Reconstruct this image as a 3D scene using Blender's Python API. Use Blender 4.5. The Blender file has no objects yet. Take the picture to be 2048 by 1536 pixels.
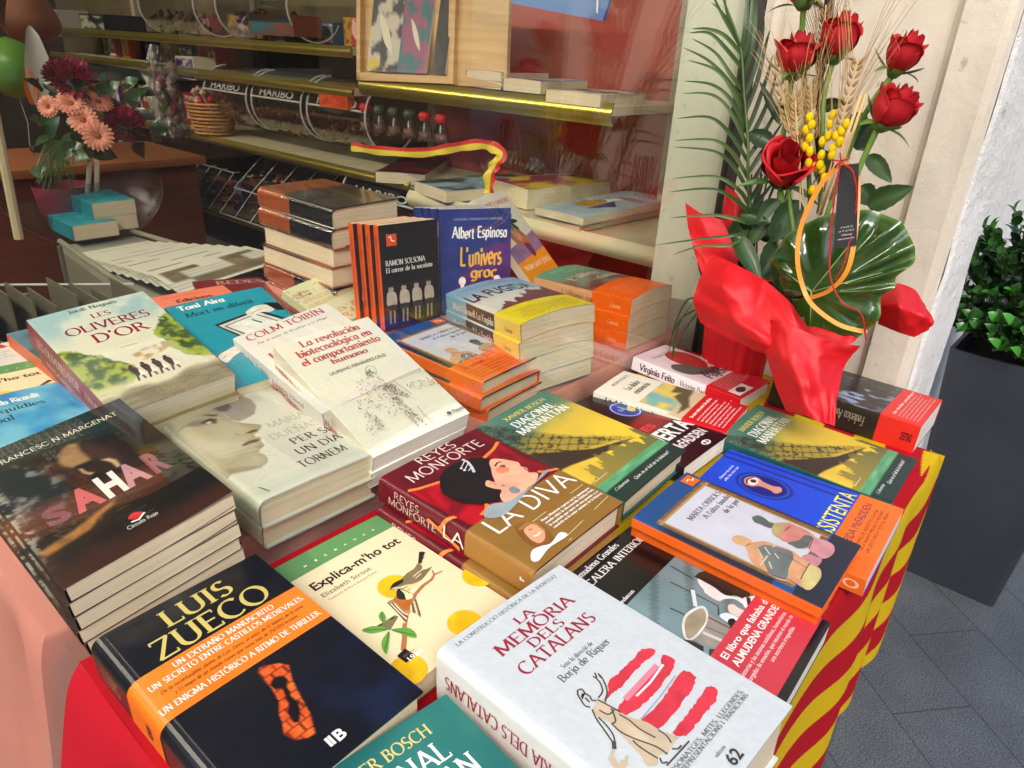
import bpy, math, random, unicodedata
import numpy as np
from mathutils import Vector, Matrix
from mathutils.geometry import tessellate_polygon
scene = bpy.context.scene
COL = scene.collection
random.seed(7)
PI = math.pi
# ---------------------------------------------------------------- camera, world, sun, exposure
cam_d = bpy.data.cameras.new('camera'); cam = bpy.data.objects.new('camera', cam_d); COL.objects.link(cam)
CP = np.array([-0.306519, -0.347658, 0.514582]); YAW, PIT, ROLL, FPX = 0.702760, 0.439734, 0.0519395, 1446.70
cf = np.array([math.cos(PIT)*math.cos(YAW), math.cos(PIT)*math.sin(YAW), -math.sin(PIT)])
cr0 = np.array([math.sin(YAW), -math.cos(YAW), 0.]); cu0 = np.cross(cr0, cf)
cr = math.cos(ROLL)*cr0 + math.sin(ROLL)*cu0; cu = -math.sin(ROLL)*cr0 + math.cos(ROLL)*cu0
cam.matrix_world = Matrix(((cr[0], cu[0], -cf[0], CP[0]), (cr[1], cu[1], -cf[1], CP[1]), (cr[2], cu[2], -cf[2], CP[2]), (0, 0, 0, 1)))
cam_d.sensor_width = 36; cam_d.lens = 36*FPX/2048; cam_d.clip_start = .01; cam_d.clip_end = 200
scene.camera = cam
world = bpy.data.worlds.new('World'); scene.world = world; world.use_nodes = True
wn = world.node_tree.nodes; wl = world.node_tree.links
sky = wn.new('ShaderNodeTexSky'); sky.sky_type = 'NISHITA'; sky.sun_disc = False
SUN_EL, SUN_ROT = math.radians(42), math.radians(226)
sky.sun_elevation = SUN_EL; sky.sun_rotation = SUN_ROT; sky.air_density = 1.0; sky.dust_density = 2.5; sky.ozone_density = 1.0
wn['Background'].inputs['Strength'].default_value = 0.15
wl.new(sky.outputs[0], wn['Background'].inputs['Color'])
sun_d = bpy.data.lights.new('sun', 'SUN'); sun_d.energy = 0.9; sun_d.angle = math.radians(32); sun_d.color = (1, .98, .955)
sun = bpy.data.objects.new('sun', sun_d); COL.objects.link(sun)
sdir = Vector((math.sin(SUN_ROT)*math.cos(SUN_EL), math.cos(SUN_ROT)*math.cos(SUN_EL), math.sin(SUN_EL)))
sun.rotation_euler = sdir.to_track_quat('Z', 'Y').to_euler()
scene.view_settings.view_transform = 'Standard'; scene.view_settings.look = 'None'
scene.view_settings.exposure = 0.88; scene.view_settings.gamma = 1.0
scene.render.engine = 'CYCLES'
scene.cycles.use_denoising = True
scene.cycles.max_bounces = 10; scene.cycles.transparent_max_bounces = 24
scene.cycles.diffuse_bounces = 4; scene.cycles.glossy_bounces = 5; scene.cycles.sample_clamp_indirect = 6
scene.cycles.caustics_reflective = False; scene.cycles.caustics_refractive = False

# ---------------------------------------------------------------- helpers
def lin(c):
    if isinstance(c, str):
        c = c.lstrip('#'); c = tuple(int(c[i:i+2], 16) for i in (0, 2, 4))
    a = np.asarray(c, float)/255.0
    return np.where(a <= .04045, a/12.92, ((a+.055)/1.055)**2.4)
def lin4(c):
    l = lin(c); return (float(l[0]), float(l[1]), float(l[2]), 1.0)
class MB:
    """collects geometry; build() links it as one mesh object"""
    def __init__(s): s.v = []; s.f = []; s.c = []; s.m = []; s.n = 0
    def add(s, v, f, col=(200, 200, 200), mi=0):
        v = np.asarray(v, float).reshape(-1, 3); k = len(v)
        s.v.append(v); b = s.n
        s.f += [tuple(i+b for i in q) for q in f]
        s.m += [mi]*len(f)
        c = col if isinstance(col, np.ndarray) and col.ndim == 2 else np.tile(lin(col), (k, 1))
        s.c.append(c); s.n += k
        return b
    def grid(s, P, col=(200, 200, 200), mi=0, closed=False):
        """P (n,m,3)"""
        n, m = P.shape[:2]
        i = np.arange(n-1)[:, None]; j = np.arange(m if closed else m-1)[None, :]
        a = i*m+j; b = i*m+(j+1) % m; c = (i+1)*m+(j+1) % m; d = (i+1)*m+j
        F = np.stack([a+0*j, b+0*j, c+0*j, d+0*j], -1).reshape(-1, 4).tolist()
        if isinstance(col, np.ndarray) and col.ndim == 3: col = col.reshape(-1, 3)
        return s.add(P.reshape(-1, 3), F, col, mi)
    def box(s, x0, x1, y0, y1, z0, z1, col=(200, 200, 200), mi=0, M=None):
        v = np.array([(x, y, z) for x in (x0, x1) for y in (y0, y1) for z in (z0, z1)], float)
        if M is not None: v = v @ M[:3, :3].T + M[:3, 3]
        s.add(v, [(0, 1, 3, 2), (4, 6, 7, 5), (0, 4, 5, 1), (2, 3, 7, 6), (0, 2, 6, 4), (1, 5, 7, 3)], col, mi)
    def tube(s, pts, r, n=8, col=(200, 200, 200), mi=0, cap=True):
        pts = np.asarray(pts, float); k = len(pts)
        r = np.broadcast_to(np.asarray(r, float), (k,))
        t = np.gradient(pts, axis=0); t /= np.linalg.norm(t, axis=1)[:, None]+1e-12
        up = np.array([0, 0, 1.]) if abs(t[0][2]) < .9 else np.array([1., 0, 0])
        R = []
        a = np.cross(t[0], up); a /= np.linalg.norm(a)
        for i in range(k):
            a = a-t[i]*(a@t[i]); a /= np.linalg.norm(a)+1e-12; b = np.cross(t[i], a)
            th = np.arange(n)*2*PI/n
            R.append(pts[i]+r[i]*(np.cos(th)[:, None]*a+np.sin(th)[:, None]*b))
        b0 = s.grid(np.array(R), col, mi, closed=True)
        if cap:
            s.f.append(tuple(b0+i for i in range(n))[::-1]); s.f.append(tuple(b0+(k-1)*n+i for i in range(n))); s.m += [mi, mi]
    def lathe(s, prof, n=24, col=(200, 200, 200), mi=0, c=(0, 0, 0)):
        th = np.arange(n)*2*PI/n
        P = np.array([[(c[0]+r*math.cos(t), c[1]+r*math.sin(t), c[2]+z) for t in th] for r, z in prof])
        s.grid(P, col, mi, closed=True)
    def build(s, name, mats, parent=None, smooth=False, loc=None):
        me = bpy.data.meshes.new(name)
        V = np.concatenate(s.v)
        me.from_pydata(V.tolist(), [], s.f)
        at = me.color_attributes.new('Col', 'FLOAT_COLOR', 'POINT')
        C = np.ones((len(V), 4)); C[:, :3] = np.concatenate(s.c)
        at.data.foreach_set('color', C.ravel())
        if not isinstance(mats, (list, tuple)): mats = [mats]
        for m in mats: me.materials.append(m)
        if len(mats) > 1: me.polygons.foreach_set('material_index', s.m)
        if smooth: me.polygons.foreach_set('use_smooth', [True]*len(me.polygons))
        me.update()
        o = bpy.data.objects.new(name, me); COL.objects.link(o)
        if parent: o.parent = parent
        if loc is not None: o.location = loc
        return o
def tag(o, label, cat, group=None, kind=None):
    if label: o['label'] = label
    if cat: o['category'] = cat
    if group: o['group'] = group
    if kind: o['kind'] = kind
    return o
def struct(o): o['kind'] = 'structure'; return o
def thing(name, label, cat, loc=(0, 0, 0), rot=None, group=None, kind=None):
    o = bpy.data.objects.new(name, None); COL.objects.link(o); o.empty_display_size = .05
    o.location = loc
    if rot is not None: o.rotation_euler = rot
    return tag(o, label, cat, group, kind)
def copy_tree(root, label=None):
    r = root.copy(); COL.objects.link(r)
    if label: r['label'] = label
    for ch in list(root.children):
        c = ch.copy(); COL.objects.link(c); c.parent = r
        for g in list(ch.children):
            d = g.copy(); COL.objects.link(d); d.parent = c
    return r
# ---------------------------------------------------------------- noise
def _hash(ix, iy, seed):
    h = (ix.astype(np.int64)*374761393+iy.astype(np.int64)*668265263+seed*974711) & 0xffffffff
    h = ((h ^ (h >> 13))*1274126177) & 0xffffffff
    return ((h ^ (h >> 16)) & 0xffff)/65535.0
def vnoise(x, y, seed=0):
    ix, iy = np.floor(x), np.floor(y); fx, fy = x-ix, y-iy
    fx, fy = fx*fx*(3-2*fx), fy*fy*(3-2*fy)
    a = _hash(ix, iy, seed); b = _hash(ix+1, iy, seed); c = _hash(ix, iy+1, seed); d = _hash(ix+1, iy+1, seed)
    return (a*(1-fx)+b*fx)*(1-fy)+(c*(1-fx)+d*fx)*fy
def fbm(x, y, sc=4, oc=4, seed=0):
    x = np.asarray(x, float); y = np.asarray(y, float); t = 0; a = .5; n = 0
    for i in range(oc):
        t = t+a*vnoise(x*sc, y*sc, seed+i*17); n += a; a *= .5; sc *= 2.03
    return t/n
def ss(a, b, x): t = np.clip((x-a)/(b-a), 0, 1); return t*t*(3-2*t)
def mixc(A, B, m):
    A = np.asarray(A, float); B = np.asarray(B, float); m = np.asarray(m)[..., None]
    return A*(1-m)+B*m
def psdf(U, V, pts, asp=1.5):
    """signed distance (inside negative) to polygon, in units of cover width"""
    P = np.array(pts, float)*[1, asp]; X = np.stack([U, V*asp], -1)
    d = np.full(U.shape, 1e9); ins = np.zeros(U.shape, bool); n = len(P)
    for i in range(n):
        a, b = P[i], P[(i+1) % n]; e = b-a; w = X-a
        t = np.clip((w@e)/(e@e+1e-12), 0, 1); q = w-t[..., None]*e
        d = np.minimum(d, (q**2).sum(-1))
        c = ((a[1] > X[..., 1]) != (b[1] > X[..., 1])) & (X[..., 0] < (b[0]-a[0])*(X[..., 1]-a[1])/(b[1]-a[1]+1e-12)+a[0])
        ins ^= c
    d = np.sqrt(d); return np.where(ins, -d, d)
def inside(U, V, pts, soft=.006, asp=1.5): return ss(soft, -soft, psdf(U, V, pts, asp))
def elm(U, V, u, v, ru, rv, soft=.15): return ss(1+soft, 1-soft, np.sqrt(((U-u)/ru)**2+((V-v)/rv)**2))
def spline(pts, n=8, closed=True):
    P = np.array(pts, float); k = len(P); out = []
    rng = range(k) if closed else range(k-1)
    for i in rng:
        if closed: p0, p1, p2, p3 = P[i-1], P[i], P[(i+1) % k], P[(i+2) % k]
        else: p0, p1, p2, p3 = P[max(i-1, 0)], P[i], P[i+1], P[min(i+2, k-1)]
        for t in np.arange(n)/n:
            out.append(.5*(2*p1+(p2-p0)*t+(2*p0-5*p1+4*p2-p3)*t*t+(3*p1-p0-3*p2+p3)*t**3))
    if not closed: out.append(P[-1])
    return np.array(out)
# ---------------------------------------------------------------- materials
MATS = {}
def mat(name, col=(200, 200, 200), rough=.5, metal=0., attr=False, coat=0., bump=0., bscale=200., bdist=.001, mott=0., mscale=30., spec=.5, sss=0., alpha=1., sheen=0., emit=None, estr=1., stretch=None, trans=0.):
    if name in MATS: return MATS[name]
    m = bpy.data.materials.new(name); m.use_nodes = True; nt = m.node_tree; b = nt.nodes['Principled BSDF']
    b.inputs['Base Color'].default_value = lin4(col); b.inputs['Roughness'].default_value = rough
    b.inputs['Metallic'].default_value = metal; b.inputs['Coat Weight'].default_value = coat; b.inputs['Coat Roughness'].default_value = .06
    b.inputs['Specular IOR Level'].default_value = spec; b.inputs['Alpha'].default_value = alpha
    b.inputs['Sheen Weight'].default_value = sheen; b.inputs['Transmission Weight'].default_value = trans
    if sss: b.inputs['Subsurface Weight'].default_value = sss; b.inputs['Subsurface Radius'].default_value = (.01, .004, .002); b.inputs['Subsurface Scale'].default_value = 1
    if emit is not None: b.inputs['Emission Color'].default_value = lin4(emit); b.inputs['Emission Strength'].default_value = estr
    src = None
    if attr:
        a = nt.nodes.new('ShaderNodeAttribute'); a.attribute_name = 'Col'; src = a.outputs['Color']
        nt.links.new(src, b.inputs['Base Color'])
    tc = nt.nodes.new('ShaderNodeTexCoord'); vec = tc.outputs['Object']
    if stretch:
        mp = nt.nodes.new('ShaderNodeMapping'); mp.inputs['Scale'].default_value = stretch; nt.links.new(vec, mp.inputs[0]); vec = mp.outputs[0]
    if mott:
        n = nt.nodes.new('ShaderNodeTexNoise'); n.inputs['Scale'].default_value = mscale; n.inputs['Detail'].default_value = 5; nt.links.new(vec, n.inputs['Vector'])
        r = nt.nodes.new('ShaderNodeMapRange'); r.inputs[1].default_value = .3; r.inputs[2].default_value = .7; r.inputs[3].default_value = 1-mott; r.inputs[4].default_value = 1+mott*.5
        nt.links.new(n.outputs['Fac'], r.inputs[0])
        mx = nt.nodes.new('ShaderNodeMix'); mx.data_type = 'RGBA'; mx.blend_type = 'MULTIPLY'; mx.inputs['Factor'].default_value = 1
        if src: nt.links.new(src, mx.inputs['A'])
        else: mx.inputs['A'].default_value = lin4(col)
        nt.links.new(r.outputs[0], mx.inputs['B']); nt.links.new(mx.outputs['Result'], b.inputs['Base Color'])
    if bump:
        n2 = nt.nodes.new('ShaderNodeTexNoise'); n2.inputs['Scale'].default_value = bscale; n2.inputs['Detail'].default_value = 4; nt.links.new(vec, n2.inputs['Vector'])
        bp = nt.nodes.new('ShaderNodeBump'); bp.inputs['Strength'].default_value = bump; bp.inputs['Distance'].default_value = bdist
        nt.links.new(n2.outputs['Fac'], bp.inputs['Height']); nt.links.new(bp.outputs[0], b.inputs['Normal'])
    MATS[name] = m; return m
M_GLOSS = mat('printed_gloss', attr=True, rough=.28, coat=.25, bump=.12, bscale=18, bdist=.002, spec=.4)
M_SATIN = mat('printed_satin', attr=True, rough=.42, bump=.15, bscale=25, bdist=.0015, spec=.4)
M_MATTE = mat('printed_matte', attr=True, rough=.62, bump=.2, bscale=600, bdist=.0003, spec=.3)
M_DARKC = mat('printed_dark', attr=True, rough=.5, spec=.15, bump=.1, bscale=25, bdist=.001)
M_PAINT = mat('coloured_parts', attr=True, rough=.5)
def pages_mat(name, c0, c1):
    m = bpy.data.materials.new(name); m.use_nodes = True; nt = m.node_tree; b = nt.nodes['Principled BSDF']; b.inputs['Roughness'].default_value = .8; b.inputs['Specular IOR Level'].default_value = .2
    tc = nt.nodes.new('ShaderNodeTexCoord'); mp = nt.nodes.new('ShaderNodeMapping'); mp.inputs['Scale'].default_value = (6, 6, 2600)
    n = nt.nodes.new('ShaderNodeTexNoise'); n.inputs['Scale'].default_value = 1; n.inputs['Detail'].default_value = 3
    n3 = nt.nodes.new('ShaderNodeTexNoise'); n3.inputs['Scale'].default_value = 12
    nt.links.new(tc.outputs['Object'], mp.inputs[0]); nt.links.new(mp.outputs[0], n.inputs['Vector']); nt.links.new(tc.outputs['Object'], n3.inputs['Vector'])
    ad = nt.nodes.new('ShaderNodeMath'); ad.operation = 'MULTIPLY_ADD'; ad.inputs[1].default_value = .35; nt.links.new(n3.outputs['Fac'], ad.inputs[0]); nt.links.new(n.outputs['Fac'], ad.inputs[2])
    r = nt.nodes.new('ShaderNodeValToRGB'); r.color_ramp.elements[0].position = .5; r.color_ramp.elements[1].position = .85
    r.color_ramp.elements[0].color = lin4(c0); r.color_ramp.elements[1].color = lin4(c1)
    nt.links.new(ad.outputs[0], r.inputs[0]); nt.links.new(r.outputs[0], b.inputs['Base Color'])
    bp = nt.nodes.new('ShaderNodeBump'); bp.inputs['Strength'].default_value = .5; bp.inputs['Distance'].default_value = .0004
    nt.links.new(n.outputs['Fac'], bp.inputs['Height']); nt.links.new(bp.outputs[0], b.inputs['Normal'])
    return m
M_PAGE = pages_mat('page_edges_cream', (196, 178, 142), (236, 224, 196))
M_PAGEW = pages_mat('page_edges_white', (214, 208, 194), (244, 240, 230))
# ---------------------------------------------------------------- stroke lettering
G = {
'A': (.74, 'l .03 0 .36 1;l .36 1 .70 0;l .15 .36 .58 .36;s .03 0;s .70 0'),
'B': (.62, 'l .12 0 .12 1;l .12 .98 .3 .98;a .3 .76 .19 .22 90 -90;l .12 .53 .3 .53;a .3 .28 .24 .26 90 -90;l .12 .02 .3 .02;s .12 0;s .12 1'),
'C': (.72, 'a .42 .5 .36 .5 48 312'),
'D': (.76, 'l .12 0 .12 1;l .12 .98 .3 .98;a .3 .5 .38 .48 90 -90;l .12 .02 .3 .02;s .12 0;s .12 1'),
'E': (.58, 'l .12 0 .12 1;l .12 .98 .52 .98;l .12 .52 .46 .52;l .12 .02 .54 .02;s .12 0;s .12 1;v .52 .92;v .54 .08'),
'F': (.54, 'l .12 0 .12 1;l .12 .98 .52 .98;l .12 .52 .46 .52;s .12 0;s .12 1;v .52 .92'),
'G': (.78, 'a .42 .5 .36 .5 48 318;l .69 .05 .69 .44;s .69 .44'),
'H': (.78, 'l .12 0 .12 1;l .66 0 .66 1;l .12 .52 .66 .52;s .12 0;s .12 1;s .66 0;s .66 1'),
'I': (.28, 'l .14 0 .14 1;s .14 0;s .14 1'),
'J': (.36, 'l .22 1 .22 .1;a .06 .1 .16 .22 0 -90;s .22 1'),
'K': (.68, 'l .12 0 .12 1;l .14 .42 .58 1;l .26 .58 .64 0;s .12 0;s .12 1;s .64 0;s .58 1'),
'L': (.55, 'l .12 0 .12 1;l .12 .02 .52 .02;s .12 0;s .12 1;v .52 .09'),
'M': (.94, 'l .1 0 .14 1;l .14 1 .47 .08;l .47 .08 .80 1;l .80 1 .84 0;s .1 0;s .84 0;s .12 1;s .82 1'),
'N': (.8, 'l .12 0 .12 1;l .12 1 .67 0;l .67 0 .67 1;s .12 0;s .1 1;s .67 1'),
'O': (.84, 'a .42 .5 .37 .5 0 360'),
'P': (.58, 'l .12 0 .12 1;l .12 .98 .3 .98;a .3 .74 .21 .24 90 -90;l .12 .5 .3 .5;s .12 0;s .12 1'),
'Q': (.84, 'a .42 .5 .37 .5 0 360;l .45 .15 .8 -.15'),
'R': (.66, 'l .12 0 .12 1;l .12 .98 .3 .98;a .3 .75 .2 .23 90 -90;l .12 .52 .3 .52;l .3 .52 .64 0;s .12 0;s .12 1;s .64 0'),
'S': (.52, 'a .27 .745 .18 .245 35 270;a .27 .25 .2 .25 90 -145'),
'T': (.62, 'l .31 0 .31 1;l .03 .98 .59 .98;s .31 0;v .03 .92;v .59 .92'),
'U': (.76, 'l .12 1 .12 .3;a .38 .3 .26 .3 180 360;l .64 .3 .64 1;s .12 1;s .64 1'),
'V': (.72, 'l .03 1 .36 0;l .36 0 .69 1;s .03 1;s .69 1'),
'W': (1.02, 'l .03 1 .28 0;l .28 0 .51 .9;l .51 .9 .74 0;l .74 0 .99 1;s .03 1;s .99 1'),
'X': (.68, 'l .05 0 .62 1;l .05 1 .63 0;s .05 0;s .62 1;s .05 1;s .63 0'),
'Y': (.66, 'l .03 1 .33 .5;l .33 .5 .63 1;l .33 .5 .33 0;s .33 0;s .03 1;s .63 1'),
'Z': (.62, 'l .06 .98 .56 .98;l .56 .98 .06 .02;l .06 .02 .58 .02;v .06 .92;v .58 .08'),
'a': (.5, 'a .23 .3 .18 .31 0 360;l .41 .62 .41 0;s .44 0'),
'b': (.5, 'l .1 1 .1 0;a .27 .31 .18 .31 0 360;s .07 1'),
'c': (.44, 'a .26 .31 .2 .31 45 315'),
'd': (.52, 'a .23 .31 .18 .31 0 360;l .42 1 .42 0;s .39 1;s .45 0'),
'e': (.48, 'a .25 .31 .2 .31 0 315;l .06 .32 .44 .32'),
'f': (.32, 'l .15 0 .15 .8;a .28 .8 .13 .2 180 60;l .03 .6 .3 .6;s .15 0'),
'g': (.5, 'a .23 .32 .18 .29 0 360;l .41 .62 .41 -.08;a .24 -.08 .17 .2 0 -150'),
'h': (.54, 'l .1 0 .1 1;a .26 .4 .16 .22 180 0;l .42 .4 .42 0;s .1 0;s .42 0;s .07 1'),
'i': (.22, 'l .11 0 .11 .62;d .11 .86;s .11 0;s .08 .62'),
'j': (.22, 'l .13 -.1 .13 .62;a .02 -.1 .11 .18 0 -100;d .13 .86'),
'k': (.5, 'l .1 0 .1 1;l .1 .28 .42 .62;l .2 .38 .46 0;s .1 0;s .46 0'),
'l': (.22, 'l .11 0 .11 1;s .11 0;s .08 1'),
'm': (.82, 'l .1 0 .1 .62;a .25 .4 .15 .22 180 0;l .4 .4 .4 0;a .56 .4 .16 .22 180 0;l .72 .4 .72 0;s .1 0;s .4 0;s .72 0'),
'n': (.54, 'l .1 0 .1 .62;a .26 .4 .16 .22 180 0;l .42 .4 .42 0;s .1 0;s .42 0;s .07 .62'),
'o': (.5, 'a .25 .31 .2 .31 0 360'),
'p': (.52, 'l .1 -.3 .1 .62;a .28 .31 .18 .31 0 360;s .1 -.3'),
'q': (.52, 'l .42 -.3 .42 .62;a .23 .31 .18 .31 0 360;s .42 -.3'),
'r': (.36, 'l .1 0 .1 .62;a .26 .42 .16 .2 180 60;s .1 0;s .07 .62'),
's': (.4, 'a .2 .46 .14 .16 35 270;a .2 .155 .15 .155 90 -145'),
't': (.32, 'l .14 .84 .14 .12;a .25 .13 .11 .13 180 300;l .02 .6 .29 .6'),
'u': (.54, 'l .1 .62 .1 .2;a .26 .2 .16 .2 180 360;l .42 .62 .42 0;s .07 .62;s .45 0'),
'v': (.48, 'l .03 .62 .24 0;l .24 0 .45 .62;s .03 .62;s .45 .62'),
'w': (.72, 'l .03 .62 .2 0;l .2 0 .36 .58;l .36 .58 .52 0;l .52 0 .69 .62'),
'x': (.48, 'l .04 0 .44 .62;l .04 .62 .44 0'),
'y': (.48, 'l .03 .62 .24 0;l .45 .62 .16 -.3;s .03 .62;s .45 .62'),
'z': (.44, 'l .04 .6 .4 .6;l .4 .6 .04 .02;l .04 .02 .41 .02'),
'0': (.58, 'a .29 .5 .24 .5 0 360'), '1': (.4, 'l .22 0 .22 1;l .22 1 .08 .82'),
'2': (.56, 'a .28 .74 .21 .26 160 -30;l .46 .62 .06 .02;l .06 .02 .52 .02'), '3': (.54, 'a .26 .76 .19 .24 150 -90;a .26 .27 .22 .27 90 -150'),
'4': (.58, 'l .42 0 .42 1;l .42 1 .05 .3;l .05 .3 .55 .3'), '5': (.54, 'l .46 .98 .14 .98;l .14 .98 .12 .55;a .26 .3 .22 .3 110 -140'),
'6': (.56, 'a .28 .3 .22 .3 0 360;a .5 .35 .44 .66 185 118'), '7': (.54, 'l .05 .98 .5 .98;l .5 .98 .2 0'),
'8': (.56, 'a .28 .75 .18 .24 0 360;a .28 .26 .22 .26 0 360'), '9': (.56, 'a .28 .7 .22 .3 0 360;a .06 .65 .44 .66 5 -62'),
'.': (.22, 'd .11 .05'), ',': (.22, 'l .12 .06 .06 -.14'), "'": (.2, 'l .1 1 .08 .76'), '-': (.36, 'l .05 .36 .31 .36'),
'?': (.44, 'a .22 .77 .16 .22 170 -60;l .26 .5 .22 .28;d .22 .05'), '!': (.2, 'l .1 1 .1 .3;d .1 .05'), ':': (.2, 'd .1 .05;d .1 .5'), '|': (.3, 'l .15 -.1 .15 1'), ' ': (.34, ''), '·': (.3, 'd .15 .4'),
}
ACC = {'\u0301': 'l .0 .0 .12 .16', '\u0300': 'l .0 .0 -.12 .16', '\u0303': 'l -.14 .02 -.05 .12;l -.05 .12 .05 .04;l .05 .04 .14 .13', '\u0308': 'd -.1 .06;d .1 .06', '\u0327': ''}
def _glyph_strokes(ch):
    d = unicodedata.normalize('NFD', ch); base = d[0]
    adv, s = G.get(base, G['o'])
    out = []
    def parse(s, ox=0, oy=0):
        for t in s.split(';'):
            t = t.split()
            if not t: continue
            k, v = t[0], [float(x) for x in t[1:]]
            if k == 'l': out.append(('l', np.array(v).reshape(-1, 2)+[ox, oy]))
            elif k == 'a':
                a0, a1 = math.radians(v[4]), math.radians(v[5]); n = max(4, int(abs(a1-a0)/.33))
                th = np.linspace(a0, a1, n+1); out.append(('l', np.stack([v[0]+v[2]*np.cos(th)+ox, v[1]+v[3]*np.sin(th)+oy], -1)))
            else: out.append((k, np.array(v[:2])+[ox, oy]))
    parse(s)
    for a in d[1:]:
        if a in ACC: parse(ACC[a], adv/2, 1.06 if base.isupper() else .74)
    return adv, out
def stroke_text(txt, thick=.13, thin=.05, serif=.16, phi=18, track=.04, slant=0., wob=0., rnd=None):
    """list of (verts Nx2, faces, k) with cap height 1; k is the stroke number (keeps strokes off each other's plane)"""
    res = []; x = 0; ph = math.radians(phi); k = 0
    rr = random.Random(len(txt))
    for ch in txt:
        adv, st = _glyph_strokes(ch); k = 0
        dy = rr.uniform(-wob, wob) if wob else 0
        for kind, p in st:
            p = p.copy()
            if kind == 'l':
                t = np.gradient(p, axis=0); t /= np.linalg.norm(t, axis=1)[:, None]+1e-9
                th = np.arctan2(t[:, 1], t[:, 0])
                w = (thin+(thick-thin)*np.abs(np.sin(th-ph)))/2
                if len(p) == 2:
                    p[0] -= t[0]*thin*.15; p[1] += t[1]*thin*.15
                n = np.stack([-t[:, 1], t[:, 0]], -1)*w[:, None]
                closed = len(p) > 6 and np.linalg.norm(p[0]-p[-1]) < .02
                L, R = p+n, p-n; m = len(p)
                v = np.concatenate([L, R]); f = [(i, i+m, i+m+1, i+1) for i in range(m-1)]
            elif kind == 'd':
                q = thick*.62; a = np.arange(8)*PI/4; v = p+np.stack([np.cos(a), np.sin(a)], -1)*q; f = [tuple(range(8))]
            elif kind == 's':
                if not serif: continue
                q = serif; h = thin*.5; y = p[1]+(h if p[1] < .3 else -h)
                v = np.array([(p[0]-q, y-h), (p[0]+q, y-h), (p[0]+q, y+h), (p[0]-q, y+h)]); f = [(0, 1, 2, 3)]
            else:
                if not serif: continue
                h = thin*.5; v = np.array([(p[0]-h, p[1]-.09), (p[0]+h, p[1]-.09), (p[0]+h, p[1]+.09), (p[0]-h, p[1]+.09)]); f = [(0, 1, 2, 3)]
            v = v+[x, dy]; v[:, 0] += v[:, 1]*slant
            res.append((v, f, k)); k += 1
        x += adv+track
    return res, x-track
_fc = {}
def font_text(txt, offset=0.):
    cu_ = bpy.data.curves.new('t', 'FONT'); cu_.body = txt; cu_.size = 1; cu_.offset = offset; cu_.resolution_u = 3
    o = bpy.data.objects.new('t', cu_); COL.objects.link(o)
    dg = bpy.context.evaluated_depsgraph_get(); e = o.evaluated_get(dg); me = e.to_mesh()
    V = np.array([v.co[:2] for v in me.vertices]); F = [tuple(p.vertices) for p in me.polygons]
    e.to_mesh_clear(); bpy.data.objects.remove(o); bpy.data.curves.remove(cu_)
    cap = .73
    V = V/cap; return [(V, F, 0)], V[:, 0].max()
FONTS = {
 'serif': dict(thick=.15, thin=.05, serif=.13), 'serifb': dict(thick=.2, thin=.075, serif=.14), 'seriflt': dict(thick=.11, thin=.045, serif=.11),
 'sans': dict(thick=.1, thin=.1, serif=0), 'sanslt': dict(thick=.065, thin=.06, serif=0), 'sansb': dict(thick=.19, thin=.15, serif=0, track=.08),
 'flare': dict(thick=.13, thin=.04, serif=0), 'ital': dict(thick=.12, thin=.05, serif=0, slant=.25), 'hand': dict(thick=.2, thin=.09, serif=0, wob=.05, slant=.06, phi=30),
 'cap': dict(thick=.12, thin=.04, serif=.1),
}
def text_geo(txt, font):
    if font.startswith('F'):
        return font_text(txt, float(font[1:] or 0))
    return stroke_text(txt, **FONTS[font])

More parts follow.
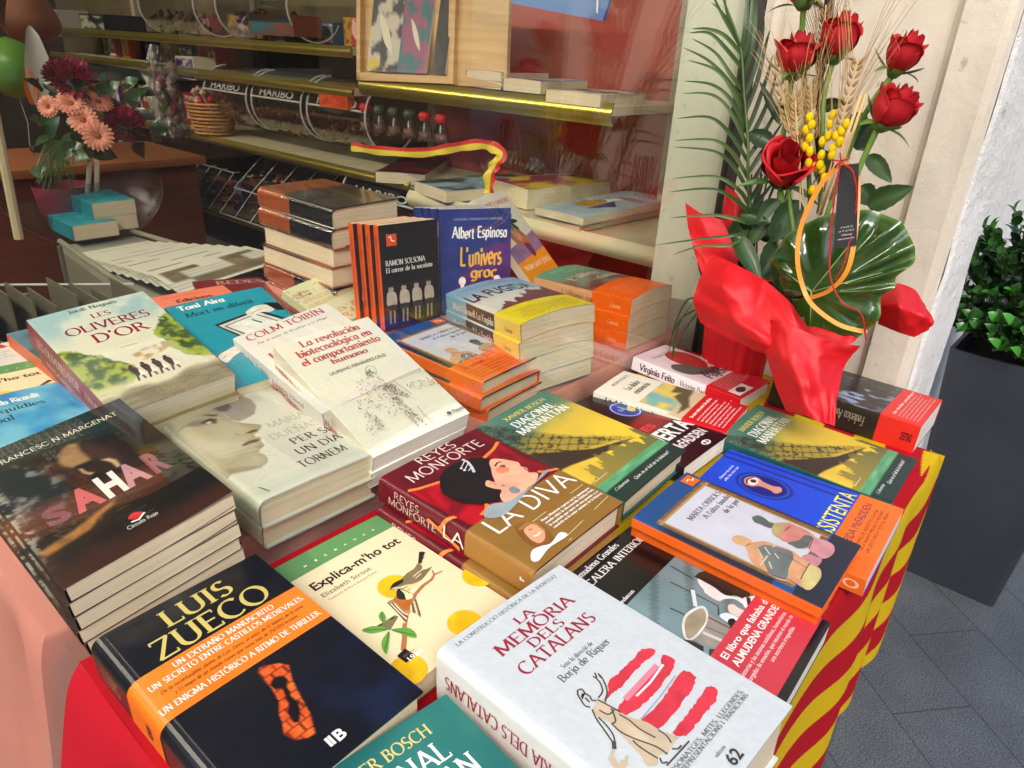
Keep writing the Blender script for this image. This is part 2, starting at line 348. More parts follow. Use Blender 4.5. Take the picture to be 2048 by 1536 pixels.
# ---------------------------------------------------------------- books
def refine(V, F, mx=.012):
    V = [tuple(v) for v in V]; T = []
    for f in F:
        for i in range(1, len(f)-1): T.append((f[0], f[i], f[i+1]))
    out = []; mid = {}
    st = T
    while st:
        a, b, c = st.pop()
        L = [math.dist(V[a], V[b]), math.dist(V[b], V[c]), math.dist(V[c], V[a])]
        m = max(L)
        if m < mx: out.append((a, b, c)); continue
        k = L.index(m); p, q, r = [(a, b, c), (b, c, a), (c, a, b)][k]
        key = (min(p, q), max(p, q))
        if key not in mid:
            V.append(((V[p][0]+V[q][0])/2, (V[p][1]+V[q][1])/2)); mid[key] = len(V)-1
        n = mid[key]; st.append((p, n, r)); st.append((n, q, r))
    return np.array(V), out
class Art:
    """print on a book: base colours over (U,V) and raised lettering and shapes in cover fractions"""
    def __init__(s, base=(230, 226, 215), spine=None, vb=(), res=.0022):
        s.base = base; s.spine = spine if spine is not None else base; s.items = []; s.vb = list(vb); s.res = res; s.lay = 0
    def text(s, t, u0, u1, vb, vt, col, font='serif', v1=None):
        """baseline v vb, cap top v vt, stretched between u0 and u1"""
        s.items.append(('t', t, u0, u1, vb, vt, col, font, v1 if v1 is not None else vb)); return s
    def lines(s, n, u0, u1, v0, v1, col, cap=None, ragged=.2, font='sans', seed=1, center=False, words=None):
        rr = random.Random(seed); dv = (v1-v0)/n; cap = cap or dv*.55
        W = words or 'la vida de una novela que explica el secret del mar i la nit amb una historia de amor entre la llum y los anys perduts en el temps'.split()
        for i in range(n):
            f = 1-rr.random()*ragged; L = (u1-u0)*f; t = ''
            while len(t)*cap*.75*1.5 < L: t += rr.choice(W)+' '
            a = u0+((u1-u0)-L)/2 if center else u0
            s.text(t.strip() or 'la', a, a+L, v0+dv*(i+.8), v0+dv*(i+.8)-cap, col, font)
        return s
    def st(s, t, v0, v1, p0, p1, col, font='serif'):
        """spine text running along v, baseline at spine fraction p0, cap top at p1"""
        s.items.append(('s', t, v0, v1, p0, p1, col, font)); return s
    def poly(s, pts, col): s.items.append(('p', pts, col)); return s
    def blob(s, pts, col, n=6): return s.poly(spline(pts, n), col)
    def ell(s, u, v, ru, rv, col, a0=0, a1=360, n=28):
        th = np.radians(np.linspace(a0, a1, n, endpoint=abs(a1-a0) < 360)); s.poly(np.stack([u+ru*np.cos(th), v+rv*np.sin(th)], -1), col); return s
    def ring(s, u, v, ru, rv, wd, col, a0=0, a1=360, n=30):
        th = np.radians(np.linspace(a0, a1, n)); s.line(np.stack([u+ru*np.cos(th), v+rv*np.sin(th)], -1), wd, col); return s
    def rect(s, u0, v0, u1, v1, col): return s.poly([(u0, v0), (u1, v0), (u1, v1), (u0, v1)], col)
    def line(s, pts, wd, col): s.items.append(('l', pts, wd, col)); return s
def item_geo(it, W, H, mapu, maps):
    k = it[0]
    if k == 't':
        _, t, u0, u1, vb, vt, col, font, v1 = it
        gs, TW = text_geo(t, font)
        for v, f, kk in gs:
            x = v[:, 0]/TW; yield np.stack([mapu(u0+x*(u1-u0)), (vb+(v1-vb)*x-v[:, 1]*(vb-vt))*H], -1), f, col, kk
    elif k == 's':
        _, t, v0, v1, p0, p1, col, font = it
        gs, TW = text_geo(t, font)
        for v, f, kk in gs:
            yield np.stack([maps(p0+v[:, 1]*(p1-p0)), (v0+(v1-v0)*v[:, 0]/TW)*H], -1), f, col, kk
    elif k == 'p':
        P = np.array(it[1], float); P = np.stack([mapu(P[:, 0]), P[:, 1]*H], -1)
        tri = tessellate_polygon([[Vector((a, b, 0)) for a, b in P]])
        V, F = refine(P, [tuple(t) for t in tri], .006); yield V, F, it[2], 0
    elif k == 'l':
        P = np.array(it[1], float); P = np.stack([mapu(P[:, 0]), P[:, 1]*H], -1)
        t = np.gradient(P, axis=0); t /= np.linalg.norm(t, axis=1)[:, None]+1e-9
        wd = np.broadcast_to(np.asarray(it[2], float)*W/2, (len(P),))
        n = np.stack([-t[:, 1], t[:, 0]], -1)*wd[:, None]; m = len(P)
        yield np.concatenate([P+n, P-n]), [(i, i+m, i+m+1, i+1) for i in range(m-1)], it[3], 0
class Book:
    def __init__(s, w, h, t, hard=False, r=None, bulge=.001, lift=0.):
        s.w, s.h, s.t, s.hard, s.bulge, s.lift = w, h, t, hard, bulge, lift
        s.r = r if r is not None else (.0025 if hard else .0008)
        s.r = min(s.r, t*.49); s.La = PI*s.r/2; s.vs = t-2*s.r; s.Ls = s.La/2+s.vs+s.La; s.sw = w-s.r+s.La/2
        s.th = .0024 if hard else .0004
    def mapu(s, u): return np.asarray(u)*s.w+s.La/2-s.r
    def maps(s, p): return -np.asarray(p)*(s.Ls-s.La)-s.La/2*0
    def top(s, x, v):
        U = np.clip(x/s.w, 0, 1); return s.bulge*np.sin(PI*U)**.8+s.lift*U**3*(.3+.7*v/s.h)
    def surf(s, S, V, off=0.):
        S = np.asarray(S, float); V = np.asarray(V, float); r, La, t, w = s.r, s.La, s.t, s.w
        a = np.clip((La/2-S)/r, 0, PI/2)
        x = np.where(S > La/2, r+(S-La/2), r-r*np.sin(a)); z = t-r+r*np.cos(a); nx = -np.sin(a); nz = np.cos(a)
        d = -S-La/2; dn = np.clip(d, 0, s.vs); z = np.where(d > 0, t-r-dn, z)
        e = np.clip((d-s.vs)/r, 0, PI/2)
        x = np.where(d > s.vs, r-r*np.cos(e), x); z = np.where(d > s.vs, r-r*np.sin(e), z)
        nx = np.where(d > s.vs, -np.cos(e), nx); nz = np.where(d > s.vs, -np.sin(e), nz)
        z = z+np.where(S > La/2, s.top(x, V), 0)
        return np.stack([x+nx*off, -V, z+nz*off], -1)
    def sheet(s, mb, art, v0=0., v1=None, off=0., res=None):
        v1 = s.h if v1 is None else v1; res = res or art.res
        Vg = list(np.linspace(v0, v1, max(3, int((v1-v0)/res)+1)))
        for b in art.vb:
            if v0 < b*s.h < v1: Vg += [b*s.h-.00006, b*s.h+.00006]
        Vg = np.array(sorted(Vg))
        Sg = np.unique(np.concatenate([np.linspace(-s.Ls, -s.Ls+s.La, 5), np.linspace(-s.Ls+s.La, -s.La/2, max(3, int(s.vs/.004))), np.linspace(-s.La/2, s.La/2, 7 if s.r > .003 else 3), np.linspace(s.La/2, s.sw, max(4, int(s.w/res)))]))
        S, V = np.meshgrid(Sg, Vg, indexing='ij')
        P = s.surf(S, V, off)
        U = (S-s.La/2+s.r)/s.w; VV = V/s.h
        def ev(f, a, b):
            if callable(f): return lin(np.clip(np.asarray(f(a, b), float), 0, 255))
            return np.broadcast_to(lin(f), a.shape+(3,))
        C = np.array(ev(art.base, np.clip(U, 0, 1), VV)); sp = S < -s.La*.1
        if sp.any(): C = np.where(sp[..., None], ev(art.spine, np.clip(-S/s.Ls, 0, 1), VV), C)
        mb.grid(P, C)
        return P, C
    def items(s, mb, art, off=.00014):
        for n, it in enumerate(art.items):
            for V, F, col, k in item_geo(it, s.w, s.h, s.mapu, s.maps):
                P = s.surf(V[:, 0], V[:, 1], off+n*.000012+k*.00002)
                if it[0] == 'p' and len(V) > 12: col = lin(col)[None, :]*(1+.5*(fbm(V[:, 0]*60+n, V[:, 1]*60, 1.6, 3, n % 7)-.5))[:, None]
                mb.add(P, F, col)
def place(root, q, t, dn=0., dx=0., dy=0., da=0.):
    x, y, z, a, tx, ty = q[:6]; a += da
    M = Matrix.Rotation(a, 3, 'Z') @ Matrix.Rotation(tx, 3, 'X') @ Matrix.Rotation(ty, 3, 'Y')
    n = M.col[2]; o = Vector((x+dx, y+dy, z))-n*(t+dn)
    root.rotation_euler = M.to_euler(); root.location = o
ORD = ['topmost', 'second from the top', 'third from the top', 'fourth from the top', 'fifth from the top', 'sixth from the top']
def book(name, label, q, t, art, hard=False, r=None, bulge=.001, lift=0., mat_=None, pages=None, band=None, bandv=None, group=None, cat='book', wrap=False):
    w, h = q[6], q[7]; b = Book(w, h, t, hard, r, bulge, lift); mat_ = mat_ or M_SATIN; pages = pages or M_PAGE
    root = thing(name, label, cat, group=group)
    mb = MB(); P, C = b.sheet(mb, art); b.items(mb, art)
    # thickness of the cover along its open edges
    th = b.th; ec = C*.9 if hard else C*.5+.45
    def rim(p, c, inset):
        q2 = p.copy(); q2[:, 2] -= th; mb.grid(np.stack([p, q2]), np.stack([c, c])); return q2
    sel = P[:, 0, 0] > b.r
    i0 = int(np.argmax((np.abs(P[:, 0, 0]-b.r) < 1e-6) & (P[:, 0, 2] > t*.6))) if b.r > .002 else 0
    rows = np.where((P[:, 0, 2] > t*.7))[0]
    rim(P[rows, 0], ec[rows, 0], 0); rim(P[rows, -1], ec[rows, -1], 0); rim(P[-1, :], ec[-1, :], 0)
    if hard:
        xs = np.linspace(b.r, w, 14); vs = np.linspace(0, h, 8); X, V = np.meshgrid(xs, vs, indexing='ij')
        mb.grid(np.stack([X, -V, t-th+b.top(X, V)], -1), (225, 220, 210))
    sc = lin(art.spine) if not callable(art.spine) else C[0, 0]
    bc = np.tile(sc, (8, 1))
    mb.box(b.r*.6, w, -h, 0, .0002, th+.0002); mb.c[-1] = bc
    cov = mb.build('cover', mat_, root)
    # page block
    ins = .0035 if hard else .0006; x0 = .002 if not hard else .004
    xs = np.linspace(x0, w-ins, 14); pb = MB()
    prof = [np.stack([xs, np.full_like(xs, -v), t-th-.0004+b.top(xs, np.full_like(xs, v))-(b.lift*(xs/w)**3*(.3+.7*v/h) if lift > .002 else 0)], -1) for v in (ins, h-ins)]
    bot = [np.stack([xs, np.full_like(xs, -v), np.full_like(xs, th+.0004)], -1) for v in (ins, h-ins)]
    pb.grid(np.stack([prof[0], prof[1]])); pb.grid(np.stack([prof[1], bot[1]])); pb.grid(np.stack([bot[1], bot[0]])); pb.grid(np.stack([bot[0], prof[0]]))
    pb.add([prof[0][-1], prof[1][-1], bot[1][-1], bot[0][-1]], [(0, 1, 2, 3)])
    pb.add([prof[0][0], prof[1][0], bot[1][0], bot[0][0]], [(3, 2, 1, 0)])
    pb.build('pages', pages, root)
    if band is not None:
        bm = MB(); P, C = b.sheet(bm, band, bandv[0]*h, bandv[1]*h, off=.0004, res=.004); b.items(bm, band, .00062)
        e = P[-1].copy(); e2 = e.copy(); e[:, 0] += .0003; e2[:, 0] += .0003; e2[:, 2] = .0003
        bm.grid(np.stack([P[-1], e, e2]), np.stack([C[-1]]*3))
        bm.build('paper_band', M_SATIN if band.items else M_SATIN, root)
    place(root, q, t)
    return root
def stack(root, labels, q, t, n, jit=.002, ja=.012, offs=None, gap=.0006, seed=3):
    rr = random.Random(seed); out = [root]
    for i in range(1, n):
        c = copy_tree(root, labels[i-1]); o = offs[i-1] if offs else (rr.uniform(-jit, jit), rr.uniform(-jit, jit), rr.uniform(-ja, ja))
        place(c, q, t, dn=i*(t+gap), dx=o[0], dy=o[1], da=o[2]); out.append(c)
    return out

# ---------------------------------------------------------------- the setting
def glass_mat(name, tint=(250, 252, 250), r0=.045, rough=.0, tmul=1.0):
    m = bpy.data.materials.new(name); m.use_nodes = True; nt = m.node_tree; nt.nodes.remove(nt.nodes['Principled BSDF'])
    g = nt.nodes.new('ShaderNodeNewGeometry'); dt = nt.nodes.new('ShaderNodeVectorMath'); dt.operation = 'DOT_PRODUCT'
    nt.links.new(g.outputs['Incoming'], dt.inputs[0]); nt.links.new(g.outputs['Normal'], dt.inputs[1])
    def mth(op, a, b=None):
        n = nt.nodes.new('ShaderNodeMath'); n.operation = op
        for i, x in enumerate((a, b)):
            if x is None: continue
            if isinstance(x, (int, float)): n.inputs[i].default_value = x
            else: nt.links.new(x, n.inputs[i])
        return n.outputs[0]
    c = mth('ABSOLUTE', dt.outputs['Value']); f = mth('ADD', mth('MULTIPLY', mth('POWER', mth('SUBTRACT', 1.0, c), 5.0), 1-r0), r0)
    tr = nt.nodes.new('ShaderNodeBsdfTransparent'); tr.inputs[0].default_value = lin4(tint)
    gl = nt.nodes.new('ShaderNodeBsdfGlossy'); gl.inputs['Roughness'].default_value = rough; gl.inputs['Color'].default_value = (1, 1, 1, 1)
    mx = nt.nodes.new('ShaderNodeMixShader'); nt.links.new(f, mx.inputs[0]); nt.links.new(tr.outputs[0], mx.inputs[1]); nt.links.new(gl.outputs[0], mx.inputs[2])
    nt.links.new(mx.outputs[0], nt.nodes['Material Output'].inputs['Surface']); return m
M_GLASS = glass_mat('window_glass', r0=.055)
M_CLEAR = glass_mat('clear_plastic', tint=(214, 218, 214), r0=.20, rough=.06)
M_FILM = glass_mat('thin_film', tint=(224, 222, 226), r0=.07, rough=.32)
def wall_mat(name, c0, c1, bump=.5, bs=60, dist=.004, sc=9):
    m = bpy.data.materials.new(name); m.use_nodes = True; nt = m.node_tree; b = nt.nodes['Principled BSDF']; b.inputs['Roughness'].default_value = .85; b.inputs['Specular IOR Level'].default_value = .25
    tc = nt.nodes.new('ShaderNodeTexCoord'); n = nt.nodes.new('ShaderNodeTexNoise'); n.inputs['Scale'].default_value = sc; n.inputs['Detail'].default_value = 7; n.inputs['Roughness'].default_value = .65
    mp = nt.nodes.new('ShaderNodeMapping'); mp.inputs['Scale'].default_value = (1, 1, .35); nt.links.new(tc.outputs['Object'], mp.inputs[0]); nt.links.new(mp.outputs[0], n.inputs['Vector'])
    r = nt.nodes.new('ShaderNodeValToRGB'); r.color_ramp.elements[0].position = .34; r.color_ramp.elements[1].position = .62; r.color_ramp.elements[0].color = lin4(c0); r.color_ramp.elements[1].color = lin4(c1)
    nt.links.new(n.outputs['Fac'], r.inputs[0])
    n4 = nt.nodes.new('ShaderNodeTexNoise'); n4.inputs['Scale'].default_value = 38; n4.inputs['Detail'].default_value = 3; nt.links.new(tc.outputs['Object'], n4.inputs['Vector'])
    r4 = nt.nodes.new('ShaderNodeValToRGB'); r4.color_ramp.elements[0].position = .26; r4.color_ramp.elements[1].position = .33; r4.color_ramp.elements[0].color = (.55, .5, .42, 1); r4.color_ramp.elements[1].color = (1, 1, 1, 1); nt.links.new(n4.outputs['Fac'], r4.inputs[0])
    mx = nt.nodes.new('ShaderNodeMix'); mx.data_type = 'RGBA'; mx.blend_type = 'MULTIPLY'; mx.inputs['Factor'].default_value = .7; nt.links.new(r.outputs[0], mx.inputs['A']); nt.links.new(r4.outputs[0], mx.inputs['B']); nt.links.new(mx.outputs['Result'], b.inputs['Base Color'])
    n2 = nt.nodes.new('ShaderNodeTexNoise'); n2.inputs['Scale'].default_value = bs; n2.inputs['Detail'].default_value = 8; n2.inputs['Roughness'].default_value = .7; nt.links.new(tc.outputs['Object'], n2.inputs['Vector'])
    bp = nt.nodes.new('ShaderNodeBump'); bp.inputs['Strength'].default_value = bump; bp.inputs['Distance'].default_value = dist; nt.links.new(n2.outputs['Fac'], bp.inputs['Height']); nt.links.new(bp.outputs[0], b.inputs['Normal'])
    return m
M_WALL = wall_mat('cream_render', (206, 195, 176), (224, 214, 197)); M_WHITEW = wall_mat('white_render', (228, 226, 219), (244, 243, 238), bump=.9, bs=40, dist=.008)
M_PALE = wall_mat('pale_panel', (196, 202, 182), (208, 212, 194), bump=.15, bs=90)
GZ = -.75
# paving
pm = bpy.data.materials.new('granite_paving'); pm.use_nodes = True; nt = pm.node_tree; pb_ = nt.nodes['Principled BSDF']; pb_.inputs['Roughness'].default_value = .6
tc = nt.nodes.new('ShaderNodeTexCoord'); mp = nt.nodes.new('ShaderNodeMapping'); mp.inputs['Rotation'].default_value = (0, 0, math.radians(-50)); mp.inputs['Location'].default_value = (.13, .07, 0); nt.links.new(tc.outputs['Object'], mp.inputs[0])
bk = nt.nodes.new('ShaderNodeTexBrick'); bk.inputs['Scale'].default_value = 1; bk.inputs['Brick Width'].default_value = .42; bk.inputs['Row Height'].default_value = .19; bk.inputs['Mortar Size'].default_value = .0022; bk.inputs['Mortar Smooth'].default_value = .3
bk.inputs['Color1'].default_value = lin4((88, 91, 95)); bk.inputs['Color2'].default_value = lin4((82, 85, 89)); bk.inputs['Mortar'].default_value = lin4((60, 62, 65)); nt.links.new(mp.outputs[0], bk.inputs['Vector'])
nn = nt.nodes.new('ShaderNodeTexNoise'); nn.inputs['Scale'].default_value = 260; nn.inputs['Detail'].default_value = 5; nt.links.new(tc.outputs['Object'], nn.inputs['Vector'])
rr_ = nt.nodes.new('ShaderNodeMapRange'); rr_.inputs[1].default_value = .3; rr_.inputs[2].default_value = .7; rr_.inputs[3].default_value = .35; rr_.inputs[4].default_value = 1.7; nt.links.new(nn.outputs['Fac'], rr_.inputs[0])
nb = nt.nodes.new('ShaderNodeTexNoise'); nb.inputs['Scale'].default_value = 5; nb.inputs['Detail'].default_value = 6; nt.links.new(tc.outputs['Object'], nb.inputs['Vector'])
rb = nt.nodes.new('ShaderNodeMapRange'); rb.inputs[1].default_value = .3; rb.inputs[2].default_value = .7; rb.inputs[3].default_value = .7; rb.inputs[4].default_value = 1.25; nt.links.new(nb.outputs['Fac'], rb.inputs[0])
mm = nt.nodes.new('ShaderNodeMath'); mm.operation = 'MULTIPLY'; nt.links.new(rr_.outputs[0], mm.inputs[0]); nt.links.new(rb.outputs[0], mm.inputs[1])
mx = nt.nodes.new('ShaderNodeMix'); mx.data_type = 'RGBA'; mx.blend_type = 'MULTIPLY'; mx.inputs['Factor'].default_value = 1; nt.links.new(bk.outputs['Color'], mx.inputs['A']); nt.links.new(mm.outputs[0], mx.inputs['B']); nt.links.new(mx.outputs['Result'], pb_.inputs['Base Color'])
bp = nt.nodes.new('ShaderNodeBump'); bp.inputs['Strength'].default_value = .6; bp.inputs['Distance'].default_value = .003; nt.links.new(nn.outputs['Fac'], bp.inputs['Height']); nt.links.new(bp.outputs[0], pb_.inputs['Normal'])
g = MB(); g.box(-30, 30, -30, .262, GZ-.1, GZ); g.box(1.9, 30, .262, 30, GZ-.1, GZ); struct(g.build('pavement', pm))
# shop building: room shell, facade
M_DARK = mat('dark_interior', (44, 40, 36), rough=.8, mott=.3, mscale=3)
M_FLOOR = mat('shop_floor', (120, 104, 78), rough=.5, mott=.25, mscale=12)
g = MB(); g.box(-2.2, 1.9, .262, 5.4, GZ-.1, GZ-.0005); struct(g.build('floor', M_FLOOR))
bld = thing('shop_building', 'cream rendered shop front with a recessed display window', 'building', (0, .3, GZ))
def bpart(name, mb, m): o = mb.build(name, m, bld); o.location = (0, -.3, -GZ); return o
g = MB(); g.box(-2.3, -2.2, .26, 5.4, GZ, 1.9); g.box(-2.2, 1.66, 5.3, 5.4, GZ, 1.9); bpart('interior_wall', g, M_DARK)
g = MB(); g.box(1.66, 1.76, 1.80, 5.4, GZ, 1.9); bpart('back_wall', g, mat('olive_back_wall', (104, 94, 66), rough=.8, mott=.3, mscale=7))
g = MB(); g.box(1.66, 1.76, .27, 1.799, GZ, 1.9); bpart('red_backdrop', g, mat('red_backdrop', (178, 84, 76), rough=.85, mott=.2, mscale=6))
g = MB(); g.box(-2.3, 1.76, .30, 5.4, 1.9, 2.0); bpart('ceiling', g, mat('shop_ceiling', (180, 176, 160), rough=.9))
g = MB(); g.box(-6, -1.6, .2, .3, GZ, 3.4); g.box(-1.6, .99, .2, .3, 1.75, 3.4); bpart('facade', g, M_WALL)
g = MB(); g.box(.988, 1.16, .262, .385, GZ, 1.9); bpart('side_panel', g, M_PALE)
# reveal with stepped mouldings, profile in plan (x, y) extruded upwards
def prism(mb, P, z0, z1, n=40, rough=0., seed=0):
    Z = np.linspace(z0, z1, n); A = np.array([[(x, y, z) for x, y in P] for z in Z], float)
    if rough: A[..., 0] += (fbm(A[..., 1]*1.0, A[..., 2], 6, 4, seed)-.5)*rough; A[..., 1] += (fbm(A[..., 0], A[..., 2], 9, 4, seed+5)-.5)*rough
    mb.grid(A)
g = MB(); prism(g, [(.985, .232), (.972, .230), (.968, .214), (.975, .205), (.985, .203), (.987, .160), (.984, .128), (.976, .124), (.976, -.052), (.972, -.058), (.962, -.064), (.962, -.118), (.966, -.128), (.976, -.134)], -.75, 3.4, 90, .0022, 3); bpart('window_reveal', g, M_WALL)
g = MB(); prism(g, [(.976, -.134), (.985, -.139), (1.02, -.143), (1.12, -.148), (1.15, -.140), (1.16, -.04), (1.3, -.032), (1.8, -.028), (12, -.028)], -.75, 3.4, 160, .009, 8); bpart('pilaster', g, M_WHITEW)
g = MB(); g.box(1.06, 1.20, -.156, -.02, -.75, -.08); o = bpart('plinth', g, M_WHITEW)
bv = o.modifiers.new('b', 'BEVEL'); bv.width = .015; bv.segments = 3
win = thing('shop_window', 'large shop window pane with a slim dark frame at the cream wall', 'window', (0, .25, 0))
g = MB(); g.box(-1.6, .972, .250, .256, -.55, 1.75); o = g.build('pane', M_GLASS, win); o.location = (0, -.25, 0)
g = MB(); g.box(.972, .984, .232, .262, -.3, 1.75, (50, 46, 42)); g.box(-1.62, -1.6, .235, .265, -.75, 1.75, (60, 56, 50)); g.box(-1.6, .972, .240, .262, -.75, -.55, (90, 84, 74)); o = g.build('frame', M_PAINT, win); o.location = (0, -.25, 0)
# buildings across the street
def opposite(x0, x1, y, h, col, label, wc):
    b = thing('opposite_building', label, 'building', ((x0+x1)/2, y, GZ))
    g = MB(); g.box(x0, x1, y-4, y, GZ, h); o = g.build('wall', wall_mat('far_render', tuple(c*.9 for c in col), col, bump=.2), b); o.location = (-(x0+x1)/2, -y, -GZ)
    for i in range(int((x1-x0)/1.6)):
        for k in range(int(h/2.6)):
            xx = x0+.6+i*1.6; zz = GZ+.9+k*2.6; w = MB(); w.box(xx, xx+.8, y-.02, y+.03, zz, zz+1.5, (40, 44, 48)); o = w.build('window', M_PAINT, b); o.location = (-(x0+x1)/2, -y, -GZ)
            w = MB(); w.box(xx-.1, xx+.9, y, y+.12, zz-.12, zz, (190, 184, 170)); o = w.build('sill', M_PAINT, b); o.location = (-(x0+x1)/2, -y, -GZ)
opposite(-9, -1.4, -6.5, 4.6, (206, 190, 160), 'sand coloured building across the street with dark windows', 0)
opposite(-1.2, 7.5, -6.8, 4.2, (186, 150, 130), 'pinkish building across the street, wider and lower than its neighbour', 0)
# ceiling lamps inside
M_TUBE = mat('lamp_tube', (255, 240, 205), emit=(255, 240, 218), estr=120.0)
for i, (x, y) in enumerate(((-1.1, 1.2), (-1.1, 2.6), (-1.1, 4.0))):
    l = thing('ceiling_lamp', 'fluorescent ceiling lamp inside the shop, %s the window' % ('just behind', 'midway back from', 'farthest from')[i], 'lamp', (x, y, 1.9), group='ceiling lamps inside the shop')
    g = MB(); g.box(-.12, .12, -.5, .5, -.05, -.0, (220, 220, 214)); g.build('housing', M_PAINT, l); g = MB(); g.tube([(0, -.45, -.075), (0, .45, -.075)], .02, 10); g.build('tube', M_TUBE, l)
# ---------------------------------------------------------------- outdoor table and its flag cloth
tb = thing('display_table', 'folding table under the striped cloth outside the window', 'table', (.4, 0, GZ), group=None)
g = MB(); g.box(-.585, .40, -.222, .23, .725, .746, (120, 90, 60)); g.build('tabletop', M_PAINT, tb)
for sx in (-.55, .42):
    for sy in (-.2, .2): g = MB(); g.tube([(sx, sy, 0), (sx, sy, .725)], .015, 10, (90, 90, 94)); g.build('leg', M_PAINT, tb)
M_CLOTH = mat('flag_cloth', attr=True, rough=.9, spec=.2, bump=.25, bscale=900, bdist=.0004)
RED, YEL = np.array((172, 12, 28.)), np.array((208, 172, 16.))
def stripes(w, x):
    k = w/.052+fbm(x, w*0, 2.2, 2, 3)*1.6+x*1.3+.25*np.sin(x*21)*(w > .47); t = (k % 2); return mixc(RED, YEL, (ss(.985, 1.015, t)*ss(2.0, 1.97, t)))
g = MB(); xs = np.linspace(-.19, .885, 420); ws = np.concatenate([np.linspace(-.0, .47, 240), np.linspace(.472, .82, 170)])
X, Wd = np.meshgrid(xs, ws, indexing='ij'); hang = np.clip(Wd-.47, 0, None)
fold = np.sin(X*30+2.2*np.sin(X*9))*.5+np.sin(X*13+1)*.5
Y = .236-np.clip(Wd, 0, .47)*.982-.012*(1-np.exp(-hang*60))-hang*.012-fold*.010*np.clip(hang/.15, 0, 1); Z = -np.clip(hang-.004, 0, None)*.985+.0015*np.sin(X*24+Wd*30)*(hang < .001)*fbm(X, Wd, 6, 2, 3)+.0006
Cc = lin(stripes(Wd-.16*(Wd > 9), X)); Cc = np.where((X < .15)[..., None]*(Wd < .40)[..., None], lin(RED), Cc)
fx = 1-.075*ss(-.02, -.20, Y); X = -.19+(X+.19)*fx
g.grid(np.stack([X, Y, Z], -1), Cc)
ys = np.linspace(.236, -.246, 90); dz = np.linspace(0, .5, 50); Yy, Dz = np.meshgrid(ys, dz, indexing='ij')
Xx = -.19-.010*(1-np.exp(-Dz*80))-Dz*.12-.018*np.sin(Yy*34+1.3*np.sin(Yy*12))*np.clip(Dz/.12, 0, 1)
g.grid(np.stack([Xx, Yy, .0006-Dz], -1), np.broadcast_to(lin((176, 18, 36)), Xx.shape+(3,)))
ys = np.linspace(.236, -.236, 60); Yy, Dz = np.meshgrid(ys, dz[dz < .345], indexing='ij'); fx = 1-.075*ss(-.02, -.20, Yy)
g.grid(np.stack([-.19+1.075*fx+.004+.012*np.sin(Yy*40)*np.clip(Dz/.1, 0, 1), Yy, .0006-Dz], -1), lin(stripes(.236-Yy, .935+Dz*0)))
tag(g.build('tablecloth', M_CLOTH, smooth=True), 'red and yellow striped cloth hanging off the outdoor table', 'tablecloth')
# threads at the corner
for k, P in enumerate(([(0.84,-0.213,-0.0118),(0.84,-0.223,-0.0383),(0.84,-0.2212,-0.0525)], [(0.84,-0.2128,-0.0162),(0.84,-0.2119,-0.0388),(0.84,-0.2183,-0.0315)])):
    g = MB(); g.tube(spline(P, 6, False), .0006, 5, (226, 214, 160)); tag(g.build('loose_thread', M_PAINT), ('frayed yellow thread', 'second shorter frayed thread')[k]+' dangling from the far corner of the cloth', 'thread')
# ---------------------------------------------------------------- window display platform with pink cloth
pt_ = thing('display_platform', 'low display platform behind the glass under a pink cloth', 'platform', (.4, .8, GZ))
g = MB(); g.box(-.585, .56, -.49, .09, .0, .742, (120, 90, 60)); g.build('box_frame', M_PAINT, pt_)
g = MB(); ws = np.concatenate([np.linspace(0, .94, 60), np.linspace(.943, 1.45, 90)]); xs = np.linspace(-.197, .975, 300)
X, Wd = np.meshgrid(xs, ws, indexing='ij'); hang = np.clip(Wd-.94, 0, None); fd = np.sin(X*38+2*np.sin(X*11))
yb = .90+.20*ss(.12, .42, X); Y = .292+(yb-.292)*(1-np.clip(Wd, 0, .94)/.94)-.008*(1-np.exp(-hang*60))+(fd+.4*np.sin(X*71))*.013*np.clip(hang/.12, 0, 1); Z = .0008-np.clip(hang-.004, 0, None)+.0022*(fbm(X, Wd, 7, 3, 2)-.5)*(hang < .001)
LF = lambda d: .010*(1-np.exp(-70*d))+.10*d+.030*(math.sin(.292*30+1.6*math.sin(2.92))+.4*math.sin(.292*57+2))*np.clip(d/.22, 0, 1)
FF = lambda d: .008*(1-np.exp(-60*d))-(math.sin(-.197*38+2*math.sin(-.197*11))+.4*math.sin(-.197*71))*.013*np.clip(d/.12, 0, 1)
X = X-LF(hang)*np.clip(1-(X+.197)/.12, 0, 1)**2
g.grid(np.stack([X, Y, Z], -1))
ys = np.linspace(.292, .90, 120); dz = np.linspace(0, .68, 60); Yy, Dz = np.meshgrid(ys, dz, indexing='ij')
g.grid(np.stack([-.197-.010*(1-np.exp(-Dz*70))-Dz*.10-.030*(np.sin(Yy*30+1.6*np.sin(Yy*10))+.4*np.sin(Yy*57+2))*np.clip(Dz/.22, 0, 1), Yy-FF(Dz)*np.clip(1-(Yy-.292)/.1, 0, 1)**2, .0008-Dz], -1))
tag(g.build('pink_cloth', mat('pink_cloth', (214, 148, 136), rough=.95, spec=.15, bump=.2, bscale=700, bdist=.0004, mott=.08, mscale=5), smooth=True), 'salmon pink cloth covering the platform behind the glass', 'cloth')
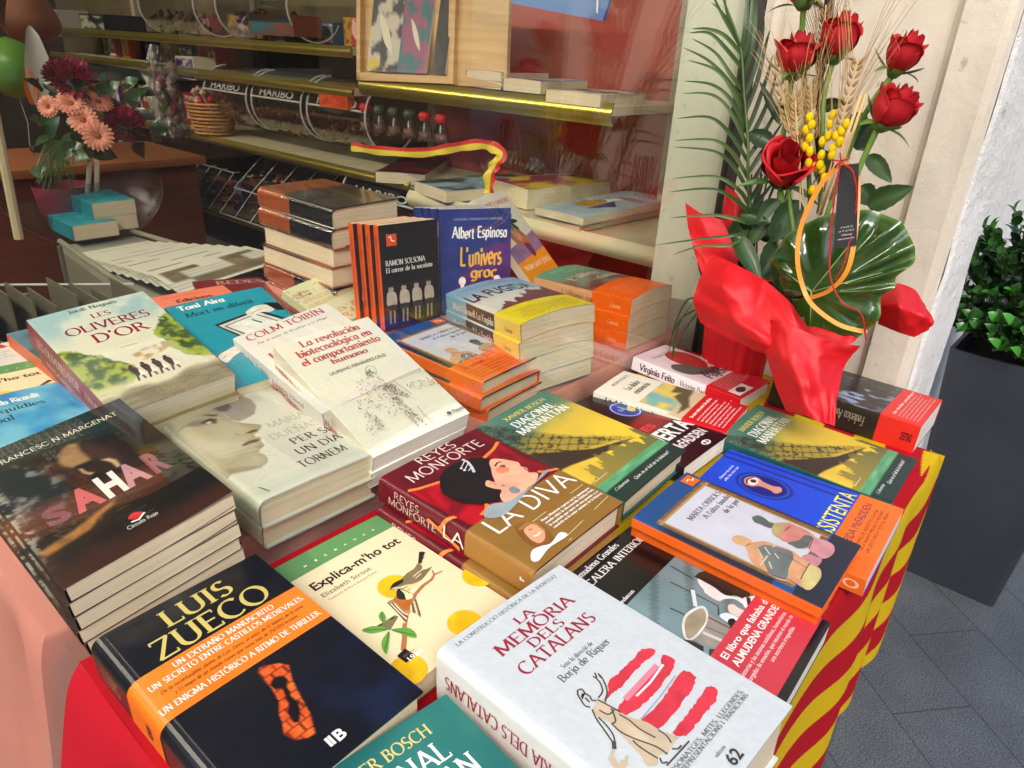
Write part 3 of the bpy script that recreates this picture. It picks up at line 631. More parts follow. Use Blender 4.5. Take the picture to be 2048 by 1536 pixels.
# ---------------------------------------------------------------- planter and shrub
pl = thing('planter', 'tall tapered anthracite planter against the white wall', 'planter', (1.76, -.25, GZ))
def frus(mb, w0, w1, z0, z1, nz=2, col=(52, 55, 62), mi=0):
    P = []
    for k in range(nz):
        t = k/(nz-1); w = w0+(w1-w0)*t; z = z0+(z1-z0)*t; r = .012
        ring = []
        for cx, cy, a0 in ((1, 1, 0), (-1, 1, 90), (-1, -1, 180), (1, -1, 270)):
            for a in (0, 30, 60, 90): th = math.radians(a0+a); ring.append((cx*(w/2-r)+r*math.cos(th), cy*(w/2-r)+r*math.sin(th), z))
        P.append(ring)
    mb.grid(np.array(P), col, mi, closed=True)
g = MB(); frus(g, .232, .318, 0, .655, 8); frus(g, .318, .300, .655, .6551); frus(g, .300, .290, .655, .60)
g.build('pot', mat('anthracite', (54, 57, 65), rough=.42, mott=.2, mscale=5, bump=.1, bscale=300, bdist=.0005), pl)
g = MB(); g.box(-.145, .145, -.145, .145, .58, .61, (50, 36, 26)); g.build('soil', mat('soil', (50, 36, 28), rough=.95, bump=1, bscale=80, bdist=.01), pl)
sh = thing('shrub', 'bushy box shrub with glossy oval leaves growing in the anthracite planter', 'shrub', (1.76, -.25, -.14))
M_LEAF = mat('shrub_leaf', attr=True, rough=.35, coat=.3, sss=0)
rs = random.Random(11); g = MB(); tw = MB()
def leaf(mb, p, d, n, L, Wd_, col, fold=.25, nseg=5):
    d = Vector(d).normalized(); n = Vector(n); s = d.cross(n).normalized(); n = s.cross(d); P = []
    for i in range(nseg+1):
        t = i/nseg; w = Wd_*math.sin(PI*min(1, t**.8))**.8; c = Vector(p)+d*(L*t)+n*(L*.18*math.sin(t*2.4))
        P.append([c-s*w+n*w*fold, c, c+s*w+n*w*fold])
    mb.grid(np.array([[list(q) for q in r] for r in P]), col)
for k in range(270):
    th = rs.uniform(0, 2*PI); ph = math.acos(rs.uniform(-.25, 1)); R_ = rs.uniform(.6, 1)
    c = Vector((math.sin(ph)*math.cos(th)*.21*R_, math.sin(ph)*math.sin(th)*.235*R_, .15+math.cos(ph)*.33*R_)); c0 = Vector((c.x*.25, c.y*.25, .02))
    tw.tube([c0, c0.lerp(c, .5)+Vector((0, 0, .02)), c], [.003, .002, .001], 5, (84, 70, 44)); ax_ = (c-c0).normalized()
    for j in range(13):
        a = j*2.4; t = .45+.55*j/13; p = c0.lerp(c, t)+Vector((0, 0, .02*math.sin(PI*t))); s = ax_.orthogonal().normalized(); q = Matrix.Rotation(a, 3, ax_) @ s
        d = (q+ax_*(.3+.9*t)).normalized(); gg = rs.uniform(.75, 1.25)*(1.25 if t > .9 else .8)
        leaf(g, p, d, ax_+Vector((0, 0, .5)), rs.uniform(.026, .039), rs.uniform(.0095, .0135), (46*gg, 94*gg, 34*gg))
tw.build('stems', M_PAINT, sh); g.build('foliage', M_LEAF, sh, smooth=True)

# ---------------------------------------------------------------- the bouquet on the table
bq = thing('flower_bouquet', 'tall arrangement of red roses, wheat and palm in glossy red paper by the wall', 'bouquet', (.86, .125, 0))
BQ = Vector((.86, .125, 0))
def bpb(name, mb, m, parent=None, smooth=True):
    if parent is None: o = mb.build(name, m, bq, smooth); o.location = -BQ
    else: o = mb.build(name, m, parent, smooth)
    return o
M_PET = mat('rose_petal', attr=True, rough=.6, bump=.15, bscale=260, bdist=.0006)
M_GREEN = mat('stem_green', attr=True, rough=.45, mott=.15, mscale=60)
M_WRAP = mat('red_paper', (205, 10, 24), rough=.55, bump=.15, bscale=60, bdist=.0015)
def dense(C, nu=8, nv=8):
    """smooth surface through a grid of control points"""
    C = np.array(C, float); A = np.array([spline(r, nu, False) for r in C]); B = np.array([spline(A[:, j], nv, False) for j in range(A.shape[1])]); return B.transpose(1, 0, 2)
wr = MB()
def patch(rows, seed, amp=.004):
    C0 = np.array(rows, float); Pl = np.array([[(C0[int(min(a, C0.shape[0]-1.001))]*(1-a%1)+C0[min(int(a)+1, C0.shape[0]-1)]*(a%1)) for a in np.linspace(0, C0.shape[0]-1.001, (C0.shape[0]-1)*8+1)]]).squeeze(0)
    Pl = np.array([[r[int(b)]*(1-b%1)+r[min(int(b)+1, r.shape[0]-1)]*(b%1) for b in np.linspace(0, C0.shape[1]-1.001, (C0.shape[1]-1)*8+1)] for r in Pl]); P = dense(rows)*.4+Pl*.6; n, m = P.shape[:2]; u, v = np.meshgrid(np.linspace(0, 1, n), np.linspace(0, 1, m), indexing='ij')
    d = (np.abs(fbm(u+seed, v*1.6, 3.2, 3, seed)-.5)-.08)*.9; P = P+d[..., None]*amp*np.array([-1, -.6, .2])*5
    wr.grid(P)
patch([[(0.78,0.2238,0.2933),(0.8,0.2047,0.2779),(0.82,0.1728,0.2687)], [(0.75,0.1964,0.2619),(0.79,0.1796,0.2429),(0.8,0.1336,0.2302)], [(0.75,0.1745,0.2176),(0.74,0.1362,0.2197),(0.78,0.1077,0.1902)], [(0.72,0.1378,0.1908),(0.73,0.1164,0.1859),(0.75,0.0811,0.1702)]], 1)
patch([[(0.89,0.2096,0.3125),(0.87,0.1804,0.3066),(0.89,0.1687,0.2813)], [(0.87,0.1977,0.2575),(0.84,0.1545,0.2611),(0.87,0.1309,0.2191)], [(0.85,0.1714,0.2053),(0.82,0.1207,0.2046),(0.84,0.0956,0.164)]], 2)
patch([[(0.75,0.1499,0.2286),(0.72,0.0949,0.2301),(0.73,0.0486,0.2142),(0.71,0.0003,0.1984),(0.72,-0.0212,0.1729)], [(0.72,0.1485,0.1923),(0.675,0.0841,0.2052),(0.7,0.037,0.1849),(0.68,-0.0194,0.171),(0.7,-0.0458,0.1622)], [(0.705,0.1459,0.1634),(0.68,0.0832,0.1655),(0.665,0.0228,0.155),(0.69,-0.0265,0.1361),(0.69,-0.0635,0.1475)], [(0.71,0.1303,0.1289),(0.69,0.0769,0.127),(0.68,0.0152,0.1219),(0.68,-0.0447,0.1215),(0.7,-0.0806,0.1334)]], 3, .006)
patch([[(0.7,0.0337,0.1688),(0.67,-0.022,0.178),(0.69,-0.0668,0.1636),(0.73,-0.1044,0.1551)], [(0.675,0.0069,0.1299),(0.645,-0.0396,0.1438),(0.67,-0.0727,0.1396),(0.72,-0.0926,0.1268)], [(0.665,-0.0237,0.0836),(0.63,-0.0658,0.1151),(0.65,-0.0878,0.1058),(0.67,-0.1057,0.0979)], [(0.65,-0.0497,0.0606),(0.625,-0.085,0.0752),(0.635,-0.1071,0.0694),(0.65,-0.1168,0.0629)]], 5, .005)
patch([[(0.82,-0.085,0.213),(0.84,-0.1042,0.2243),(0.84,-0.1275,0.2209),(0.83,-0.1495,0.2031)], [(0.795,-0.0951,0.1944),(0.77,-0.1289,0.2114),(0.79,-0.1522,0.2013),(0.81,-0.1694,0.1908)], [(0.82,-0.0974,0.1635),(0.8,-0.1304,0.1656),(0.8,-0.1528,0.1645),(0.81,-0.1641,0.1743)]], 6)
patch([[(0.74,-0.0113,0.1653),(0.75,-0.065,0.1702),(0.8,-0.0834,0.2017),(0.83,-0.0891,0.2043)], [(0.72,-0.0549,0.1365),(0.73,-0.0901,0.1523),(0.78,-0.097,0.1718),(0.81,-0.1014,0.1734)]], 8)
wr.lathe([(.052, .002), (.055, .05), (.060, .10), (.066, .14), (.080, .175)], 80, c=(.860, .125, 0))
# pleats on the pot
A = wr.v[-1]; ang = np.arctan2(A[:, 1]-.125, A[:, 0]-.860); s = 1+.035*np.sin(ang*17)+.03*np.sin(ang*7+A[:, 2]*20); A[:, 0] = .860+(A[:, 0]-.860)*s; A[:, 1] = .125+(A[:, 1]-.125)*s
bpb('wrapping_paper', wr, M_WRAP)
# dark foliage base
rs = random.Random(4); g = MB()
def rleaf(mb, p, d, n, L, w, col, curl=.15):
    d = Vector(d).normalized(); n = Vector(n); s = d.cross(n).normalized(); n = s.cross(d); P = []; ns = 12
    for i in range(ns+1):
        t = i/ns; ww = w*(math.sin(PI*min(1, t**.75))**.75)*(1+.06*(i % 2)); c = Vector(p)+d*(L*t)-n*(L*curl*t*t)
        P.append([c-s*ww+n*ww*.35, c-s*ww*.5+n*ww*.08, c-n*ww*.06, c+s*ww*.5+n*ww*.08, c+s*ww+n*ww*.35])
    C = np.tile(lin(col), (len(P), 5, 1)); C[:, 2] *= 1.5
    mb.grid(np.array([[list(q) for q in r] for r in P]), C)
TOC = Vector(CP.tolist())
def leaf_px(mb, a, b, w, col, curl=.1):
    a, b = Vector(a), Vector(b); view = (TOC-a).normalized(); rleaf(mb, a, b-a, view+Vector((0, 0, .25)), (b-a).length, w, col, curl)
DG = (40, 66, 34); DG2 = (58, 82, 46)
for (a, b, w, c) in (((0.8,0.0772,0.3191), (0.78,0.0964,0.2803), .016, DG2), ((0.8,0.0474,0.3239), (0.78,0.0717,0.2581), .020, DG), ((0.8,0.0549,0.2699), (0.77,0.0717,0.2008), .020, DG), ((0.8,0.1358,0.286), (0.78,0.0862,0.2898), .014, DG), ((0.78,0.1277,0.2587), (0.74,0.0585,0.2099), .014, DG),
    ((0.82,0.1133,0.3935), (0.82,0.1569,0.4091), .014, DG), ((0.84,0.0867,0.3953), (0.82,0.1118,0.3864), .014, DG), ((0.84,0.0892,0.4415), (0.82,0.1238,0.4439), .009, DG), ((0.86,0.0685,0.4497), (0.84,0.0277,0.4604), .010, DG), ((0.85,0.0201,0.4439), (0.84,-0.016,0.4175), .014, DG), ((0.84,-0.0026,0.3988), (0.84,-0.0158,0.4376), .016, (34, 52, 30)),
    ((0.86,-0.0141,0.3919), (0.84,-0.0595,0.3635), .012, DG2), ((0.82,-0.0424,0.3279), (0.8,-0.0961,0.3648), .016, DG2), ((0.84,-0.0171,0.348), (0.82,-0.0506,0.3307), .016, DG), ((0.83,0.0591,0.392), (0.8,0.0625,0.358), .010, DG), ((0.84,0.0409,0.3936), (0.82,0.0301,0.3464), .014, DG), ((0.83,0.1117,0.422), (0.83,0.1558,0.482), .006, DG2)):
    leaf_px(g, a, b, w, c)
for k in range(46):
    p = Vector((.83+rs.uniform(-.05, .05), .09+rs.uniform(-.07, .07), .14+rs.uniform(0, .12))); rleaf(g, p, (rs.uniform(-1, 1), rs.uniform(-1, .6), rs.uniform(-.1, .9)), (-.6, -.5, .8), rs.uniform(.04, .07), rs.uniform(.010, .018), DG if k % 3 else DG2)
g2 = MB()
for k in range(14): x, y = .86+rs.uniform(-.02, .02), .125+rs.uniform(-.03, .03); g2.tube([(x, y, .13), (x+.01, y, .2), (x+.02+rs.uniform(-.02, .02), y+rs.uniform(-.03, .03), .34)], .0016, 6, (40, 60, 30))
bpb('leaves', g, mat('dark_leaf', attr=True, rough=.38, coat=.15)); bpb('inner_stems', g2, M_GREEN, smooth=True)
g = MB(); g.lathe([(.001, .15), (.03, .152), (.042, .13), (.040, .02)], 24, (20, 26, 18), c=(.860, .125, 0)); bpb('foam_base', g, mat('foam', (20, 28, 18), rough=.95))
# roses
def rose_mesh(seed, R_=.030, H=.066, opn=.5):
    mb = MB(); rr = random.Random(seed); n = 15
    for i in range(n):
        k = i/(n-1); o = k**1.3*opn; th0 = i*2.39996; ax = 1.35-.35*k; Us = np.linspace(-1, 1, 13); Vs = np.linspace(0, 1, 13)
        U, V = np.meshgrid(Us, Vs, indexing='ij'); h = H*(1-.12*k)
        prof = .20+.80*np.sin(PI*.5*np.clip(V*1.7, 0, 1)); r = R_*prof*(.16+.72*k)
        fl = np.clip(V-.70, 0, 1)**1.5*R_*(.1+(2.6*opn*(.6+.8*rr.random()) if k > .55 else 0))*(1-.5*U*U); r = r+fl
        z = h*V-np.clip(V-.70, 0, 1)**2*h*(.3+(3.2*opn if k > .55 else 0))-h*.28*U*U*V*V+.0009*np.sin(U*5+i*2)*V*V
        a = th0+U*ax*(1-.12*V**3); off = .002*(i % 3)
        P = np.stack([(r+off*.3)*np.cos(a), (r+off*.3)*np.sin(a), z], -1)
        c = mixc((206, 14, 30), (150, 8, 20), fbm(U+i, V, 3, 3, seed+i)); c = mixc(c, (110, 4, 14), ss(.95, 1.0, V)*.5); c = mixc(c, (222, 30, 46), ss(.5, .9, V)*k*.5)
        mb.grid(P, lin(c))
    return mb
def rose(base, tip, seed, size=1., opn=.5, stem=None, name='rose'):
    base, tip = Vector(base), Vector(tip); d = (tip-base)*1.10; L = d.length
    root = bpy.data.objects.new('rose', None); COL.objects.link(root); root.parent = bq; root.location = base-BQ
    root.rotation_euler = d.to_track_quat('Z', 'Y').to_euler(); root.empty_display_size = .02
    H = L; R_ = H*.50*size
    rose_mesh(seed, R_, H, opn).build('petals', M_PET, root, True)
    sp = MB(); rr = random.Random(seed)
    sp.lathe([(.001, -.004), (R_*.25, -.003), (R_*.42, .004), (R_*.5, .009)], 12, (86, 120, 52))
    for i in range(5):
        a = i*1.257+rr.random(); dd = Vector((math.cos(a), math.sin(a), .35)); rleaf(sp, (math.cos(a)*R_*.4, math.sin(a)*R_*.4, .004), dd, (0, 0, 1), H*.55, .0052, (84, 116, 50), curl=-.25 if i % 2 else .5)
    sp.build('sepals', M_GREEN, root, True)
    if stem:
        P = spline([Vector(p)-base for p in stem], 6, False); q = root.rotation_euler.to_matrix().inverted(); P = np.array([list(q @ Vector(p)) for p in P])
        st = MB(); st.tube(P, np.linspace(.0042, .0034, len(P)), 10, (112, 148, 60)); st.build('stem', M_GREEN, root, True)
rose((0.8,0.096,0.4878), (0.8,0.0923,0.5465), 1, 1.0, .45, [(0.8,0.0957,0.4865), (0.8,0.0921,0.4321), (0.8,0.087,0.3906), (0.79,0.0386,0.2671)])
rose((0.83,0.054,0.5119), (0.83,0.0473,0.5736), 2, .85, .35, [(0.83,0.0537,0.5106), (0.82,0.0524,0.4688), (0.81,0.0404,0.4231), (0.79,0.0106,0.3095)])
rose((0.8,-0.0377,0.5003), (0.8,-0.0532,0.5505), 3, .85, .42, [(0.8,-0.0374,0.4991), (0.8,-0.0212,0.4652), (0.8,-0.0086,0.4221), (0.78,-0.0012,0.3057)])
rose((0.77,-0.0445,0.4362), (0.77,-0.071,0.4858), 4, 1.0, .30, [(0.77,-0.0442,0.435), (0.77,-0.0382,0.4076), (0.77,-0.0337,0.381), (0.77,-0.0244,0.2828)])
rose((0.8,0.0806,0.3423), (0.755,0.059,0.3983), 5, .92, .40, [(0.8,0.0809,0.3363), (0.8,0.0666,0.3058), (0.79,0.028,0.254)])
rose((0.8,0.0984,0.5774), (0.8,0.1072,0.6321), 6, 1.0, .45, [(0.8,0.0982,0.5762), (0.81,0.0957,0.5379), (0.82,0.0809,0.4734), (0.8,0.0329,0.3263)])
# palm frond
g = MB(); rach = spline([(0.8,0.1055,0.2601),(0.8,0.1249,0.3113),(0.8,0.1363,0.3566),(0.8,0.1437,0.3941),(0.81,0.169,0.4658),(0.82,0.1923,0.5276),(0.83,0.2357,0.5887),(0.84,0.2667,0.6297)], 8, False)
g.tube(rach, np.linspace(.0032, .0012, len(rach)), 8, (70, 96, 44))
def blade(mb, P, w, col):
    P = spline(P, 6, False); t = np.gradient(P, axis=0); t /= np.linalg.norm(t, axis=1)[:, None]; vw = CP-P; s = np.cross(t, vw); s /= np.linalg.norm(s, axis=1)[:, None]
    k = np.linspace(0, 1, len(P)); ww = (w*np.sin(PI*(.08+.92*k)**.6)**.7)[:, None]+.0001; nn = np.cross(s, t)
    C = np.tile(lin(col), (3, len(P), 1)); C[1] *= .75
    mb.grid(np.stack([P-s*ww, P-nn*ww*.4, P+s*ww]), C)
for i, P in enumerate([[(0.82,0.1866,0.5148),(0.8,0.209,0.5393),(0.79,0.2341,0.5476),(0.78,0.2544,0.5467)], [(0.82,0.1802,0.4944),(0.8,0.2062,0.5238),(0.79,0.2307,0.5423),(0.78,0.2586,0.5411)], [(0.82,0.1717,0.4634),(0.8,0.1894,0.4868),(0.79,0.2161,0.5163),(0.77,0.2467,0.5336)], [(0.82,0.1651,0.4425),(0.8,0.1938,0.4796),(0.79,0.2266,0.5055),(0.78,0.2655,0.521)], [(0.82,0.1593,0.4213),(0.8,0.1861,0.4696),(0.79,0.2136,0.4937),(0.78,0.2557,0.504)], [(0.81,0.1504,0.4044),(0.79,0.1749,0.4495),(0.78,0.207,0.4718),(0.77,0.2504,0.4746)], [(0.81,0.1454,0.383),(0.79,0.1716,0.432),(0.78,0.2044,0.4579),(0.77,0.2491,0.4569)], [(0.81,0.1418,0.3648),(0.79,0.1686,0.4035),(0.77,0.1978,0.4267),(0.76,0.248,0.4209)],
    [(0.81,0.1359,0.3392),(0.79,0.1614,0.3786),(0.77,0.1879,0.3951),(0.75,0.2433,0.3893)], [(0.81,0.1322,0.3206),(0.79,0.158,0.3605),(0.77,0.185,0.3793),(0.75,0.2427,0.3797)], [(0.8,0.1218,0.3002),(0.78,0.1359,0.3269),(0.76,0.1693,0.3442),(0.75,0.236,0.3325)], [(0.8,0.1188,0.2891),(0.78,0.1323,0.3085),(0.75,0.1652,0.327),(0.74,0.2333,0.3129)], [(0.8,0.1149,0.2741),(0.77,0.1213,0.2848),(0.75,0.1582,0.2885),(0.73,0.2215,0.2751)], [(0.8,0.115,0.2661),(0.75,0.1162,0.2655),(0.73,0.1628,0.2531),(0.71,0.2269,0.2337)], [(0.8,0.1143,0.2623),(0.75,0.1213,0.2489),(0.73,0.1609,0.2424),(0.72,0.2006,0.2212)],
    [(0.82,0.1941,0.5282),(0.81,0.2181,0.561),(0.8,0.2341,0.5867),(0.8,0.251,0.6129)], [(0.82,0.1986,0.5349),(0.81,0.2153,0.5677),(0.8,0.2228,0.5997)], [(0.82,0.1895,0.5216),(0.8,0.2038,0.5541),(0.79,0.2184,0.5731),(0.79,0.2347,0.5828)]]): blade(g, P, .0030 if i < 13 else .0022, (62, 88, 40) if i % 2 else (78, 104, 48))
for i, P in enumerate([[(0.82,0.1837,0.5081),(0.82,0.1805,0.5489),(0.83,0.1892,0.5889),(0.83,0.1931,0.6083)], [(0.82,0.178,0.4876),(0.82,0.1726,0.529),(0.83,0.1798,0.5693),(0.83,0.1851,0.5954)], [(0.82,0.1702,0.4599),(0.83,0.1663,0.5022),(0.84,0.1688,0.5433),(0.84,0.1719,0.5699)], [(0.82,0.1644,0.4389),(0.83,0.1597,0.4817),(0.84,0.1615,0.5266),(0.84,0.1585,0.5503)], [(0.82,0.1571,0.4106),(0.83,0.1527,0.4469),(0.84,0.1498,0.4893),(0.85,0.152,0.517)], [(0.82,0.1528,0.3926),(0.83,0.1444,0.426),(0.84,0.1377,0.4691),(0.85,0.1416,0.4934)], [(0.81,0.1432,0.3721),(0.82,0.1343,0.3984),(0.84,0.1281,0.4344),(0.85,0.1249,0.4629)], [(0.81,0.1381,0.3502),(0.82,0.1299,0.3768),(0.84,0.1237,0.4021),(0.85,0.1151,0.4281)], [(0.81,0.1328,0.3281),(0.82,0.1255,0.3549),(0.84,0.1224,0.3763),(0.85,0.1113,0.403)], [(0.8,0.124,0.3114),(0.82,0.121,0.3328),(0.83,0.113,0.352),(0.84,0.1051,0.3785)], [(0.8,0.1196,0.2889),(0.82,0.118,0.3101),(0.83,0.1116,0.3255),(0.84,0.1036,0.3487)], [(0.82,0.1886,0.525),(0.82,0.1882,0.5554),(0.83,0.1979,0.5889),(0.83,0.2033,0.6084)]]): blade(g, P, .0034, (58, 84, 40))
bpb('palm_leaf', g, M_GREEN)
# thin grasses by the glass
g = MB()
for P in ([(0.74,0.1466,0.1555),(0.75,0.1776,0.1452),(0.77,0.2034,0.0889),(0.8,0.2238,0.0128)], [(0.74,0.1516,0.1328),(0.75,0.1735,0.0935),(0.78,0.1965,0.0416)], [(0.74,0.1487,0.1422),(0.76,0.1905,0.1041),(0.79,0.2194,0.0414)], [(0.78,0.2031,0.0204),(0.77,0.1991,0.0624),(0.76,0.1886,0.1046),(0.75,0.1643,0.1487)]): blade(g, P, .0016, (66, 86, 44))
bpb('grass_blades', g, M_GREEN)
# large glossy leaf: rings from the stalk point out to the rim
RIM = np.array([(0.735,-0.001,0.1946),(0.735,0.0149,0.1914),(0.735,0.0313,0.2028),(0.735,0.045,0.2248),(0.735,0.0496,0.2432),(0.735,0.0441,0.2634),(0.735,0.0306,0.2902),(0.735,0.0061,0.3103),(0.735,-0.0228,0.328),(0.735,-0.0567,0.3383),(0.735,-0.0795,0.3402),(0.735,-0.1014,0.3346),(0.735,-0.1165,0.3279),(0.735,-0.1302,0.3092),(0.735,-0.137,0.2962),(0.735,-0.138,0.2795),(0.735,-0.1232,0.2587),(0.735,-0.1247,0.244),(0.735,-0.1124,0.2281),(0.735,-0.1175,0.2007),(0.735,-0.1095,0.1825),(0.735,-0.0989,0.1657),(0.735,-0.0676,0.1366),(0.735,-0.0361,0.1225),(0.735,-0.0159,0.1265),(0.735,0.0047,0.1438),(0.735,0.0173,0.1606),(0.735,0.0149,0.1785),(0.735,-0.0136,0.1987)]); CEN = np.array((0.725,-0.023,0.2146))
g = MB(); R2 = spline(RIM, 5); nr = 16; k = np.arange(len(R2)); P = []
nv = TOC-Vector(CEN.tolist()); nv.normalize(); nv = np.array(nv)
ang = k/len(R2)*2*PI
for j in range(nr+1):
    t = (j/nr); rip = .0045*np.sin(ang*15+t*2.2)*ss(.2, .75, t)*(.4+.6*(np.sin(ang*.5+.3)**2)); cup = .020*t*t-.026*np.sin(ang-2.2)*t*t; dr = -.035*ss(.8, 1, t)*t*(.5+.5*np.sin(ang*3+1))*.35
    P.append(CEN+(R2-CEN)*(t**.9)+nv*((-.012*(1-t)+rip-cup*.8+dr)[:, None]))
P = np.array(P); A, T_ = np.meshgrid(ang, np.linspace(0, 1, nr+1)); vn = np.abs(np.sin(A*7.5+T_*1.1)); 
c = mixc((30, 60, 18), (56, 92, 32), fbm(A, T_, 3, 3, 2)); c = mixc(c, (70, 104, 44), ss(.06, .02, vn)*.4*ss(.05, .3, T_)); c = mixc(c, (104, 140, 60), ss(.97, 1, T_)*.7)
C = lin(c); g.grid(P, C, closed=True)
bpb('broad_leaf', g, mat('waxy_leaf', attr=True, rough=.16, coat=.9, bump=.2, bscale=40, bdist=.002))
g = MB()
for a, b in ((CEN, P[11, 75]), (CEN, P[9, 50]), (CEN, P[9, 115]), (CEN, P[9, 20])): g.tube([CEN+nv*.003, (np.array(a)+b)/2+nv*.004, b+nv*.002], [.0012, .0009, .0004], 6, (150, 176, 96))
g.tube([CEN+nv*.002, np.array((0.76,0.0082,0.2179)), np.array((0.79,0.0322,0.2377))], .0022, 8, (90, 120, 60)); bpb('leaf_veins', g, M_GREEN)
# wheat ears
def wheat(ax_pts, awn, seed, dark=False, n=22):
    g = MB(); rr = random.Random(seed); P = spline([np.array(p) for p in ax_pts], 8, False); m = len(P); cA = (180, 144, 88) if not dark else (150, 120, 76); t0 = P[-1]-P[0]; t0 = t0/np.linalg.norm(t0)
    side = np.cross(t0, CP-P[0]); side /= np.linalg.norm(side); nn = np.cross(side, t0)
    for i in range(n):
        k = .5+.5*i/n; p = P[min(m-1, int(k*(m-1)))]; s = (1 if i % 2 else -1); d = t0*.9+side*s*.42+nn*(.3 if i % 4 < 2 else -.1); d /= np.linalg.norm(d); q = p+side*s*.0022
        g.tube([q, q+d*.003, q+d*.007, q+d*.010, q+d*.0125], [.0006, .0019, .0021, .0013, .0003], 6, cA)
        L = awn*rr.uniform(.7, 1.1); e = t0+side*s*rr.uniform(.05, .34)+nn*rr.uniform(-.1, .25); e /= np.linalg.norm(e); g.tube([q+d*.012, q+d*.012+e*L*.5, q+d*.012+e*L+side*s*.006], [.00042, .00036, .0002], 4, (190, 156, 104) if not dark else (120, 92, 60), cap=False)
    g.tube(P, .0011, 6, (214, 190, 130)); bpb('wheat_ear', g, mat('dry_straw', attr=True, rough=.6))
wheat([(0.78,0.0092,0.3038),(0.77,0.0045,0.3825),(0.77,0.0032,0.4429),(0.77,0.0006,0.516)], .13, 1, n=30)
wheat([(0.78,0.0372,0.3134),(0.78,0.0509,0.3755),(0.78,0.0652,0.4206),(0.78,0.0784,0.4674)], .12, 2)
wheat([(0.8,0.0154,0.3147),(0.8,0.0368,0.3828),(0.8,0.0546,0.4357),(0.8,0.067,0.4844)], .09, 3)
wheat([(0.78,0.0345,0.3283),(0.78,0.064,0.4016),(0.78,0.082,0.4338),(0.79,0.1239,0.517)], .07, 4)
wheat([(0.84,0.0481,0.3927),(0.85,0.0673,0.4604),(0.85,0.0789,0.5268),(0.86,0.0909,0.5849)], .12, 5, True, 34)
g = MB(); g.tube([(0.85,0.0526,0.3697),(0.86,0.0723,0.4598),(0.87,0.094,0.5919),(0.87,0.0978,0.6295)], .0045, 8, (44, 34, 28)); bpb('dark_reed', g, M_GREEN)
g = MB()
for a, b in (((0.76,-0.0165,0.4748), (0.77,0.004,0.3133)), ((0.76,-0.0224,0.4765), (0.77,-0.0049,0.3359))): g.tube([a, b], .0021, 6, (214, 180, 124))
bpb('straw_stalks', g, mat('dry_straw', attr=True, rough=.6))
for nm, pts in (('bud_sprig', [(0.775,0.0497,0.4403),(0.775,0.0447,0.4309),(0.775,0.0509,0.4236),(0.775,0.0436,0.413),(0.775,0.0475,0.4018),(0.775,0.039,0.396),(0.775,0.0377,0.3804),(0.775,0.0274,0.3763),(0.775,0.017,0.3743),(0.775,0.0246,0.3447)]), ('bud_sprig', [(0.77,0.0175,0.4467),(0.77,0.0182,0.4351),(0.77,0.0166,0.4196),(0.77,0.0231,0.4116),(0.77,0.0204,0.3939),(0.77,0.0194,0.3805),(0.77,0.0093,0.3641)]), ('bud_sprig', [(0.765,-0.0051,0.4376),(0.765,-0.0007,0.4281),(0.765,0.005,0.4211),(0.765,-0.0021,0.4141),(0.765,0.0057,0.404),(0.765,0.0046,0.3962)])):
    g = MB(); pts = [np.array(p) for p in pts]; srt = sorted(pts, key=lambda p: p[2]); g.tube(spline([srt[0]+[0, 0, -.05]]+[p+np.array([.004, .003, 0]) for p in srt], 3, False), .0009, 6, (90, 70, 40))
    for p in pts:
        for j in range(1):
            V = []; r = .0054
            for a in np.linspace(0, PI, 9): V.append((max(.0002, r*math.sin(a)), -math.cos(a)*r*1.35))
            g.lathe(V, 12, (240, 204, 20), c=tuple(p))
    bpb(nm, g, mat('fluffy_yellow', attr=True, rough=.9, spec=.2, bump=1, bscale=700, bdist=.002))
# striped ribbon, red cord, card
def ribbon(P, w, col, tw=0.):
    g = MB(); P = spline(P, 8, False); t = np.gradient(P, axis=0); t /= np.linalg.norm(t, axis=1)[:, None]; s = np.cross(t, CP-P); s /= np.linalg.norm(s, axis=1)[:, None]; nn = np.cross(s, t); k = np.linspace(0, 1, len(P))
    ca = np.cos(tw*k)[:, None]; sa_ = np.sin(tw*k)[:, None]; s = s*ca+nn*sa_; A = []; C = []
    for j in range(10):
        f = (j/9-.5)*2*w; A.append(P+s*f); C.append(np.tile(lin((232, 112, 18) if j % 2 == 0 else (238, 170, 50)), (len(P), 1)))
    g.grid(np.array(A), np.array(C)); return g
g = ribbon([(0.7,-0.0287,0.3937),(0.695,-0.0121,0.3638),(0.69,-0.001,0.311),(0.685,-0.0076,0.2649),(0.685,-0.0251,0.2265),(0.68,-0.0465,0.2079),(0.68,-0.0837,0.193),(0.69,-0.1159,0.1897)], .0031, None, .4)
h = ribbon([(0.71,-0.0319,0.3952),(0.715,-0.0418,0.3867),(0.72,-0.0515,0.3686),(0.7,-0.0687,0.3091),(0.69,-0.073,0.2649),(0.69,-0.0574,0.2334),(0.69,-0.0339,0.2161)], .0031, None, .5)
g.add(np.concatenate(h.v), h.f, np.concatenate(h.c)); bpb('ribbon', g, mat('ribbon_satin', attr=True, rough=.4, sheen=.2))
g = MB(); z = np.linspace(0, 1, 90)
def cord(P, w=.0011):
    P = spline(P, 14, False); t = np.gradient(P, axis=0); t /= np.linalg.norm(t, axis=1)[:, None]; s = np.cross(t, CP-P); s /= np.linalg.norm(s, axis=1)[:, None]; n_ = np.cross(s, t)
    L = np.concatenate([[0], np.cumsum(np.linalg.norm(np.diff(P, axis=0), axis=1))])
    for ph in (0, PI): a = L*1500+ph; g.tube(P+s*np.cos(a)[:, None]*w*.7+n_*np.sin(a)[:, None]*w*.7, w*.75, 6, (184, 24, 34), cap=False)
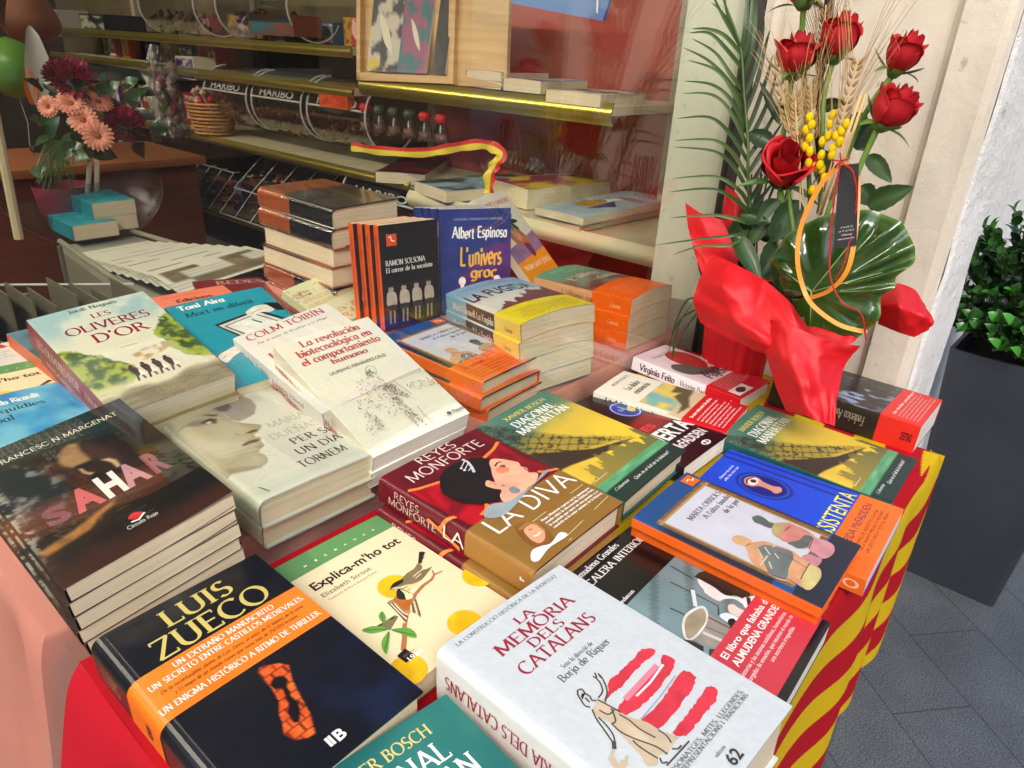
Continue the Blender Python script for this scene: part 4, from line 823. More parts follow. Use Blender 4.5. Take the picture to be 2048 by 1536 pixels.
cord([(0.69,-0.0326,0.3968),(0.688,-0.036,0.3504),(0.685,-0.0467,0.287),(0.68,-0.0585,0.2497),(0.68,-0.0797,0.2238),(0.68,-0.1058,0.2147),(0.69,-0.1179,0.1789)]); cord([(0.69,-0.0388,0.3946),(0.69,-0.0525,0.3841),(0.7,-0.0623,0.3405),(0.69,-0.0669,0.277),(0.69,-0.0618,0.2485)])
for k in range(5): g.tube([(0.69,-0.0328,0.3987), tuple(np.array((0.69,-0.0328,0.3987))+[.0, .012*math.cos(k*1.3), .010*math.sin(k*1.3)])], .0011, 6, (184, 24, 34))
bpb('cord', g, M_PAINT)
C4 = [np.array(p) for p in ((0.7,-0.0285,0.3918), (0.705,-0.0506,0.3974), (0.695,-0.0751,0.2973), (0.688,-0.0498,0.2885))]
g = MB(); n_ = np.cross(C4[1]-C4[0], C4[3]-C4[0]); n_ /= np.linalg.norm(n_)
if n_ @ (CP-C4[0]) < 0: n_ = -n_
F4 = C4+[p-n_*.0008 for p in C4]; g.add(F4, [(0, 1, 2, 3), (7, 6, 5, 4), (0, 4, 5, 1), (1, 5, 6, 2), (2, 6, 7, 3), (3, 7, 4, 0)], (14, 13, 14))
for k, (tt, a, b, v) in enumerate((('el brucll, 52', .25, .8, .76), ('tel. 93 312 09 23', .18, .86, .80), ('Vilanova', .3, .78, .845), ('www.unrams.com', .15, .88, .90))):
    gs, TW = text_geo(tt, 'ital')
    for V, F, kk in gs:
        u = a+V[:, 0]/TW*(b-a); v = v-V[:, 1]*.018 if False else (.76+.047*k)-V[:, 1]*.020; P = (1-u)[:, None]*(1-v)[:, None]*C4[0]+u[:, None]*(1-v)[:, None]*C4[1]+u[:, None]*v[:, None]*C4[2]+(1-u)[:, None]*v[:, None]*C4[3]; g.add(P+n_*(.0002+.00002*kk), F, (214, 210, 204))
bpb('gift_card', g, mat('black_card', attr=True, rough=.45), smooth=False)

# ---------------------------------------------------------------- printed covers (q: x y z yaw tilt tilt width height)
QD = {"luis": [-0.188, 0.1956, 0.0511, 0.0172, 0.0152, -0.0211, 0.1538, 0.2368], "explica": [-0.0255, 0.1987, 0.025, -0.0041, -0.0033, 0.0044, 0.14, 0.21], "reyes": [0.122, 0.2029, 0.0689, 0.0314, 0.0334, 0.0013, 0.1603, 0.2209], "diag1": [0.3066, 0.231, 0.0517, 0.0435, 0.0345, -0.0194, 0.152, 0.2313], "puerta": [0.4531, 0.2178, 0.0225, 0.0065, -0.0328, 0.0204, 0.1281, 0.22], "dulce": [0.553, 0.213, 0.0299, 0.159, 0.0092, 0.0499, 0.1163, 0.2114], "psycho": [0.7211, 0.2481, 0.0295, -0.0197, 0.0336, 0.0719, 0.107, 0.2053], "axat": [0.7758, 0.0203, 0.0476, 0.0203, 0.0117, 0.0456, 0.1402, 0.22], "diag2": [0.5707, 0.0088, 0.0259, 0.0453, 0.0156, 0.0191, 0.1474, 0.2309], "assist": [0.387, -0.0283, 0.0225, 0.0575, -0.0169, -0.0161, 0.1649, 0.22], "marta2": [0.2855, -0.0291, 0.0519, 0.0426, 0.0139, 0.0138, 0.13, 0.2055], "almud": [0.1719, -0.0241, 0.0278, 0.0552, 0.0151, 0.0391, 0.1338, 0.2251], "memoria": [-0.0016, -0.023, 0.0622, -0.0371, -0.0166, 0.0001, 0.1567, 0.2333], "bosch": [-0.1621, -0.0304, 0.04, -0.1083, -0.0, 0.0003, 0.15, 0.23], "sahar": [-0.1944, 0.4518, 0.1132, 0.0176, 0.08, -0.1204, 0.1537, 0.2346], "persi": [0.0052, 0.4947, 0.0743, -0.0135, 0.0177, 0.0044, 0.1527, 0.2437], "oliv": [-0.0544, 0.6888, 0.1633, 0.0343, 0.2459, -0.0432, 0.151, 0.2325], "mort": [0.1263, 0.7022, 0.1352, -0.0861, 0.2076, -0.0315, 0.1519, 0.2319], "colm": [0.1544, 0.5614, 0.1207, -0.0589, 0.1208, -0.1415, 0.1519, 0.23], "revol": [0.1606, 0.4657, 0.1357, -0.063, 0.2942, -0.0739, 0.1482, 0.2338], "envej": [0.4283, 0.8786, 0.0532, 0.1883, 0.3372, -0.0743, 0.14, 0.2196], "fug": [0.5486, 0.5416, 0.1067, -0.2363, -0.0757, -0.0654, 0.1509, 0.2276], "marta1": [0.3791, 0.5202, 0.0749, 0.0679, 0.0384, 0.0117, 0.1431, 0.22], "orange": [0.7906, 0.5373, 0.0918, 0.0127, -0.0408, 0.0157, 0.1491, 0.229], "hard": [0.4584, 0.9867, 0.234, 0.0105, 0.0093, -0.0142, 0.1583, 0.2419], "solsona": [0.5741, 0.7576, 0.1844, -0.2325, 1.4787, 0.0886, 0.1366, 0.21], "espin": [0.6796, 0.6988, 0.2128, -0.5075, 1.4534, -0.0017, 0.1502, 0.23], "premi": [0.8524, 0.7749, 0.2, 0.2524, 0.8128, 0.0, 0.15, 0.23], "blue": [-0.1718, 0.6637, 0.085, -0.0494, -0.0073, 0.0104, 0.14, 0.22], "expl2": [-0.169, 0.7735, 0.08, -0.1038, 0.0029, -0.0073, 0.14, 0.21], "white2": [-0.1804, 0.8632, 0.08, -0.0517, -0.0002, 0.0, 0.14, 0.21], "salmon": [0.1531, 0.8604, 0.1, -0.1103, 0.0583, -0.013, 0.14, 0.22], "edge2": [-0.0476, 0.8348, 0.1, 0.0164, -0.0089, 0.0, 0.13, 0.21], "red2": [0.3365, 1.0587, 0.0479, -0.3092, -0.0004, 0.0471, 0.134, 0.26]}
W_, K_ = (244, 243, 238), (22, 22, 24)
# outside table -----------------------------------------------------------
def b_luis(U, V):
    n = fbm(U, V*1.5, 3, 4, 1); c = mixc((17, 19, 27), (58, 62, 58), ss(.35, .8, n)*ss(.75, .1, V)); c = mixc(c, (26, 38, 74), ss(.4, .7, fbm(U, V*1.5, 2.5, 3, 5))*ss(.4, .8, V)*.8)
    pl = [(0.495,0.539),(0.532,0.526),(0.606,0.559),(0.632,0.589),(0.588,0.655),(0.553,0.741),(0.534,0.798),(0.483,0.874),(0.447,0.872),(0.393,0.846),(0.379,0.806),(0.411,0.768),(0.427,0.734),(0.469,0.693),(0.49,0.624)]
    m = inside(U, V, pl, .004); br = (np.abs(((V*26) % 1)-.5) > .42) | (np.abs(((U*14+(np.floor(V*26) % 2)*.5) % 1)-.5) > .44)
    oc = mixc((236, 120, 48), (190, 62, 30), fbm(U, V, 30, 2, 3)); oc = mixc(oc, (96, 30, 20), br*.75)
    c = mixc(c, oc, m)
    hole = np.maximum(elm(U, V, *(0.535, 0.628), .04, .027, .2), inside(U, V, [(0.538,0.619),(0.563,0.631),(0.529,0.7),(0.532,0.738),(0.504,0.777),(0.468,0.803),(0.448,0.794),(0.456,0.754),(0.493,0.722),(0.519,0.668)], .004))
    return mixc(c, (20, 18, 22), hole*m)
luis = Art(b_luis, (20, 22, 30), res=.0013)
luis.text('LUIS', .335, .735, .135, .045, (206, 190, 104), 'serif').text('ZUECO', .195, .865, .262, .160, (206, 190, 104), 'serif')
luis.st('LUIS', .07, .2, .8, .35, (150, 142, 96), 'serif')
u, v = (0.538, 0.929); luis.text('B', u-.01, u+.045, v+.022, v-.02, W_, 'F0.03').rect(u-.05, v-.018, u-.035, v+.02, W_).rect(u-.032, v-.018, u-.018, v+.02, W_)
luisb = Art(lambda U, V: mixc((240, 108, 18), (246, 132, 44), fbm(U, V, 3, 2, 4)), (238, 112, 24))
luisb.text('UN EXTRAÑO MANUSCRITO', .225, .815, .323, .298, W_, 'serif').text('UN SECRETO ENTRE CASTILLOS MEDIEVALES.', .07, .975, .362, .337, W_, 'serif')
luisb.text('De la inconfundible pluma de Luis Zueco, el autor de El tablero de la reina', .1, .93, .396, .380, (60, 34, 20), 'ital').text('y El mapa de un mundo nuevo que suma mas de 350.000 lectores.', .15, .87, .424, .408, (60, 34, 20), 'ital')
luisb.text('UN ENIGMA HISTÓRICO A RITMO DE THRILLER.', .045, .975, .472, .446, W_, 'serif').st('B', .40, .44, .75, .35, (40, 30, 30), 'F0.02')
book('hardback_book', 'thick navy hardback with gold lettering and an orange paper band across its cover', QD['luis'], .048, luis, hard=True, r=.011, mat_=M_GLOSS, band=luisb, bandv=(.279, .505))

ex = Art(lambda U, V: mixc(mixc((243, 229, 186), (230, 216, 176), fbm(U, V, 2, 2, 2)), (98, 150, 92), V < .139), lambda a, V: mixc(np.broadcast_to((236, 222, 180), a.shape+(3,)), (98, 150, 92), V < .139), vb=[.139], res=.003)
for i, ch in enumerate('MIRMANDA'): ex.text(ch, .22+i*.088, .243+i*.088, .098, .083, (236, 240, 220), 'F0.02')
ex.text("Explica-m'ho tot", .125, .905, .272, .213, (30, 24, 22), 'F0.022').text('Elizabeth Strout', .13, .545, .337, .306, (70, 66, 60), 'F').text('Traducció de Núria Busquet Molist', .142, .555, .371, .356, (120, 112, 96), 'F')
YC = (240, 190, 30)
for (u, v) in ((0.542, 0.506), (1.042, 0.73), (0.638, 0.909), (.12, .93)): ex.ell(u, v, .118, .079, YC)
BR, GY, DKb, LF = (176, 116, 70), (132, 118, 84), (44, 40, 32), (104, 164, 70)
ex.line([(0.2,0.837),(0.277,0.785),(0.343,0.734),(0.416,0.691),(0.511,0.651),(0.594,0.616),(0.686,0.598),(0.776,0.594),(0.824,0.576),(0.89,0.586)], [.035,.033,.03,.028,.026,.025,.025,.022,.018,.012], BR).line([(0.824,0.576),(0.844,0.547)], .012, BR)
ex.blob([(0.494,0.51),(0.557,0.488),(0.622,0.491),(0.69,0.478),(0.763,0.476),(0.826,0.458),(0.823,0.49),(0.798,0.508),(0.829,0.521),(0.87,0.526),(0.793,0.547),(0.727,0.561),(0.666,0.561),(0.619,0.545),(0.566,0.534),(0.535,0.529)], GY)
ex.blob([(0.504,0.508),(0.538,0.515),(0.572,0.53),(0.607,0.537),(0.645,0.554),(0.694,0.563),(0.655,0.57),(0.591,0.567),(0.555,0.554),(0.515,0.528)], (232, 214, 160)).blob([(0.508,0.507),(0.557,0.488),(0.63,0.496),(0.609,0.515),(0.584,0.514),(0.541,0.513)], DKb)
ex.poly([(0.826,0.458),(0.92,0.396),(0.943,0.407),(0.95,0.425),(0.844,0.474)], DKb).line([(0.847,0.472),(0.946,0.423)], .008, (220, 205, 160)).line([(0.7,0.518),(0.764,0.511),(0.802,0.511)], .01, (226, 214, 170)).line([(0.701,0.535),(0.764,0.528)], .008, (226, 214, 170))
ex.blob([(0.399,0.569),(0.443,0.568),(0.49,0.577),(0.536,0.592),(0.581,0.591),(0.575,0.619),(0.551,0.648),(0.491,0.727),(0.468,0.744),(0.468,0.711),(0.446,0.689),(0.392,0.703),(0.359,0.724),(0.37,0.688),(0.385,0.648),(0.385,0.604)], (168, 138, 96))
ex.blob([(0.456,0.569),(0.504,0.571),(0.525,0.6),(0.557,0.621),(0.496,0.657),(0.449,0.676),(0.437,0.647),(0.441,0.604)], (186, 104, 48)).blob([(0.525,0.538),(0.551,0.54),(0.551,0.563),(0.517,0.61),(0.486,0.597),(0.482,0.571)], (38, 44, 40)).blob([(0.551,0.54),(0.578,0.565),(0.578,0.605),(0.551,0.626),(0.513,0.615),(0.539,0.579)], (238, 222, 170))
ex.poly([(0.215,0.647),(0.363,0.655),(0.368,0.673),(0.255,0.709),(0.216,0.669)], (126, 118, 80)).line([(0.22,0.654),(0.347,0.662)], .012, DKb)
for k in range(5): ex.line((lambda A,B,t:np.array(A)*(1-t)+np.array(B)[:len(A)]*t)([(0.394,0.576),(0.38,0.652),(0.359,0.724)], [(0.429,0.596),(0.412,0.666),(0.424,0.696)], k/4), .009, (236, 226, 190) if k % 2 == 0 else (84, 66, 48))
for k in range(4): ex.line((lambda A,B,t:np.array(A)*(1-t)+np.array(B)[:len(A)]*t)([(0.496,0.657),(0.454,0.694)], [(0.556,0.644),(0.479,0.733)], k/3), .009, (236, 226, 190) if k % 2 == 0 else (90, 80, 56))
ex.blob([(0.126,0.621),(0.19,0.634),(0.236,0.668),(0.248,0.7),(0.195,0.686),(0.145,0.661)], LF).blob([(0.258,0.711),(0.305,0.729),(0.349,0.759),(0.35,0.8),(0.325,0.824),(0.297,0.798),(0.279,0.759)], LF).blob([(0.242,0.713),(0.186,0.756),(0.11,0.802),(0.116,0.768),(0.153,0.734),(0.205,0.716)], LF).blob([(0.287,0.604),(0.324,0.596),(0.313,0.628),(0.289,0.648),(0.263,0.652),(0.267,0.626)], LF)
for l in ([(0.133,0.626),(0.246,0.699)], [(0.261,0.714),(0.332,0.809)], [(0.235,0.716),(0.114,0.785)], [(0.315,0.601),(0.268,0.648)]): ex.line(l, .006, (52, 96, 40))
ex.line([(0.494,0.51),(0.551,0.54),(0.574,0.551),(0.606,0.549)], .006, DKb).line([(0.551,0.54),(0.567,0.574),(0.569,0.595)], .006, DKb)
ex.poly([(0.141,0.842),(0.216,0.835),(0.226,0.897),(0.145,0.898)], K_); ex.text('1984', .16, .285, .905, .878, W_, 'F0.02').text('EDICIONS', .165, .255, .872, .862, (170, 120, 110), 'sans')
book('paperback_book', 'cream paperback with a green band, two small birds on a twig and yellow dots', QD['explica'], .022, ex, bulge=.0015, mat_=M_SATIN, lift=.0018)

def b_reyes(U, V):
    n = fbm(U*1.2, V, 7, 4, 3); fold = .5+.5*np.sin(U*26+V*9+n*5)
    c = mixc((112, 22, 34), (78, 12, 24), n); red = mixc((186, 20, 36), (130, 10, 28), fold*.7)
    m = inside(U, V, [(0.04,0.187),(0.277,0.245),(0.503,0.181),(0.714,0.257),(0.965,0.184),(0.941,0.382),(0.999,0.585),(0.655,0.771),(0.112,0.647),(0.064,0.565),(0.042,0.302)], .004)
    c = mixc(c, red, m*(.35+.65*ss(.35, .6, fbm(U, V*1.5, 5, 2, 8))))
    return c
rey = Art(b_reyes, lambda p, V: mixc(mixc((116, 20, 34), (86, 12, 24), fbm(p, V, 9, 3, 5)), (150, 104, 44), V > .6), vb=[.6], res=.0018)
rey.text('REYES', .32, .70, .062, .002, (226, 208, 196), 'sans').text('MONFORTE', .125, .875, .155, .083, (226, 208, 196), 'sans')
def scal(art, pts, col=(232, 132, 66), n=26):
    P = spline(pts, max(2, n//len(pts)), False); art.line(P, .016, col)
    d = np.gradient(P, axis=0); nn = np.stack([-d[:, 1], d[:, 0]], -1); nn /= np.linalg.norm(nn, axis=1)[:, None]+1e-9
    for i in range(0, len(P), 1): art.ell(P[i, 0]+nn[i, 0]*.012, P[i, 1]+nn[i, 1]*.009, .010, .007, col, n=8)
scal(rey, [(0.046,0.182),(0.123,0.209),(0.281,0.242)]); scal(rey, [(0.721,0.241),(0.857,0.219),(0.965,0.184)]); scal(rey, [(0.875,0.529),(0.911,0.554),(1.007,0.581)])
scal(rey, [(-0.072,0.387),(-0.08,0.433),(-0.012,0.463),(0.055,0.494)]); scal(rey, [(0.306,0.54),(0.253,0.57),(0.189,0.582)]); scal(rey, [(-0.06,0.363),(-0.097,0.465),(-0.139,0.573)])
rey.blob([(0.237,0.263),(0.336,0.202),(0.503,0.181),(0.623,0.208),(0.698,0.245),(0.723,0.294),(0.649,0.362),(0.527,0.429),(0.469,0.516),(0.458,0.562),(0.389,0.565),(0.292,0.53),(0.22,0.479),(0.179,0.407),(0.183,0.323)], (26, 24, 26), 8)
rey.blob([(0.74,0.289),(0.795,0.323),(0.828,0.366),(0.85,0.405),(0.845,0.418),(0.824,0.444),(0.839,0.474),(0.819,0.49),(0.804,0.509),(0.84,0.534),(0.824,0.558),(0.749,0.585),(0.653,0.592),(0.61,0.597),(0.489,0.601),(0.398,0.589),(0.429,0.541),(0.49,0.513),(0.466,0.478),(0.452,0.432),(0.507,0.406),(0.531,0.442),(0.583,0.393),(0.648,0.341),(0.685,0.307)], (232, 172, 140), 6)
rey.blob([(0.61,0.597),(0.749,0.585),(0.887,0.557),(0.935,0.57),(0.646,0.605),(0.304,0.656),(0.182,0.601),(0.301,0.554),(0.398,0.589),(0.489,0.601)], (150, 164, 168), 5)
rey.line([(0.683,0.346),(0.737,0.333),(0.764,0.342)], .014, (60, 30, 30)).blob([(0.714,0.363),(0.75,0.372),(0.726,0.392),(0.692,0.382)], (110, 80, 76)).line([(0.826,0.461),(0.814,0.486),(0.82,0.5)], .01, (150, 60, 60))
rey.blob([(0.68,0.363),(0.743,0.407),(0.69,0.429),(0.636,0.401)], (222, 132, 100)).blob([(0.541,0.531),(0.588,0.537),(0.583,0.579),(0.544,0.587),(0.511,0.564)], (128, 136, 140)).ell(*(0.54, 0.494), .012, .01, (128, 136, 140)).line([(0.484,0.436),(0.52,0.434),(0.504,0.469)], .008, (190, 110, 90))
rey.line([(0.577,0.182),(0.582,0.22),(0.555,0.267),(0.515,0.311)], .022, (196, 202, 204)).line([(0.576,0.202),(0.493,0.234)], .008, (196, 202, 204)).line([(0.574,0.23),(0.49,0.261)], .008, (196, 202, 204)).line([(0.555,0.267),(0.499,0.281)], .008, (196, 202, 204)); rey.ell(*(0.486, 0.239), .012, .008, (210, 214, 214)).ell(*(0.485, 0.263), .012, .008, (210, 214, 214))
rey.st('REYES', .12, .30, .42, .12, (208, 176, 168), 'sans').st('MONFORTE', .08, .42, .85, .5, (208, 176, 168), 'sans').st('LA', .46, .6, .8, .2, (236, 226, 220), 'sans')
reyb = Art(lambda U, V: mixc((134, 98, 42), (146, 108, 50), fbm(U, V*6, 4, 3, 3)), (158, 112, 52))
reyb.text('LA DIVA', .11, .985, .725, .615, W_, 'sans')
for k, (tt, a, b) in enumerate((('Reyes Monforte regresa con la apasionante', .42, .97), ('novela sobre la desconocida Adelina Patti,', .42, .98), ('la española que nació en una pensión y se', .42, .98), ('convirtió en la mejor cantante de la historia.', .42, .985))): reyb.text(tt, a, b, .825-.0+k*.024-.012, .811+k*.024-.012, W_, 'serifb')
reyb.line([(0.365,0.781),(0.976,0.767)], .005, (220, 200, 160)).line([(0.417,0.96),(0.987,0.918)], .005, (220, 200, 160)).line([(.0, .985), (.42, .985)], .005, (220, 200, 160))
reyb.blob([(0.249,0.745),(0.314,0.752),(0.384,0.802),(0.377,0.869),(0.343,0.922),(0.395,0.928),(0.341,0.966),(0.296,0.948),(0.226,0.926),(0.172,0.888),(0.199,0.802)], (132, 84, 44)).blob([(0.073,0.945),(0.142,0.909),(0.212,0.917),(0.282,0.938),(0.407,0.922),(0.417,0.96),(0.241,0.952),(0.1,0.971)], (236, 240, 246)).blob([(0.266,0.789),(0.35,0.794),(0.356,0.854),(0.291,0.899),(0.229,0.899),(0.223,0.85)], (226, 162, 124))
reyb.line([(0.257,0.852),(0.29,0.86),(0.324,0.854)], .01, (250, 240, 236)).line([(0.281,0.807),(0.31,0.813)], .007, (70, 40, 30)).line([(0.246,0.774),(0.328,0.771),(0.37,0.801),(0.357,0.862)], .02, (170, 120, 66)).st('P', .93, .96, .45, .6, W_, 'F0.02')
rq = list(QD['reyes']); r1 = book('hardback_book', 'upper dark red hardback with a woman in profile and a bronze paper band', rq, .034, rey, hard=True, r=.006, mat_=M_SATIN, band=reyb, bandv=(.60, 1.001), group='pair of dark red hardbacks')
stack(r1, ['lower dark red hardback of the pair, mostly covered by the copy with the profile'], rq, .034, 2, offs=[(-.008, -.006, -.01)])

def b_diag(U, V):
    n = fbm(U, V*1.5, 3.5, 5, 2); c = mixc((44, 104, 92), (96, 128, 104), n); c = mixc(c, (206, 178, 66), ss(.16, .42, V+U*.10+(n-.5)*.25)); c = mixc(c, (240, 200, 60), ss(.3, .6, V)*ss(.4, .9, n+U*.3)*.8)
    c = mixc(c, (120, 140, 120), ss(.35, .0, U)*ss(.3, .1, V)*.6)
    Un, Vn = U+.05*n, V+.03*fbm(U, V, 6, 2, 9); cable = (np.abs(((Un*8-Vn*11) % 1)-.5) < .07) | (np.abs(((Un*5+Vn*17) % 1)-.5) < .06) | (fbm(U, V*1.5, 26, 2, 4) > .66); m = inside(U, V, [(-.05, -.05), (.18, .1), (.30, .28), (.5, .47), (.85, .70), (.3, .56), (-.05, .42)], .03)
    c = mixc(c, (44, 48, 40), m*np.where(cable, .85, .32))
    c = mixc(c, (58, 46, 38), inside(U, V, [(-.05, .36), (.2, .5), (.45, .62), (.86, .72), (.4, .68), (.1, .62), (-.05, .60)], .012))
    sky_ = .82-.16*_hash(np.floor(U*17), np.floor(U*0), 3)*ss(.1, .3, U+.1)-.05*_hash(np.floor(U*39), np.floor(U*0), 9)
    c = mixc(c, mixc((150, 128, 56), (88, 96, 56), U), ss(sky_-.004, sky_+.004, V)*ss(.60, .68, V)*.9)
    c = mixc(c, mixc((60, 130, 96), (120, 190, 130), fbm(U, V*8, 5, 3, 4)), ss(.828, .836, V)); c = mixc(c, (28, 52, 46), ss(.885, .895, V))
    return c
def mk_diag():
    a = Art(b_diag, lambda p, V: mixc((16, 66, 70), (30, 100, 100), fbm(p, V*3, 6, 3, 3)), vb=[.832, .89], res=.0015)
    a.text('XAVIER BOSCH', .27, .85, .088, .052, (222, 200, 104), 'serif').text('DIAGONAL', .25, .83, .178, .118, W_, 'serif').text('MANHATTAN', .19, .89, .252, .192, W_, 'serif')
    a.text('Quin és el full de la felicitat?', .30, .86, .945, .925, W_, 'ital').line([(.03, .80), (.22, .80)], .006, (200, 216, 190)).text('Columna', .06, .25, .925, .905, (220, 230, 210), 'ital').st('C', .93, .96, .35, .6, (190, 220, 210), 'sans')
    return a
dg = mk_diag(); book('hardback_book', 'thick yellow and green hardback with a bridge, between the red hardback and the blue one', QD['diag1'], .029, dg, hard=True, r=.003, mat_=M_SATIN)
# pu: dark book under it, dul/psy/axat by the wall
def b_pu(U, V):
    c = mixc((36, 24, 32), (20, 14, 22), fbm(U, V, 4, 3, 2)); c = mixc(c, (150, 20, 30), inside(U, V, [(.0, .5), (.8, .42), (1.0, .62), (.5, .64), (.1, .8)], .05)*.9); return c
pu = Art(b_pu, (34, 20, 30), res=.003); u, v = .74, .31
pu.ell(u, v, .19, .12, (40, 60, 150)).ring(u, v, .165, .105, .012, (210, 216, 236)).text('ELLA', u-.09, u-.01, v, v-.03, (200, 200, 160), 'F0.01').blob([(u, v+.02), (u+.1, v-.02), (u+.12, v+.03), (u+.04, v+.06)], (190, 180, 90)).line([(u-.01, v-.06), (u+.02, v+.02)], .02, (120, 200, 220))
pu.text('PUERTA', .08, .98, .76, .63, W_, 'F0.03').text('McFADDEN', .28, .92, .875, .80, (236, 226, 230), 'F0.03').text('ES', .4, .62, .60, .54, (220, 60, 60), 'F0.03').ell(.66, .94, .075, .026, W_).ell(.63, .94, .02, .012, (34, 20, 30)).ell(.69, .94, .02, .012, (34, 20, 30))
book('paperback_book', 'dark purple paperback with a round blue sticker and big white letters', QD["puerta"], .022, pu, mat_=M_GLOSS, pages=M_PAGEW)
def b_dul(U, V):
    c = mixc(np.broadcast_to((232, 228, 208), U.shape+(3,)), mixc((120, 176, 176), (226, 196, 96), ss(.35, .75, fbm(U, V*2, 5, 3, 3))), (V > .335)*(U > .1)*1.); c = mixc(c, (208, 190, 150), ss(.55, .6, V)); c = mixc(c, (96, 84, 56), inside(U, V, [(.1, .63), (.4, .60), (.6, .5), (.8, .52), (.7, .46), (1, .44), (1, .58), (.7, .6), (.4, .66)], .01)); return c
dul = Art(b_dul, (226, 222, 204), vb=[.335], res=.003); dul.text('MILENA BUSQUETS', .34, .86, .078, .05, (120, 116, 100), 'serif').text('La dulce', .36, .76, .20, .145, (96, 88, 76), 'serifb').text('existencia', .33, .79, .275, .22, (96, 88, 76), 'serifb').st('La dulce existencia', .1, .5, .7, .2, K_, 'serifb')
dulb = Art((206, 26, 34), (206, 26, 34)); dulb.text('Un amor adolescente. Una película.', .1, .9, .74, .715, W_, 'sansb').lines(7, .08, .94, .76, .97, (246, 226, 226), cap=.016, font='serif', seed=4)
d1 = book('paperback_book', 'upper ivory paperback with a seaside picture and a red band', QD["dulce"], .0145, dul, mat_=M_SATIN, band=dulb, bandv=(.68, 1.), pages=M_PAGEW, group='ivory paperbacks with red bands')
stack(d1, ['lower ivory paperback, only its lettered spine edge showing below the seaside copy'], QD["dulce"], .0145, 2, offs=[(-.004, -.004, .01)])
def b_psy(U, V): return mixc((226, 204, 208), (214, 190, 196), fbm(U, V, 3, 2, 2))
psy = Art(b_psy, (240, 234, 238), res=.003); psy.blob([(.45, .2), (.62, .12), (.85, .14), (.95, .26), (.9, .4), (.75, .5), (.5, .48), (.42, .36)], (176, 40, 40)).blob([(.1, .36), (.28, .3), (.48, .38), (.6, .48), (.85, .56), (.6, .62), (.35, .56), (.15, .5)], (92, 84, 80)).text('Virginia Feito', .2, .8, .14, .10, (150, 120, 130), 'serif')
psy.text('Victorian', .3, .98, .47+.12, .52, (40, 30, 34), 'serifb').text('Psycho', .3, .98, .66, .585, (40, 30, 34), 'serifb').st('Virginia Feito', .08, .42, .8, .3, (60, 56, 60), 'serifb').st('Victorian Psycho', .47, .74, .75, .35, (100, 96, 100), 'serif')
psyb = Art((190, 24, 36), (206, 24, 36)); psyb.rect(.08, .86, .55, .965, (226, 206, 200)).blob([(.2, .9), (.32, .875), (.45, .9), (.42, .93), (.3, .95), (.2, .93)], (60, 50, 50)).lines(6, .1, .95, .71, .85, (240, 200, 200), cap=.012, seed=6).st('L', .92, .95, .6, .35, W_, 'F0.01')
book('paperback_book', 'pale pink paperback with a red and white band, curling beside the bouquet', QD["psycho"], .024, psy, mat_=M_SATIN, band=psyb, bandv=(.70, 1.), pages=M_PAGEW, lift=.006)
def b_ax(U, V):
    c = np.broadcast_to(np.array((28, 27, 30.)), U.shape+(3,)); w = fbm(U*2, V*1.2, 9, 4, 4); m = elm(U, V, .45, .56, .55, .2, .5)*ss(.5, .7, w); c = mixc(c, (160, 176, 206), m); c = mixc(c, (16, 16, 20), elm(U, V, .5, .5, .12, .05, .2)); return c
ax = Art(b_ax, (40, 38, 32), res=.003); ax.st('Federico Axat', .66, .44, .3, .65, (150, 140, 120), 'serif')
axb = Art((226, 46, 34), (222, 44, 32)); axb.text('Un thriller psicológico', .1, .95, .82, .80, (246, 210, 200), 'sansb').lines(6, .08, .95, .83, .97, (246, 210, 200), cap=.012, seed=9).st('DESTINO', .9, .97, .65, .35, (30, 20, 20), 'F0.02')
book('paperback_book', 'black paperback with a red band lying against the cream wall', QD['axat'], .044, ax, mat_=M_GLOSS, band=axb, bandv=(.745, 1.), pages=M_PAGEW)
dg2 = mk_diag(); book('hardback_book', 'yellow and green hardback with a bridge, nearest the planter', QD['diag2'], .024, dg2, hard=True, r=.003, mat_=M_SATIN, pages=M_PAGEW)
def b_as(U, V):
    c = mixc((16, 62, 190), (24, 80, 214), fbm(U, V, 3, 2, 3)); fr = (np.abs(U-.94) < .012) | (np.abs(U-.86) < .008); c = mixc(c, (10, 34, 120), fr*.8)
    e = np.sqrt(((U-.63)/.17)**2+((V-.32)/.16)**2); c = mixc(c, (12, 36, 120), ss(1.05, .95, e)*1.); c = mixc(c, (30, 90, 210), ss(.08, .0, np.abs(e-.86))); return c
asi = Art(b_as, (20, 66, 190), res=.002)
asi.blob([(.56, .23), (.63, .205), (.70, .23), (.71, .265), (.68, .30), (.67, .36), (.69, .40), (.64, .42), (.58, .40), (.60, .36), (.60, .30), (.56, .27)], (206, 140, 120), 6).ell(.635, .255, .06, .026, (240, 236, 228)).ell(.64, .255, .028, .018, (90, 70, 50)).ell(.64, .255, .012, .008, K_).line([(.57, .235), (.63, .22), (.70, .24)], .012, (70, 40, 30))
asi.text('Darrere la porta,', .5, .76, .102, .085, W_, 'ital').text('ella ho veu tot', .5, .76, .132, .115, W_, 'ital').text("L'ASSISTENTA", .13, .96, .765, .668, (250, 240, 40), 'F0.0')
asb = Art((240, 110, 30), (230, 104, 30)); asb.text('FREIDA McFADDEN', .24, .90, .858, .815, (90, 50, 90), 'F0.0')
for k, tt in enumerate(('EL THRILLER ADDICTIU QUE JA', 'HA ATRAPAT MÉS DE 15 MILIONS', 'DE LECTORS A TOT EL MÓN')): asb.text(tt, .28, .86, .895+k*.028, .878+k*.028, (110, 52, 30), 'F0.0')
asb.st('O', .9, .97, .75, .3, (240, 190, 160), 'sansb')
book('paperback_book', 'bright blue paperback with an eye at a keyhole and an orange lower band', QD['assist'], .022, asi, mat_=M_SATIN, band=asb, bandv=(.775, 1.), pages=M_PAGEW)
